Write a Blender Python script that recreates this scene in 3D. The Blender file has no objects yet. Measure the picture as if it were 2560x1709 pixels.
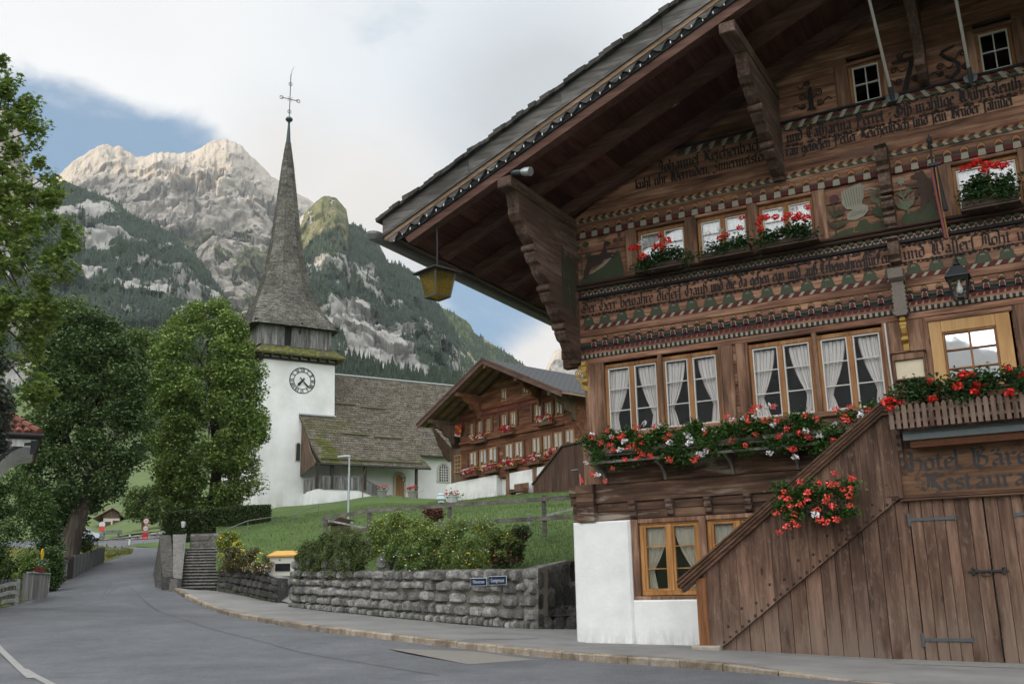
import bpy, bmesh, math, random
import numpy as np
from mathutils import Vector, Matrix, noise as mnoise
rnd = random.Random(7)
RNG = np.random.default_rng(11)
scene = bpy.context.scene
COL = scene.collection
# ------------------------------------------------------------------ camera
F_PX, CX, CY = 2475.0, 1280.0, 854.5
EYE = Vector((0, 0, 1.1))
Rm = Matrix(((0.99981073166, 0.0194550985, 0.0), (0.0047950711, -0.2464219632, -0.9691507743), (-0.0188549238, 0.9689673447, -0.2464686119)))
cam_d = bpy.data.cameras.new('camera'); cam = bpy.data.objects.new('camera', cam_d); COL.objects.link(cam)
cam_d.sensor_width = 36.0; cam_d.lens = F_PX / 2560 * 36.0; cam_d.clip_start = 0.1; cam_d.clip_end = 20000
cam.matrix_world = Matrix.Translation(EYE) @ Rm.to_4x4()
scene.camera = cam
def ray(p): return Rm @ Vector(((p[0]-CX)/F_PX, -(p[1]-CY)/F_PX, -1.0))
def at(x, y, D):
    r = ray((x, y)); return EYE + r*(D/r.y)
def onz(x, y, z):
    r = ray((x, y)); return EYE + r*((z-EYE.z)/r.z)
# ------------------------------------------------------------------ node helper
class NT:
    def __init__(s, tree):
        s.t = tree; s.n = tree.nodes; s.l = tree.links
    def new(s, ty, **kw):
        n = s.n.new(ty)
        for k, v in kw.items(): setattr(n, k, v)
        return n
    def put(s, sock, v):
        if v is None: return
        if isinstance(v, bpy.types.NodeSocket): s.l.new(v, sock)
        elif isinstance(v, (tuple, list, Vector)):
            v = tuple(v)
            if sock.type == 'RGBA' and len(v) == 3: v = v+(1,)
            sock.default_value = v
        else:
            if sock.type == 'RGBA': v = (v, v, v, 1)
            sock.default_value = v
    def math(s, op, a, b=None, c=None, clamp=False):
        n = s.new('ShaderNodeMath', operation=op); n.use_clamp = clamp
        s.put(n.inputs[0], a); s.put(n.inputs[1], b); s.put(n.inputs[2], c)
        return n.outputs[0]
    def vmath(s, op, a, b=None, out=0):
        n = s.new('ShaderNodeVectorMath', operation=op); s.put(n.inputs[0], a); s.put(n.inputs[1], b)
        return n.outputs[out]
    def mix(s, f, a, b, mode='MIX'):
        n = s.new('ShaderNodeMix', data_type='RGBA', blend_type=mode)
        s.put(n.inputs[0], f); s.put(n.inputs[6], a); s.put(n.inputs[7], b); return n.outputs[2]
    def noise(s, vec, scale, detail=4, rough=.55, dist=0, color=False):
        n = s.new('ShaderNodeTexNoise'); s.put(n.inputs['Vector'], vec); n.inputs['Scale'].default_value = scale
        n.inputs['Detail'].default_value = detail; n.inputs['Roughness'].default_value = rough; n.inputs['Distortion'].default_value = dist
        return n.outputs[1 if color else 0]
    def ridged(s, vec, scale, detail=6, rough=.6):
        n = s.new('ShaderNodeTexNoise'); n.noise_type = 'RIDGED_MULTIFRACTAL'; n.normalize = True; s.put(n.inputs['Vector'], vec); n.inputs['Scale'].default_value = scale
        n.inputs['Detail'].default_value = detail; n.inputs['Roughness'].default_value = rough; return n.outputs[0]
    def voro(s, vec, scale, feature='F1', out='Distance', rand=1):
        n = s.new('ShaderNodeTexVoronoi', feature=feature); s.put(n.inputs['Vector'], vec); n.inputs['Scale'].default_value = scale
        n.inputs['Randomness'].default_value = rand
        return n.outputs[out]
    def ramp(s, f, stops, interp='LINEAR'):
        n = s.new('ShaderNodeValToRGB'); s.put(n.inputs[0], f); e = n.color_ramp.elements; n.color_ramp.interpolation = interp
        while len(e) < len(stops): e.new(0.5)
        for q, (p, c) in zip(e, stops):
            q.position = p; q.color = (c, c, c, 1) if not isinstance(c, (tuple, list)) else tuple(c)+(1,)
        return n.outputs[0]
    def sstep(s, v, a, b):
        n = s.new('ShaderNodeMapRange', interpolation_type='SMOOTHSTEP'); s.put(n.inputs[0], v)
        n.inputs[1].default_value = a; n.inputs[2].default_value = b; return n.outputs[0]
    def obj(s, scale=(1, 1, 1)):
        tc = s.new('ShaderNodeTexCoord'); m = s.new('ShaderNodeMapping'); s.l.new(tc.outputs['Object'], m.inputs[0])
        m.inputs['Scale'].default_value = scale; return m.outputs[0]
    def isl(s): return s.new('ShaderNodeNewGeometry').outputs['Random Per Island']
    def bump(s, h, strength=.3, dist=.02):
        n = s.new('ShaderNodeBump'); s.put(n.inputs['Height'], h); n.inputs['Strength'].default_value = strength
        n.inputs['Distance'].default_value = dist; return n.outputs[0]
MATS = {}
def newmat(name):
    m = bpy.data.materials.new(name); m.use_nodes = True; t = NT(m.node_tree)
    b = m.node_tree.nodes['Principled BSDF']; MATS[name] = m
    return m, t, b
def setp(t, b, col=None, rough=.8, metal=0, normal=None, spec=.3):
    t.put(b.inputs['Base Color'], col); t.put(b.inputs['Roughness'], rough); t.put(b.inputs['Metallic'], metal)
    b.inputs['Specular IOR Level'].default_value = spec
    if normal: t.l.new(normal, b.inputs['Normal'])
def plain(name, col, rough=.7, metal=0, var=.15, scale=6, spec=.3, isl=0):
    m, t, b = newmat(name); v = t.obj()
    n = t.noise(v, scale, 5, .6)
    f = t.math('MULTIPLY_ADD', n, 2*var, 1-var)
    if isl: f = t.math('MULTIPLY', f, t.math('MULTIPLY_ADD', t.isl(), 2*isl, 1-isl))
    c = t.mix(1, col, f, 'MULTIPLY')
    setp(t, b, c, rough, metal, t.bump(n, .12, .01), spec); return m
def wood(name, dark, mid, light, axis='X', rough=.75, isl=.22, gscale=1.0, streak=.5, bump=.35, knots=False, stain=None, splash=None):
    m, t, b = newmat(name)
    sc = {'X': (.9, 14, 14), 'Y': (14, .9, 14), 'Z': (14, 14, .9)}[axis]
    o = t.obj(); r = t.isl()
    comb = t.new('ShaderNodeCombineXYZ'); rs = t.math('MULTIPLY', r, 91.0)
    for i in range(3): t.l.new(rs, comb.inputs[i])
    v = t.vmath('ADD', o, comb.outputs[0])
    vs = t.vmath('MULTIPLY', v, tuple(q*gscale for q in sc))
    g = t.noise(vs, 1.0, 6, .62, .6)
    big = t.noise(t.vmath('MULTIPLY', v, tuple(.45 if q < 1 else 1.6 for q in sc)), 1.3, 4, .6)
    f = t.math('ADD', t.math('MULTIPLY', g, streak), t.math('MULTIPLY', big, 1-streak))
    c = t.ramp(f, [(.34, dark), (.5, mid), (.65, light)])
    hs = t.math('MULTIPLY_ADD', r, 2*isl, 1-isl)
    c = t.mix(1, c, hs, 'MULTIPLY')
    if knots:
        kd = t.voro(t.vmath('MULTIPLY', v, tuple(1.0 if q < 1 else 3.2 for q in sc)), 1.1)
        c = t.mix(t.math('MULTIPLY', t.sstep(kd, .12, .04), .75), c, tuple(q*.35 for q in dark))
    if stain:
        col, amt, s3 = stain
        sm = t.sstep(t.noise(t.vmath('MULTIPLY', o, s3), 1, 5, .65, .4), .54, .66)
        c = t.mix(t.math('MULTIPLY', sm, amt), c, col)
    if splash:
        sz = t.new('ShaderNodeSeparateXYZ'); t.l.new(o, sz.inputs[0]); c = t.mix(t.math('MULTIPLY', t.math('MULTIPLY', t.sstep(sz.outputs[2], 1.5, -.3), t.sstep(big, .30, .62)), .65), c, splash)
    setp(t, b, c, rough, 0, t.bump(g, bump, .012), .25); return m
# ------------------------------------------------------------------ mesh builder
class MB:
    def __init__(s): s.v = []; s.f = []; s.m = []; s.cur = 0
    def add(s, vs, fs):
        o = len(s.v); s.v += [tuple(q) for q in vs]; s.f += [tuple(i+o for i in f) for f in fs]; s.m += [s.cur]*len(fs); return s
    def box(s, x0, x1, y0, y1, z0, z1):
        s.add([(x0,y0,z0),(x1,y0,z0),(x1,y1,z0),(x0,y1,z0),(x0,y0,z1),(x1,y0,z1),(x1,y1,z1),(x0,y1,z1)],
              [(0,3,2,1),(4,5,6,7),(0,1,5,4),(1,2,6,5),(2,3,7,6),(3,0,4,7)]); return s
    def bbox(s, x0, x1, y0, y1, z0, z1, c=.01):
        """box with chamfered front edges (front = -y)"""
        P = [(x0,y1,z0),(x1,y1,z0),(x1,y1,z1),(x0,y1,z1),(x0,y0+c,z0),(x1,y0+c,z0),(x1,y0+c,z1),(x0,y0+c,z1),
             (x0+c,y0,z0+c),(x1-c,y0,z0+c),(x1-c,y0,z1-c),(x0+c,y0,z1-c)]
        s.add(P, [(0,3,2,1),(0,1,5,4),(1,2,6,5),(2,3,7,6),(3,0,4,7),(4,5,9,8),(5,6,10,9),(6,7,11,10),(7,4,8,11),(8,9,10,11)]); return s
    def prism(s, pts, d0, d1, axis='y'):
        """extrude polygon (u,w) along axis between d0,d1; y: (u,*,w)  x: (*,u,w)  z: (u,w,*)"""
        n = len(pts)
        mk = {'y': lambda p, d: (p[0], d, p[1]), 'x': lambda p, d: (d, p[0], p[1]), 'z': lambda p, d: (p[0], p[1], d)}[axis]
        s.add([mk(p, d0) for p in pts]+[mk(p, d1) for p in pts],
              [tuple(range(n)), tuple(range(2*n-1, n-1, -1))]+[(i, i+n, (i+1) % n+n, (i+1) % n) for i in range(n)]); return s
    def beam(s, p, q, w, h, up=(0,0,1)):
        p = Vector(p); q = Vector(q); d = (q-p).normalized(); r = d.cross(Vector(up))
        if r.length < 1e-4: r = d.cross(Vector((1,0,0)))
        r.normalize(); u = r.cross(d)
        vs = [b+r*(sx*w/2)+u*(sz*h/2) for b in (p, q) for sx, sz in ((-1,-1),(1,-1),(1,1),(-1,1))]
        s.add(vs, [(0,1,2,3),(7,6,5,4),(0,4,5,1),(1,5,6,2),(2,6,7,3),(3,7,4,0)]); return s
    def tube(s, path, r, n=8, cap=True):
        path = [Vector(p) for p in path]; m = len(path); rs = r if isinstance(r, (list, tuple)) else [r]*m
        vs = []; ref = None
        for i, p in enumerate(path):
            d = (path[min(i+1, m-1)]-path[max(i-1, 0)]).normalized()
            a = Vector((0,0,1)) if abs(d.z) < .9 else Vector((1,0,0))
            if ref is not None: a = ref
            u = (a-d*a.dot(d)).normalized(); w = d.cross(u); ref = u
            for k in range(n):
                t = 2*math.pi*k/n; vs.append(p+(u*math.cos(t)+w*math.sin(t))*rs[i])
        fs = [(i*n+k, i*n+(k+1) % n, (i+1)*n+(k+1) % n, (i+1)*n+k) for i in range(m-1) for k in range(n)]
        if cap: fs += [tuple(range(n-1, -1, -1)), tuple(range((m-1)*n, m*n))]
        s.add(vs, fs); return s
    def lathe(s, prof, c=(0,0,0), n=16):
        vs = []; m = len(prof)
        for r, z in prof:
            for k in range(n):
                t = 2*math.pi*k/n; vs.append((c[0]+r*math.cos(t), c[1]+r*math.sin(t), c[2]+z))
        fs = [(i*n+k, i*n+(k+1) % n, (i+1)*n+(k+1) % n, (i+1)*n+k) for i in range(m-1) for k in range(n)]
        fs += [tuple(range(n-1, -1, -1)), tuple(range((m-1)*n, m*n))]
        s.add(vs, fs); return s
    def ring(s, rings, closed=True, cap=True):
        n = len(rings[0]); m = len(rings); vs = [p for r in rings for p in r]
        fs = [(i*n+k, i*n+(k+1) % n, (i+1)*n+(k+1) % n, (i+1)*n+k) for i in range(m-1) for k in range(n if closed else n-1)]
        if cap and closed: fs += [tuple(range(n-1, -1, -1)), tuple(range((m-1)*n, m*n))]
        s.add(vs, fs); return s
    def sheet(s, rows):
        n = len(rows[0]); m = len(rows)
        s.add([p for r in rows for p in r], [(i*n+k, i*n+k+1, (i+1)*n+k+1, (i+1)*n+k) for i in range(m-1) for k in range(n-1)]); return s
    def poly(s, pts): s.add(pts, [tuple(range(len(pts)))]); return s
    def mesh(s, name, mats, smooth=False):
        me = bpy.data.meshes.new(name); me.from_pydata(s.v, [], s.f)
        for m in (mats if isinstance(mats, (list, tuple)) else [mats]): me.materials.append(m)
        if max(s.m, default=0) > 0: me.polygons.foreach_set('material_index', s.m)
        if smooth: me.polygons.foreach_set('use_smooth', [True]*len(me.polygons))
        me.update(); return me
    def build(s, name, mats, parent=None, smooth=False, **kw):
        return link(name, s.mesh(name, mats, smooth), parent, **kw)
def link(name, me, parent=None, **kw):
    o = bpy.data.objects.new(name, me); COL.objects.link(o)
    if parent is not None: o.parent = parent
    if kw: tag(o, **kw)
    return o
def tag(o, label=None, cat=None, group=None, kind=None):
    if label: o['label'] = label
    if cat: o['category'] = cat
    if group: o['group'] = group
    if kind: o['kind'] = kind
    return o
def thing(name, label, cat, loc=(0,0,0), rz=0, group=None):
    o = bpy.data.objects.new(name, None); COL.objects.link(o); o.location = loc; o.rotation_euler = (0, 0, rz)
    o.empty_display_size = .3
    return tag(o, label, cat, group)
def clone(root, loc=None, rz=None, label=None, group=None):
    def cp(o, par):
        c = o.copy(); COL.objects.link(c); c.parent = par
        for ch in list(o.children): cp(ch, c)
        return c
    r = cp(root, None)
    if loc is not None: r.location = loc
    if rz is not None: r.rotation_euler = (0, 0, rz)
    if label: r['label'] = label
    if group: r['group'] = group
    return r
def fastmesh(name, V, F, mats, midx=None):
    """V (n,3) numpy, F (m,k) numpy"""
    me = bpy.data.meshes.new(name); n, k = F.shape
    me.vertices.add(len(V)); me.vertices.foreach_set('co', np.ascontiguousarray(V, dtype=np.float32).ravel())
    me.loops.add(n*k); me.loops.foreach_set('vertex_index', F.astype(np.int32).ravel())
    me.polygons.add(n); me.polygons.foreach_set('loop_start', np.arange(0, n*k, k, dtype=np.int32))
    for m in (mats if isinstance(mats, (list, tuple)) else [mats]): me.materials.append(m)
    if midx is not None: me.polygons.foreach_set('material_index', midx.astype(np.int32))
    me.update(calc_edges=True); return me
def rotmats(n, tilt=None, up_bias=0.0):
    """random rotations; leaf normal (local z) biased upward by up_bias"""
    z = RNG.normal(size=(n, 3)); z /= np.linalg.norm(z, axis=1)[:, None]
    z[:, 2] = np.abs(z[:, 2])*(1 if up_bias else 1) ; z[:, 2] += up_bias; z /= np.linalg.norm(z, axis=1)[:, None]
    a = RNG.normal(size=(n, 3)); x = a-z*np.sum(a*z, 1)[:, None]; x /= np.linalg.norm(x, axis=1)[:, None]
    y = np.cross(z, x); return np.stack([x, y, z], 2)
LEAF = (np.array([(-.5,0,0),(0,-.3,.06),(.5,0,-.05),(0,.3,.06)]), np.array([(0,1,2),(0,2,3)]))
MAPLE = (np.array([(-.5,0,0),(-.12,-.16,.03),(.05,-.52,-.04),(.12,-.2,.03),(.6,-.2,-.06),(.3,0,.02),(.6,.2,-.06),(.12,.2,.03),(.05,.52,-.04),(-.12,.16,.03)]),
         np.array([(0,1,3),(1,2,3),(3,4,5),(0,3,5),(5,6,7),(0,5,7),(7,8,9),(0,7,9)]))
def scatter(P, S, tpl=LEAF, up=.4):
    """arrays of replicated template at points P with sizes S"""
    tv, tf = tpl; n = len(P); R = rotmats(n, up_bias=up)
    V = np.einsum('nij,kj->nki', R, tv)*np.asarray(S)[:, None, None]+P[:, None, :]
    Fm = tf[None]+(np.arange(n)*len(tv))[:, None, None]
    return V.reshape(-1, 3), Fm.reshape(-1, tf.shape[1])
def leaves(name, P, S, mat, parent=None, tpl=LEAF, up=.4):
    V, Fm = scatter(np.asarray(P, float), S, tpl, up); return link(name, fastmesh(name, V, Fm, mat), parent)
def leafmat(name, c1, c2, c3=None, rough=.55, trans=.25):
    m, t, b = newmat(name); r = t.isl(); v = t.obj()
    n = t.noise(v, .55, 2)
    f = t.math('ADD', t.math('MULTIPLY', r, .6), t.math('MULTIPLY', n, .4))
    st = [(.2, c1), (.6, c2)]+([(.85, c3)] if c3 else [])
    c = t.ramp(f, st); setp(t, b, c, rough, 0, None, .35)
    if trans:
        tr = t.new('ShaderNodeBsdfTranslucent'); t.put(tr.inputs[0], t.mix(1, c, (1.0, 1.15, .6), 'MULTIPLY'))
        mx = t.new('ShaderNodeMixShader'); mx.inputs[0].default_value = trans
        t.l.new(b.outputs[0], mx.inputs[1]); t.l.new(tr.outputs[0], mx.inputs[2])
        t.l.new(mx.outputs[0], m.node_tree.nodes['Material Output'].inputs[0])
    return m
def lerp(a, b, t): return a+(b-a)*t
def interp(xs, ys, x): return float(np.interp(x, xs, ys))
# ------------------------------------------------------------------ world + sun
SUN_EL, SUN_AZ = math.radians(13.0), None
S_DIR = Vector((-0.90, -0.44, 0)).normalized()
sun_d = bpy.data.lights.new('sun', 'SUN'); sun_o = bpy.data.objects.new('sun', sun_d); COL.objects.link(sun_o)
sun_d.energy = 5.0; sun_d.angle = math.radians(0.5); sun_d.color = (1.0, .80, .55)
to_sun = Vector((S_DIR.x*math.cos(SUN_EL), S_DIR.y*math.cos(SUN_EL), math.sin(SUN_EL)))
sun_o.rotation_euler = to_sun.to_track_quat('Z', 'Y').to_euler(); sun_o.location = to_sun*60+Vector((0, 0, 30))
w = bpy.data.worlds.new('World'); scene.world = w; w.use_nodes = True
t = NT(w.node_tree); bg = w.node_tree.nodes['Background']
BGS = 0.12
bg.inputs['Strength'].default_value = BGS
sky = t.new('ShaderNodeTexSky', sky_type='NISHITA'); sky.sun_disc = False
sky.sun_elevation = SUN_EL; sky.sun_rotation = math.atan2(S_DIR.x, S_DIR.y); sky.altitude = 1200; sky.air_density = 1.0; sky.dust_density = .6
tc = t.new('ShaderNodeTexCoord'); dvec = t.vmath('NORMALIZE', tc.outputs['Generated'])
sep = t.new('ShaderNodeSeparateXYZ'); t.l.new(dvec, sep.inputs[0])
wn = t.noise(t.vmath('MULTIPLY', dvec, (1, 1, 1.7)), 5.5, 7, .55, .35)
wn2 = t.noise(t.vmath('MULTIPLY', dvec, (1, 1, 2.2)), 2.2, 4, .5, .2)
def blob(px, py, rad, soft=.5):
    d = ray((px, py)).normalized(); c = t.vmath('DOT_PRODUCT', dvec, tuple(d), out=1)
    ang = t.math('ARCCOSINE', t.math('MINIMUM', c, .99999))
    return t.math('SUBTRACT', 1, t.sstep(ang, math.radians(rad*(1-soft)), math.radians(rad*(1+soft))))
def addall(*a):
    r = a[0]
    for b in a[1:]: r = t.math('ADD', r, b)
    return r
nl = ray((20, 130)).cross(ray((700, 455))).normalized()
if nl.z < 0: nl = -nl
wdg = t.vmath('DOT_PRODUCT', dvec, tuple(nl), out=1)      # signed angle above the lower edge of the cloud bank
wdg = t.math('ADD', wdg, t.math('MULTIPLY', t.math('SUBTRACT', wn, .5), .085))
hole = t.math('MULTIPLY', t.math('SUBTRACT', 1, t.sstep(wdg, -.035, .028)), t.math('MAXIMUM', blob(230, 420, 8.5, .35), 0))
hole2 = t.math('MULTIPLY', t.math('MAXIMUM', blob(1230, 740, 3.4), blob(1150, 860, 3.0)), .82)
hole3 = t.math('MULTIPLY', blob(1170, 150, 4.5, .8), .22)
cov = addall(1.0, t.math('MULTIPLY', hole, -1.05), t.math('MULTIPLY', hole2, -1), t.math('MULTIPLY', hole3, -1), t.math('MULTIPLY', t.math('SUBTRACT', wn, .5), 1.7))
cover = t.sstep(cov, .02, .85)
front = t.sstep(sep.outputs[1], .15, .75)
# cloud colour: white upper left, grey towards the right, cream low
dark = t.math('MULTIPLY', t.math('MAXIMUM', blob(1380, 330, 6.0, .75), t.math('MAXIMUM', t.math('MULTIPLY', blob(1000, 640, 4.5, .7), .6), t.math('MULTIPLY', blob(700, 400, 3.2, .8), .40))), t.math('MULTIPLY_ADD', wn, 1.8, .05), clamp=True)
cream = t.math('MULTIPLY', t.math('MAXIMUM', t.math('MAXIMUM', blob(930, 480, 3.6, .7), t.math('MULTIPLY', blob(720, 430, 3.0, .8), .8)), blob(1300, 800, 3.4, .6)), t.math('MULTIPLY_ADD', wn, 1.0, .2), clamp=True)
bluish = t.math('MULTIPLY', blob(1200, 130, 9, .7), .8)
cc = t.mix(bluish, (.94, .94, .94), (.75, .81, .865))
cc = t.mix(t.math('MULTIPLY', t.math('SUBTRACT', wn2, .42, None, True), 1.1, None, True), cc, (.62, .64, .66))
cc = t.mix(t.math('MULTIPLY', dark, .62), cc, (.43, .45, .465))
cc = t.mix(t.math('MULTIPLY', cream, .75), cc, (.88, .775, .68))
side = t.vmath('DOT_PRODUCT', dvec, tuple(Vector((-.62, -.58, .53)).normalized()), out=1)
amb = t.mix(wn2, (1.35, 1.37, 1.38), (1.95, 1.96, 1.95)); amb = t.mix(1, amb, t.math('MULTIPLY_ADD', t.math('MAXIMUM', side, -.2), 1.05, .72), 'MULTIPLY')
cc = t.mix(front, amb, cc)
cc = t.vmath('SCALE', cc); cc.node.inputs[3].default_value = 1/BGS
skyc = t.mix(1, sky.outputs[0], (1.15, 1.2, 1.3), 'MULTIPLY')
bluecol = t.mix(.6, skyc, (.20/BGS, .37/BGS, .57/BGS))
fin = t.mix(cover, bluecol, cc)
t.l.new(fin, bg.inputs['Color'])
vs_ = scene.view_settings; vs_.view_transform = 'Standard'; vs_.look = 'None'; vs_.exposure = 0; vs_.gamma = 1
scene.cycles.max_bounces = 6; scene.cycles.diffuse_bounces = 3; scene.cycles.glossy_bounces = 3; scene.cycles.transmission_bounces = 4
scene.cycles.transparent_max_bounces = 8; scene.cycles.volume_bounces = 1; scene.cycles.caustics_reflective = False; scene.cycles.caustics_refractive = False
scene.cycles.use_denoising = True
try: scene.cycles.denoiser = 'OPENIMAGEDENOISE'
except Exception: pass
scene.cycles.sample_clamp_indirect = 6
try: scene.cycles.denoising_prefilter = 'ACCURATE'
except Exception: pass
# ------------------------------------------------------------------ terrain
def W(*rows): return [at(*r) for r in rows]
RE = [Vector((34, -8, -.45)), Vector((22, 4, -.35)), Vector((12, 9.6, -.26)), Vector((6.4, 13, -.22)), onz(1700, 1668, -.15), onz(1447, 1650, -.1), onz(1240, 1630, -.04), at(980, 1600, 22.9), at(728, 1567, 27.9), at(540, 1528, 35.2), at(428, 1473, 42), at(405, 1440, 48), at(414, 1400, 60), at(428, 1372, 76)]
LE = [Vector((-40, -14, -.5)), Vector((-34, -4, -.45)), Vector((-28, 3, -.4)), Vector((-25, 8, -.3)), Vector((-23, 13, -.2)), Vector((-21.5, 18, -.05)), Vector((-20.5, 23, .15)), Vector((-19.8, 28, .4)), at(-40, 1524, 34), at(30, 1512, 38), at(112, 1484, 42.5), at(152, 1452, 48), at(258, 1405, 60), at(333, 1380, 74)]
def smooth_rows(A, n):
    """catmull-rom resample"""
    out = []; m = len(A)
    for i in range(m-1):
        p0, p1, p2, p3 = A[max(i-1, 0)], A[i], A[i+1], A[min(i+2, m-1)]
        for k in range(n):
            u = k/n; out.append(.5*((2*p1)+(p2-p0)*u+(2*p0-5*p1+4*p2-p3)*u*u+(3*p1-p0-3*p2+p3)*u**3))
    out.append(A[-1].copy()); return out
REs, LEs = smooth_rows(RE, 5), smooth_rows(LE, 5)
asphalt, tt, bb = newmat('asphalt')
o = tt.obj()
g1 = tt.noise(o, 34, 4, .9); g2 = tt.noise(o, .45, 6, .65); g3 = tt.noise(o, 3.2, 5, .65, .5)
f = tt.math('ADD', tt.math('MULTIPLY', g1, .62), tt.math('ADD', tt.math('MULTIPLY', g2, .24), tt.math('MULTIPLY', g3, .14)))
crk = tt.voro(tt.vmath('ADD', o, tt.vmath('SCALE', tt.noise(o, .6, 3, .6, 0, True))), .11, 'DISTANCE_TO_EDGE')
c = tt.ramp(f, [(.36, (.045, .048, .054)), (.5, (.102, .107, .117)), (.64, (.20, .205, .216))])
setp(tt, bb, c, .82, 0, tt.bump(g1, .5, .006), .35)
mb = MB(); rows = []
for a, b in zip(LEs, REs):
    r = []
    for k in range(17):
        u = k/16; p = a.lerp(b, u); p.z += .06*math.sin(math.pi*u); r.append(p)
    rows.append(r)
mb.sheet(rows)
road_m = mb.build('road', asphalt, smooth=True, kind='structure')
# far main road with markings
def strip(T, B, n=14, lift=0):
    mb = MB(); mb.sheet([[a+Vector((0, 0, lift)) for a in T], [a+Vector((0, 0, lift)) for a in B]]); return mb
T = [at(x, y, d) for x, y, d in ((-60, 1351, 118), (100, 1350, 116), (225, 1350.5, 114), (330, 1349, 112), (430, 1344, 110), (560, 1338, 108))]
B = [at(x, y, d) for x, y, d in ((-60, 1380, 92), (100, 1372, 94), (225, 1366, 95), (330, 1361, 96), (430, 1354, 97), (560, 1348, 97))]
strip(T, B).build('main_road', asphalt, kind='structure')
# connecting mouth between lane and main road
mb = MB(); mb.sheet([[at(150, 1371, 95.5), at(240, 1364.5, 95.6), at(322, 1360.8, 96.2)], [at(190, 1377, 82), at(250, 1372, 82), at(345, 1364.5, 84)], [at(335, 1380.5, 74), at(380, 1376, 75), at(428, 1372.2, 76)]])
mb.build('road_mouth', asphalt, kind='structure')
whitep = plain('road_paint', (.75, .75, .74), .7, var=.1)
mb = MB()
for x0, x1, y in ((240, 262, 1358), (292, 314, 1356.5), (365, 392, 1353)):
    a, b = at(x0, y, 104), at(x1, y-1, 104); dz = Vector((0, 0, .012)); dd = Vector((0, .6, .045))
    mb.poly([a+dz, b+dz, b+dd+dz, a+dd+dz])
mb.build('road_markings', whitep, kind='structure')
mb = MB(); mb.sheet([[at(200, 1352, 112), at(232, 1351, 112)], [at(222, 1340, 125), at(248, 1338, 125)], [at(232, 1330, 145), at(250, 1329, 145)]])
mb.build('side_lane', asphalt, kind='structure')
# pavement and kerb (right side)
pavm, tt, bb = newmat('pavement_asphalt'); o = tt.obj()
g1 = tt.noise(o, 110, 3, .8); g2 = tt.noise(o, .8, 5, .65)
c = tt.ramp(tt.math('ADD', tt.math('MULTIPLY', g1, .45), tt.math('MULTIPLY', g2, .55)), [(.32, (.13, .128, .125)), (.5, (.20, .197, .192)), (.7, (.28, .275, .265))])
setp(tt, bb, c, .85, 0, tt.bump(g1, .4, .005))
KERB = REs[10:51]   # from (12,9.6) to the stair foot
def offset(P, d):
    out = []
    for i, p in enumerate(P):
        q = (P[min(i+1, len(P)-1)]-P[max(i-1, 0)]); q.z = 0; q.normalize(); out.append(p+Vector((q.y, -q.x, 0))*d)
    return out
kin = offset(KERB, .18)
hr = [max(0.0, min(.13, (q.y-14.8)*.06)) for q in KERB]     # dropped kerb at the garage doors
kerbm, tt, bb = newmat('kerb_granite'); o = tt.obj()
n1 = tt.noise(o, 2.2, 6, .7); n2 = tt.noise(o, 60, 3, .7)
c = tt.ramp(tt.math('ADD', tt.math('MULTIPLY', n1, .7), tt.math('MULTIPLY', n2, .3)), [(.35, (.10, .075, .05)), (.5, (.26, .21, .155)), (.66, (.42, .39, .34))])
setp(tt, bb, tt.mix(1, c, tt.math('MULTIPLY_ADD', tt.isl(), .5, .7), 'MULTIPLY'), .85, 0, tt.bump(n2, .3, .01))
mb = MB()
for i in range(len(KERB)-1):
    a, b, ai, bi = KERB[i], KERB[i+1], kin[i], kin[i+1]; g = (b-a)*.012
    za, zb = hr[i]+.005, hr[i+1]+.005; D = Vector((0, 0, -.25)); rz = rnd.uniform(-.006, .006)
    ua, ub = Vector((0, 0, za+rz)), Vector((0, 0, zb+rz)); ch = (ai-a)*.12
    mb.add([a+g+D, b-g+D, bi-g+D, ai+g+D, a+g+ua*.8, b-g+ub*.8, bi-g+ub, ai+g+ua, a+ch+g+ua, b+ch-g+ub], [(0,3,2,1), (0,1,5,4), (1,2,6,9,5), (2,3,7,6), (3,0,4,8,7), (4,5,9,8), (8,9,6,7)])
mb.build('kerb', kerbm, kind='structure')
HO = Vector((1.35928534, 23.07103991, 0)); HA = Vector((0.87125412, -0.49083222, 0)); HB = Vector((-0.49083222, -0.87125412, 0))
WB = [at(1345, 1570, 27), at(1150, 1553, 28.6), at(950, 1535, 30.6), at(830, 1523, 32.6), at(728, 1513, 35)]
def bk_(p, d): v = Vector((p.x, p.y, 0)).normalized()*d; return p+v
inner = [HO+HA*16+HB*-1+Vector((0,0,-.3)), HO+HA*9+HB*-1+Vector((0,0,-.2)), HO+HA*3+HB*-1+Vector((0,0,-.02)), HO+HB*-1+Vector((0, 0, .02)), HO+HA*-.3+HB*-4.5+Vector((0,0,.10)), bk_(WB[0], 2.5), bk_(WB[1], 1.2), bk_(WB[2], .8), bk_(WB[3], .8), bk_(WB[4], 1.2)+Vector((0,0,.05)), bk_(at(700, 1500, 37.2), 1.5)+Vector((0,0,.02)), bk_(at(640, 1489, 38.8), .6), bk_(at(545, 1474.5, 41.6), .3), at(430, 1473.5, 42.3)]
# arc-length matching of the kerb and the inner line
def arc(P):
    L = [0]
    for a, b in zip(P, P[1:]): L.append(L[-1]+(b-a).length)
    return L
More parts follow.
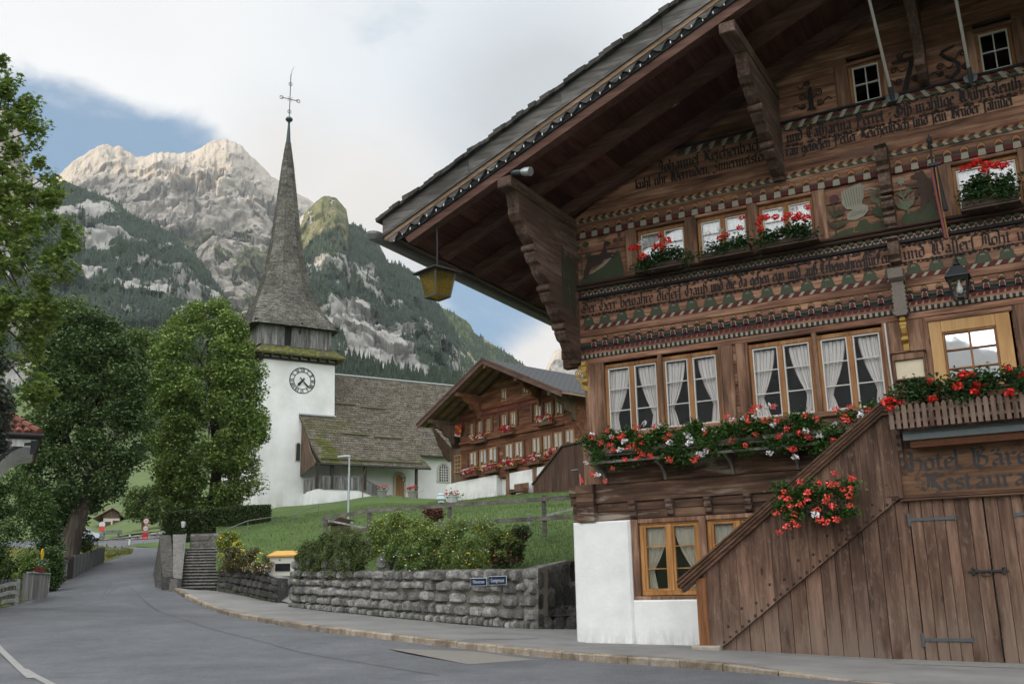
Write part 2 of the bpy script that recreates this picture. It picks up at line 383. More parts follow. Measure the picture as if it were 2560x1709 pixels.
# match inner boundary with kerb by index
KA, IA = arc(kin), arc(inner)
mb = MB(); rows = []
ni = len(inner); nk = len(kin)
for i in range(nk):
    a = kin[i]+Vector((0, 0, hr[i]+.004)); tt_ = KA[i]/KA[-1]; q = None
    for k in range(ni-1):
        if IA[k]/IA[-1] <= tt_ <= IA[k+1]/IA[-1]+1e-9: u = (tt_*IA[-1]-IA[k])/(IA[k+1]-IA[k]); q = inner[k].lerp(inner[k+1], u); break
    rows.append([a.lerp(q, v/6) for v in range(7)])
mb.sheet(rows); mb.build('pavement', pavm, kind='structure')
# gutter strip and side pavement at the lower left
gutm = plain('gutter_stone', (.27, .27, .26), .85, var=.35, scale=9)
g0, g1_ = onz(-260, 1520, -.02), onz(260, 1790, -.3)
def onroad(p):  # lift onto road surface: nearest row interpolation
    best = min(((Vector((q.x, q.y))-Vector((p.x, p.y))).length, q.z) for r in rows_road for q in r); return best[1]
rows_road = [[a.lerp(b, k/16)+Vector((0, 0, .06*math.sin(math.pi*k/16))) for k in range(17)] for a, b in zip(LEs, REs)]
from mathutils.bvhtree import BVHTree
bv = BVHTree.FromPolygons(road_m.data.vertices[:] and [v.co for v in road_m.data.vertices], [p.vertices for p in road_m.data.polygons])
def drop(x, y, default=0):
    h = bv.ray_cast(Vector((x, y, 50)), Vector((0, 0, -1))); return h[0].z if h[0] else default
GU = [onz(-150, 1590, .15), onz(0, 1642, -.05), onz(60, 1675, -.1), onz(125, 1712, -.2), Vector((-5.5, 14.5, -.3)), Vector((-1, 7, -.4))]
def onsurf(x, y):
    z = -.1
    for _ in range(8): q = onz(x, y, z); z = drop(q.x, q.y, z)
    return onz(x, y, z)
GU = [onsurf(-170, 1552), onsurf(0, 1640), onsurf(60, 1673), onsurf(128, 1711), onsurf(300, 1800), onsurf(560, 1930)]
GUs = smooth_rows(GU, 6); mb = MB(); r2 = []
gl = offset(GUs, .065); gr = offset(GUs, -.065)
for a, b in zip(gl, gr): r2.append([Vector((q.x, q.y, drop(q.x, q.y, q.z)+.012)) for q in (a, b)])
mb.sheet(r2); mb.build('gutter_strip', gutm, kind='structure')
# repaired asphalt patch (manhole diamond) in the road
patchm = plain('asphalt_patch', (.20, .185, .165), .9, var=.35, scale=30)
mb = MB(); mb.poly([Vector((q.x, q.y, drop(q.x, q.y)+.006)) for q in (onz(970, 1638, -.1), onz(1130, 1633, -.1), onz(1340, 1653, -.12), onz(1170, 1664, -.12))])
mb.build('asphalt_patch', patchm, kind='structure')
# grass ---------------------------------------------------------------
def grassmat(name, c1, c2, c3, sc=1.0):
    m, tt, bb = newmat(name); o = tt.obj()
    a = tt.noise(o, 14*sc, 5, .75); b = tt.noise(o, .45*sc, 4, .6)
    c = tt.ramp(tt.math('ADD', tt.math('MULTIPLY', a, .6), tt.math('MULTIPLY', b, .4)), [(.3, c1), (.5, c2), (.7, c3)])
    setp(tt, bb, c, .9, 0, tt.bump(a, .8, .05), .1); return m
lawnm = grassmat('lawn', (.045, .075, .022), (.085, .135, .042), (.16, .20, .075))
dryg = grassmat('rough_grass', (.06, .085, .02), (.14, .155, .04), (.24, .21, .07))
farg = grassmat('meadow', (.06, .095, .04), (.11, .15, .06), (.18, .20, .09), .4)
cols = (540, 620, 690, 760, 850, 950, 1050, 1150, 1250, 1345, 1440, 1560)
fr = ((1426,42.2),(1429,40.3),(1424,42.6),(1425,36),(1425,34.5),(1425,33),(1424,31.5),(1422,30.2),(1420,29),(1418,28),(1400,29.5),(1395,30))
md = ((1345,50),(1330,52),(1318,54),(1330,50),(1318,48),(1308,47),(1298,46),(1288,44),(1277,43),(1270,42),(1268,41),(1265,40))
bk = ((1300,62),(1288,73),(1268,82),(1262,82),(1252,83),(1237,84),(1245,80),(1246,70),(1236,66),(1228,62),(1225,58),(1222,54))
LR = []
for i in range(7): LR.append([at(x, *f).lerp(at(x, *m), i/7) for x, f, m in zip(cols, fr, md)])
for i in range(7): LR.append([at(x, *f).lerp(at(x, *m), i/7) for x, f, m in zip(cols, md, bk)])
last = [at(x, *m) for x, m in zip(cols, bk)]; LR.append(last)
LR.append([Vector((p.x*1.35, p.y*1.35+8, p.z+1)) for p in last]); LR.append([Vector((p.x*2.3, p.y*2.3+10, p.z+8)) for p in last])
LR = [smooth_rows(r, 5) for r in LR]
lawn_mb = MB().sheet(LR); lawn_o = lawn_mb.build('lawn', lawnm, smooth=True, kind='structure')
lbv = BVHTree.FromPolygons([v.co for v in lawn_o.data.vertices], [p.vertices for p in lawn_o.data.polygons])
def lawnz(x, y, default=3):
    h = lbv.ray_cast(Vector((x, y, 80)), Vector((0, 0, -1))); return h[0].z if h[0] else default
# left bank beside the road
LB = []
for i, p in enumerate(LEs):
    q = (LEs[min(i+1, len(LEs)-1)]-LEs[max(i-1, 0)]); q.z = 0; q.normalize(); nrm = Vector((-q.y, q.x, 0)); 
    LB.append([p+Vector((0, 0, .02)), p+nrm*1.0+Vector((0, 0, .12)), p+nrm*4+Vector((0, 0, .25)), p+nrm*12+Vector((0, 0, .5)), p+nrm*45+Vector((0, 0, 2))])
LB = [[r[0]]+[q for q in r[1:]] for r in LB]
MB().sheet(LB).build('grass_bank', dryg, smooth=True, kind='structure')
# verge around the bend and grass island
mb = MB(); mb.sheet([[at(x, y, d) for x, y, d in ((60, 1392, 76), (190, 1361, 91), (235, 1366, 90), (285, 1371.5, 86), (322, 1374.5, 82))],
                     [at(x, y, d) for x, y, d in ((60, 1420, 66), (190, 1400, 68), (245, 1398, 70), (300, 1389, 73), (334, 1378, 76))],
                     [at(x, y, d) for x, y, d in ((60, 1440, 58), (160, 1432, 55), (215, 1415, 59), (262, 1403, 61.5), (320, 1388, 70))]])
mb.build('verge', dryg, kind='structure')
mb = MB(); mb.sheet([[at(x, y, d) for x, y, d in ((318, 1361.5, 95), (350, 1357, 96.3), (428, 1353, 97.3), (560, 1346, 97.3))], [at(x, y, d) for x, y, d in ((312, 1363, 88), (345, 1365.5, 82), (428, 1371, 77.5), (560, 1372, 74))]])
mb.build('grass_island', lawnm, kind='structure')
# hill meadow behind the far road
xs = (-120, 60, 200, 260, 330, 430, 560, 700)
MR = [[at(x, y, d) for x, y, d in zip(xs, (1352,1350,1349.5,1347,1334,1324,1316,1310), (118,116,114.5,114,113.5,113,112,112))],
      [at(x, y, d) for x, y, d in zip(xs, (1335,1330,1328,1324,1312,1295,1280,1270), (150,150,160,165,150,142,140,140))],
      [at(x, y, d) for x, y, d in zip(xs, (1300,1290,1275,1270,1262,1250,1240,1230), (230,)*8)],
      [at(x, y, d) for x, y, d in zip(xs, (1220,1205,1195,1190,1180,1170,1165,1160), (330,)*8)],
      [at(x, y, d) for x, y, d in zip(xs, (1120,1100,1090,1080,1070,1060,1055,1050), (480,)*8)],
      [at(x, y, d) for x, y, d in zip(xs, (1000,980,960,950,940,930,930,930), (700,)*8)]]
MB().sheet([smooth_rows(r, 4) for r in MR]).build('meadow_hill', farg, smooth=True, kind='structure')
# base ground sheet reaching the horizon, below everything
ctrl = [(p.x, p.y, p.z-1.6) for p in REs+LEs[::2]]+[(p.x, p.y, p.z-1.6) for p in inner for _ in range(4)]+[(p.x, p.y, p.z-3.0) for r in LR[::3] for p in r[::6]]+[(p.x, p.y, p.z-2) for r in MR for p in r]
ctrl += [(x, y, -1.5) for x, y in ((-40, -40), (40, -40), (0, -60), (60, -5), (-60, 5), (0, -8), (60, 20))]
ctrl += [(math.sin(a)*R_, math.cos(a)*R_, 60) for a in np.linspace(-3.1, 3.1, 16) for R_ in (400, 1500)]
C = np.array(ctrl)
def gz(x, y):
    d = np.hypot(C[:, 0]-x, C[:, 1]-y)+.5; wgt = d**-3; return float((wgt*C[:, 2]).sum()/wgt.sum())
rows = []
for R_ in (0.5, 4, 8, 12, 16, 20, 25, 30, 36, 42, 50, 60, 72, 86, 100, 120, 150, 200, 300, 500, 900, 1600, 3000, 6000):
    rows.append([Vector((math.sin(a)*R_, math.cos(a)*R_, min(gz(math.sin(a)*R_, math.cos(a)*R_), 60))) for a in np.linspace(-math.pi, math.pi, 73)])
MB().sheet(rows).build('ground', farg, smooth=True, kind='structure')
# ------------------------------------------------------------------ mountains
def fract(p, H=.9, L=2.1, o=7): return mnoise.fractal(p, H, L, o)
def facet(q):
    q2 = q+mnoise.noise_vector(q*1.7)*.28
    d, pts = mnoise.voronoi(q2); r = mnoise.noise_vector(pts[0]*5.31+Vector((3.3, 9.1, 1.7)))
    return (q2-pts[0]).dot(r)*1.6+.55*mnoise.noise(pts[0]*7.7)
def mountain(name, ridge, Dr, base, Db, mat, nu, nv, amp, fscale, seed, prof=1.0, veg=None, rough=4, backD=1.35, strata=0, facet_w=.75):
    """ridge / base: pixel polylines. Returns object + numpy grid (rows, cols, 3) and veg weights"""
    rx, ry = zip(*ridge); bx, by = zip(*base)
    x0, x1 = rx[0], rx[-1]; rows = []; so = Vector((seed*13.1, seed*7.7, seed*3.3))
    for j in range(nv+1):
        v = j/nv; row = []
        for i in range(nu+1):
            px = lerp(x0, x1, i/nu)
            pyr = interp(rx, ry, px)+rough*mnoise.fractal(Vector((px*.03, seed, 0)), .8, 2, 6)
            Pr = at(px, pyr, Dr); Pb = at(px, interp(bx, by, px), Db)
            p = Pr.lerp(Pb, v); 
            p.z = Pr.z+(Pb.z-Pr.z)*(v**prof)
            q = Vector((p.x, p.y*.6, p.z*.8))*fscale+so
            n1 = mnoise.ridged_multi_fractal(q, .9, 2.1, 7, .9, 2.0)-1.1
            n2 = fract(q*2.3+so); n3 = facet(q*2.1)+.5*facet(q*5.3+so)+.25*facet(q*12.0)
            e = min(1, v*7)*min(1, (1-v)*6+.3)
            dd = amp*(.45*n1+.35*n2+facet_w*n3)*e
            if strata: dd += strata*math.sin(p.z*.05+3*n2)*e*.5
            dirv = Vector((p.x, p.y, 0)).normalized()
            p = p-dirv*dd; p.z += dd*.25
            row.append(p)
        rows.append(row)
    back = []
    for p in rows[0]:
        q = p*backD; back.append(Vector((q.x, q.y, p.z*.25)))
    G = np.array([[tuple(p) for p in r] for r in rows])
    V = np.concatenate([np.array([[tuple(p) for p in back]]), G], 0); m, n = V.shape[:2]
    idx = np.arange(m*n).reshape(m, n)
    Fq = np.stack([idx[:-1, :-1], idx[:-1, 1:], idx[1:, 1:], idx[1:, :-1]], -1).reshape(-1, 4)[:, ::-1]
    me = fastmesh(name, V.reshape(-1, 3), Fq, mat); me.polygons.foreach_set('use_smooth', np.ones(len(me.polygons), bool))
    du = np.gradient(G, axis=1); dv = np.gradient(G, axis=0); N = np.cross(du, dv); N /= np.linalg.norm(N, axis=2)[..., None]+1e-9
    slope = np.abs(N[..., 2])
    vg = np.zeros(G.shape[:2])
    if veg: 
        for j in range(G.shape[0]):
            for i in range(G.shape[1]):
                vg[j, i] = veg(Vector(G[j, i]), slope[j, i], j/nv, lerp(x0, x1, i/nu))
    full = np.concatenate([vg[:1], vg], 0).reshape(-1)
    at_ = me.attributes.new('veg', 'FLOAT', 'POINT'); at_.data.foreach_set('value', full.astype(np.float32))
    ob = link(name, me, kind='structure'); return ob, G, vg
def rockmat(name, dark, mid, light, g1, g2, scale, strat=0.0, tex=1.0):
    m, tt, bb = newmat(name); o = tt.obj()
    n = tt.noise(o, scale, 9, .66, .3); n2 = tt.noise(tt.vmath('MULTIPLY', o, (1, 1, .35)), scale*3.5, 8, .7, .8)
    st = tt.noise(tt.vmath('MULTIPLY', o, (.12, .12, 1.6)), scale*2.2, 6, .6, .6)
    rg = tt.ridged(tt.vmath('MULTIPLY', o, (1, 1, .55)), scale*2.2, 8, .62); rg2 = tt.ridged(tt.vmath('ADD', tt.vmath('MULTIPLY', o, (1, 1, .8)), (31, 7, 3)), scale*8, 6, .65)
    f = tt.math('ADD', tt.math('MULTIPLY', n, .36), tt.math('ADD', tt.math('MULTIPLY', n2, .50-strat), tt.math('ADD', tt.math('MULTIPLY', st, strat), .07)))
    f = tt.math('SUBTRACT', f, tt.math('MULTIPLY', tt.math('SUBTRACT', rg, .35), .22)); f = tt.math('SUBTRACT', f, tt.math('MULTIPLY', tt.math('SUBTRACT', rg2, .35), .16))
    rc = tt.ramp(f, [(.34, dark), (.44, mid), (.58, light)])
    a = tt.new('ShaderNodeAttribute'); a.attribute_name = 'veg'
    gn = tt.noise(o, scale*7, 5, .7)
    gc = tt.ramp(gn, [(.35, g1), (.65, g2)])
    vm = tt.sstep(tt.math('ADD', a.outputs['Fac'], tt.math('MULTIPLY', tt.math('SUBTRACT', n2, .5), 1.5)), .4, .6)
    gc = tt.mix(tt.sstep(a.outputs['Fac'], 1.25, 1.75), gc, tt.ramp(gn, [(.35, (.065, .078, .034)), (.5, (.115, .118, .06)), (.66, (.20, .18, .12))]))
    c = tt.mix(vm, rc, gc)
    setp(tt, bb, c, .95, 0, tt.bump(f, 1.0*tex, 16.0*tex), .05); return m
LIME = rockmat('limestone', (.075, .072, .07), (.20, .186, .168), (.36, .325, .28), (.055, .08, .03), (.13, .15, .06), .009, .22, 1.3)
CLIFF = rockmat('forest_cliff', (.06, .06, .058), (.165, .16, .15), (.33, .32, .30), (.022, .036, .02), (.055, .075, .033), .012, .05, .6)
GREENR = rockmat('alp_ridge', (.12, .11, .1), (.2, .18, .15), (.28, .25, .2), (.05, .075, .025), (.10, .12, .045), .01, .05, .5)
def veg1(p, s, v, px):
    b = .75*min(1, max(0, (v-.56)*6))*(1 if px < 760 else .6)
    g = .5+.8*mnoise.fractal(p*.008, .8, 2, 5)
    k = 1.0 if 480 < px < 640 and .62 < v < .8 else .55
    if v < .3: return .25*max(0, (s-.6)*2)+ (.35 if (120 < px < 330 and .10 < v < .25) else 0)*g
    if 430 < px < 780 and v > .42: return 1.8 if g > .42+.9*max(0, .56-v) else .1
    return b*g*k*1.5
massif, G1, _ = mountain('rocky_massif', [(60, 520), (128, 455), (150, 432), (200, 392), (258, 358), (285, 366), (300, 364), (327, 382), (345, 396), (392, 382), (420, 378), (440, 383), (480, 381), (510, 365), (534, 350), (565, 346), (600, 362), (640, 402), (680, 440), (720, 468), (763, 492), (830, 540), (880, 600)], 2700,
    [(60, 860), (500, 850), (620, 830), (880, 900)], 1750, LIME, 520, 250, 95, .0036, 3, .85, veg1, 7, 1.3, 16)
def veg2(p, s, v, px):
    n = mnoise.fractal(Vector((p.x*.010, p.y*.004, p.z*.010)), .75, 2.1, 6)
    band = .42*math.exp(-((v-.26)/.10)**2)+.40*math.exp(-((v-.52)/.12)**2)
    rockx = 1 if px > 215 else .25
    return min(1, max(0, .82-band*rockx*1.4+.95*n))
left_m, G2, V2 = mountain('forested_slope', [(-120, 480), (0, 460), (90, 450), (142, 447), (185, 462), (240, 485), (300, 510), (327, 534), (380, 560), (436, 588), (475, 622), (512, 665), (535, 700), (556, 732), (580, 775), (600, 830)], 1500,
    [(-120, 1050), (100, 1010), (300, 940), (480, 880), (600, 870)], 800, CLIFF, 300, 130, 45, .006, 5, .9, veg2, 4)
def veg3(p, s, v, px):
    n = mnoise.fractal(Vector((p.x*.012, p.y*.005, p.z*.009)), .7, 2.1, 6)
    scar = .68*math.exp(-((v-.62)/.24)**2)*(1 if px > 830 else .65)+.30*math.exp(-((v-.25)/.12)**2)
    top = 0; 
    if px < 872 and v < .13: return 1.9 if n > -.62 else .1
    return min(1, max(0, .88-scar-top*.15+1.05*n))
right_m, G3, V3 = mountain('forested_cliff', [(690, 640), (730, 580), (752, 545), (774, 518), (790, 502), (806, 493), (822, 490), (839, 494), (856, 510), (866, 524), (872, 560), (890, 565), (905, 568), (948, 612), (970, 655), (1000, 662), (1035, 682), (1065, 715), (1090, 754), (1120, 800), (1144, 840), (1152, 880), (1160, 940), (1180, 985)], 1300,
    [(690, 960), (850, 970), (1000, 985), (1180, 1000)], 760, CLIFF, 330, 160, 38, .0075, 9, .8, veg3, 5)
def veg4(p, s, v, px): return 1.0 if mnoise.fractal(p*.01, .8, 2, 4) > -.15 else .35
ridge_m, G4, V4 = mountain('alpine_ridge', [(1040, 745), (1090, 762), (1144, 786), (1165, 800), (1178, 815), (1184, 832), (1253, 872), (1290, 898), (1330, 926), (1400, 960), (1470, 1010)], 1900,
    [(1040, 1000), (1200, 1010), (1470, 1040)], 1350, GREENR, 160, 60, 22, .006, 12, .9, veg4, 3)
mountain('far_peak', [(1300, 1000), (1350, 950), (1372, 905), (1385, 880), (1400, 872), (1430, 850), (1460, 880), (1520, 960)], 3600, [(1300, 1010), (1520, 1010)], 3000, LIME, 60, 40, 60, .004, 15, .9, None, 5)
mountain('left_crag', [(-220, 200), (-90, 230), (0, 262), (35, 285), (52, 320), (60, 400), (95, 450)], 1600, [(-220, 560), (95, 560)], 1300, LIME, 70, 60, 35, .008, 17, .9, None, 4)
# shading ridge on the near left, outside the frame: it keeps the village in shade
rows = []
for k in range(41):
    u = k/40; Y = lerp(-2500, 2300, u); X = -1000 if Y < 1100 else -1000-(Y-1100)*.75
    zt = interp((-2500, 0, 700, 1000, 1500, 2300), (420, 420, 560, 660, 1060, 1400), Y)+40*mnoise.fractal(Vector((u*9, 1, 0)), .8, 2, 5)
    rows.append([Vector((X+520, Y, 20)), Vector((X+260, Y, zt*.45)), Vector((X, Y, zt)), Vector((X-300, Y, zt*.5)), Vector((X-700, Y, 0))])
MB().sheet(rows).build('shading_hill', CLIFF, smooth=True, kind='structure')
# conifers on the slopes
conm = leafmat('conifer', (.012, .024, .016), (.028, .046, .026), (.05, .068, .034), .8, 0)
def conifer_tpl(n=5, tiers=2, jag=.25):
    V = []; Fc = []
    for k in range(tiers):
        z0 = .05+k*.75/tiers; z1 = min(1.0, z0+.95/tiers+.12) if k < tiers-1 else 1.0; r = .24*(1-k/(tiers+.4))
        b = len(V)
        for i in range(n*2 if jag else n):
            a = math.pi*2*i/(n*2 if jag else n); rr = r*(1 if i % 2 == 0 or not jag else 1-jag*1.4); V.append((rr*math.cos(a), rr*math.sin(a), z0+(0 if i % 2 == 0 else .05)))
        m = len(V)-b; V.append((0, 0, z1)); Fc += [(b+i, b+(i+1) % m, b+m) for i in range(m)]
    return np.array(V), np.array(Fc)
CON = conifer_tpl(4, 2, .3); CONH = conifer_tpl(7, 6, .45)
def forest(name, P, H, tpl, mat, lab=None):
    tv, tf = tpl; n = len(P); a = RNG.uniform(0, 6.28, n); wx = RNG.uniform(.75, 1.3, n)
    c, s_ = np.cos(a), np.sin(a)
    x = (tv[None, :, 0]*c[:, None]-tv[None, :, 1]*s_[:, None])*H[:, None]*wx[:, None]; y = (tv[None, :, 0]*s_[:, None]+tv[None, :, 1]*c[:, None])*H[:, None]*wx[:, None]
    z = tv[None, :, 2]*H[:, None]
    V = np.stack([x, y, z], -1)+P[:, None, :]-np.array([0, 0, .5])
    Fm = (tf[None]+(np.arange(n)*len(tv))[:, None, None]).reshape(-1, 3)
    o = link(name, fastmesh(name, V.reshape(-1, 3), Fm, mat)); tag(o, lab, 'forest', None, 'stuff'); return o
def sample(G, Vg, n, thr, pw=1.0):
    m, k = G.shape[:2]; j = (RNG.random(n)**pw)*(m-1.01); i = RNG.random(n)*(k-1.01)
    j0, i0 = j.astype(int), i.astype(int); fj, fi = (j-j0)[:, None], (i-i0)[:, None]
    P = (G[j0, i0]*(1-fj)*(1-fi)+G[j0+1, i0]*fj*(1-fi)+G[j0, i0+1]*(1-fj)*fi+G[j0+1, i0+1]*fj*fi)
    vv = Vg[j0, i0]; keep = (vv > thr+RNG.normal(0, .1, n)) & (vv < 1.3); return P[keep]
P = sample(G3, V3, 21000, .58); forest('cliff_forest', P, RNG.uniform(3.0, 9.5, len(P)), CON, conm, 'dark conifers clinging to the rocky cliff right of the spire')
P = sample(G2, V2, 17000, .60); forest('slope_forest', P, RNG.uniform(3.5, 11, len(P)), CON, conm, 'dark conifers on the slope behind the left trees')
P = sample(G4, V4, 2600, .6); forest('ridge_forest', P, RNG.uniform(6, 12, len(P)), CON, conm, 'conifers along the green ridge above the chalet roof')
# near forest band above the church roof and the left slope foot
def band(n, xs, yt, yb, Da, Db):
    out = []
    for _ in range(n):
        x = rnd.uniform(xs[0], xs[-1]); u = rnd.random()
        out.append(tuple(at(x, lerp(interp(xs, yt, x), yb, u), lerp(Da, Db, u))))
    return np.array(out)
P = band(900, (780, 860, 950, 1050, 1110, 1190), (925, 915, 938, 962, 955, 985), 1020, 520, 400)
forest('wood_edge', P, RNG.uniform(7.5, 14, len(P)), CONH, conm, 'dark spruce wood above the church roof')
P = band(420, (200, 300, 420, 520, 600), (855, 850, 850, 850, 850), 1010, 560, 430)
forest('spruce_wood', P, RNG.uniform(9, 20, len(P)), CONH, conm, 'dark spruce wood below the left mountain')
# ================================================================== HOTEL
LOG = wood('log_wood', (.04,.021,.014), (.195,.094,.057), (.42,.245,.155), 'X', .72, .24, 1.0, .5, .4, True, ((.075,.055,.044), .5, (.5,2,3.4)))
LOGD = wood('weathered_log', (.018,.011,.008), (.085,.047,.031), (.25,.15,.095), 'X', .78, .25, .9, .45, .4, True, ((.38,.33,.27), .75, (.45,1,3.2)))
POST = wood('post_wood', (.045,.025,.018), (.175,.093,.058), (.37,.225,.15), 'Z', .75, .2, 1.0, .5, .4, True)
ROOFW = wood('soffit_wood', (.035,.013,.010), (.075,.031,.023), (.12,.055,.042), 'Y', .8, .25)
RAFT = wood('rafter_wood', (.045,.022,.017), (.10,.050,.038), (.16,.09,.07), 'X', .8, .2)
CONS = wood('carved_wood', (.035,.022,.016), (.10,.062,.047), (.22,.155,.125), 'Y', .8, .15, 1.0, .5, .5)
GREYW = wood('grey_board', (.03,.028,.026), (.085,.08,.075), (.20,.19,.182), 'X', .8, .2, 1.0, .4, .4)
PLANK = wood('plank_wood', (.034,.018,.012), (.105,.057,.038), (.21,.126,.088), 'Z', .7, .24, 1.0, .55, .45, True, ((.24,.175,.125), .35, (14,14,5)), (.19,.145,.115))
HONEY = wood('honey_wood', (.20,.085,.025), (.36,.17,.055), (.50,.27,.10), 'Z', .6, .12)
FRAMEW = wood('frame_wood', (.12,.05,.02), (.24,.11,.042), (.36,.19,.08), 'Z', .65, .15)
LIGHTW = wood('larch_wood', (.36,.19,.075), (.48,.28,.12), (.56,.36,.17), 'Z', .6, .06)
PLAST, tt, bb = newmat('lime_plaster'); o = tt.obj(); n1 = tt.noise(o, 1.1, 6, .65); n2 = tt.noise(tt.vmath('MULTIPLY', o, (6, 6, 1.5)), 1, 5, .7); sx = tt.new('ShaderNodeSeparateXYZ'); tt.l.new(o, sx.inputs[0])
c = tt.ramp(n1, [(.3, (.66,.665,.66)), (.6, (.80,.80,.79))]); c = tt.mix(tt.math('MULTIPLY', tt.math('MULTIPLY', tt.sstep(sx.outputs[2], .45, -.1), tt.sstep(n2, .38, .62)), .55), c, (.40,.385,.35))
sp = tt.voro(o, 3.1); c = tt.mix(tt.sstep(sp, .03, .018), c, (.2,.19,.17)); setp(tt, bb, c, .92, 0, tt.bump(tt.noise(o, 5, 6, .75), .6, .02), .15)
BLACK = plain('black_paint', (.018,.018,.02), .7, var=.25)
INK = plain('lettering_ink', (.024,.02,.02), .8, var=.5, scale=26)
RED = plain('oxblood_paint', (.085,.016,.016), .75, var=.3, scale=20)
GREENP = plain('green_paint', (.05,.062,.036), .75, var=.3, scale=20)
CREAM = plain('cream_paint', (.28,.26,.205), .75, var=.2, scale=20)
OCHRE = plain('ochre_paint', (.29,.15,.05), .75, var=.2, scale=20)
DBROWN = plain('dark_brown_paint', (.05,.026,.018), .7, var=.2, scale=12)
IRON = plain('black_iron', (.035,.037,.04), .5, .6, var=.2)
GREYIRON = plain('grey_iron', (.09,.10,.11), .5, .5, var=.2)
SASH = plain('sash_white', (.58,.56,.53), .6, var=.12, scale=15)
STEEL = plain('galvanised_steel', (.42,.45,.47), .4, .7, var=.1)
DARKIN = plain('dark_room', (.022,.022,.024), .95, var=.2)  # near-black that paints in the darkness of unlit interiors
def glassmat(name, fac, tint=(.9,.92,.92)):
    m, t, b = newmat(name); tr = t.new('ShaderNodeBsdfTransparent'); t.put(tr.inputs[0], tint)
    gl = t.new('ShaderNodeBsdfGlossy'); gl.inputs['Roughness'].default_value = .03; t.put(gl.inputs[0], (.9,.92,.95))
    n = t.noise(t.obj(), 1.6, 2); t.l.new(t.bump(n, .04, .05), gl.inputs['Normal'])
    lw = t.new('ShaderNodeLayerWeight'); lw.inputs[0].default_value = .35
    f = t.math('MULTIPLY_ADD', lw.outputs[0], .5, fac, clamp=True)
    mx = t.new('ShaderNodeMixShader'); t.l.new(f, mx.inputs[0]); t.l.new(tr.outputs[0], mx.inputs[1]); t.l.new(gl.outputs[0], mx.inputs[2])
    t.l.new(mx.outputs[0], m.node_tree.nodes['Material Output'].inputs[0]); return m
GLASS = glassmat('window_glass', .03); GLASSR = glassmat('sky_glass', .13); GLASSW = glassmat('mirror_glass', .72)
CURT = plain('curtain_white', (.82,.79,.77), .9, var=.06); CURTP = plain('curtain_pink', (.55,.36,.36), .9, var=.06); CURTB = plain('curtain_beige', (.50,.45,.36), .9, var=.12, scale=14)
hotel = thing('hotel', 'large brown carved timber hotel with painted inscriptions at the right', 'building', HO, math.atan2(HA.y, HA.x))
XR = 8.45          # ridge
XE = 16.75         # right wall corner
def zr(a): return 9.98+.42*((a if a <= XR else 2*XR-a)-.25)
def xl(z): return (z-9.98)/.42+.25
# -- plaster base
mb = MB()
def plaster_block(x0, x1, z0, z1, y0=-.12, y1=.4, r=.05):
    mb.bbox(x0, x1, y0, y1, z0, z1, r)
plaster_block(0, 1.40, -.4, 2.65); mb.bbox(1.40, 4.68, -.118, .4, -.4, .92, .03)
mb.box(4.68, XE, -.05, .4, -.4, 2.62); mb.box(0.02, .4, .4, 13, -.4, 2.65); mb.box(XE-.4, XE, .4, 13, -.4, 2.65); mb.box(.4, XE-.4, 12.6, 13, -.4, 2.65)
mb.build('plaster_base', PLAST, hotel)
# -- log walls
def course(mb, x0, x1, z0, z1, y0=0.0, y1=.18, holes=()):
    segs = [(x0, x1)]
    for h0, h1 in holes:
        segs = [s for a, b in segs for s in ((a, min(b, h0)), (max(a, h1), b)) if s[1]-s[0] > .02] if True else segs
    j = rnd.uniform(-.008, .008)
    for a, b in segs: mb.bbox(a, b, y0+j, y1, z0+.004, z1-.004, .014)
mb = MB()
for z0, z1 in ((2.66,2.86),(2.86,3.05),(3.05,3.47),(3.47,3.98),(3.98,4.50)):
    y0 = -.02 if z0 > 3.0 else .03
    if z1 <= 3.06: course(mb, .05, XE, z0, z1, y0)
    else: course(mb, .28, XE, z0, z1, y0)
mb.build('lower_log_wall', LOGD, hotel)
mb = MB()
for z0, z1 in ((6.32,6.46),(6.46,6.72),(6.72,6.99),(6.99,7.26),(7.26,7.52),(7.52,7.92),(7.92,8.30)): course(mb, .30, XE, z0, z1)
for z0, z1 in ((8.30,8.68),(8.68,9.08),(9.08,9.46)): course(mb, .30, XE, z0, z1, .02, .2, ((1.86,3.12),(3.34,4.58),(4.78,6.02),(8.78,10.02),(10.3,11.5)))
for z0, z1 in ((4.52,4.95),(4.95,5.4),(5.4,5.85),(5.85,6.33)): course(mb, .5, XE, z0, z1, .03, .2, ((.86,2.28),(2.3,3.68),(4.3,5.74),(5.76,7.16),(7.98,9.5)))
zz = [9.46,9.80,10.03,10.36,10.62,11.0,11.26]
for z0, z1 in zip(zz, zz[1:]):
    a0, a1 = max(.3, xl(z0)-.3), max(.3, xl(z1)-.3)
    mb.prism([(a0, z0+.004), (2*XR-a0, z0+.004), (2*XR-a1, z1-.004), (a1, z1-.004)], rnd.uniform(-.006,.006), .18)
z = 11.26
while z < 13.3:
    z1 = z+.29; a0, a1 = xl(z)-.35, min(xl(z1)-.35, XR-.05)
    hol = ((7.0,7.74),(9.56,10.28)) if z < 12.2 else ()
    xs = [a0]+[q for h in hol for q in h]+[2*XR-a0]
    for k in range(0, len(xs), 2):
        l0 = xs[k]; r0 = xs[k+1]; l1 = a1 if k == 0 else l0; r1 = 2*XR-a1 if k == len(xs)-2 else r0
        mb.prism([(l0, z+.004), (r0, z+.004), (r1, z1-.004), (l1, z1-.004)], .02+rnd.uniform(-.006,.006), .2)
    z = z1
mb.box(.30, .5, .2, 13, 2.65, 10.1); mb.box(XE-.2, XE, .2, 13, 2.65, 10.1); mb.box(.5, XE-.2, 12.8, 13, 2.65, 10.1)
mb.build('log_wall', LOG, hotel)
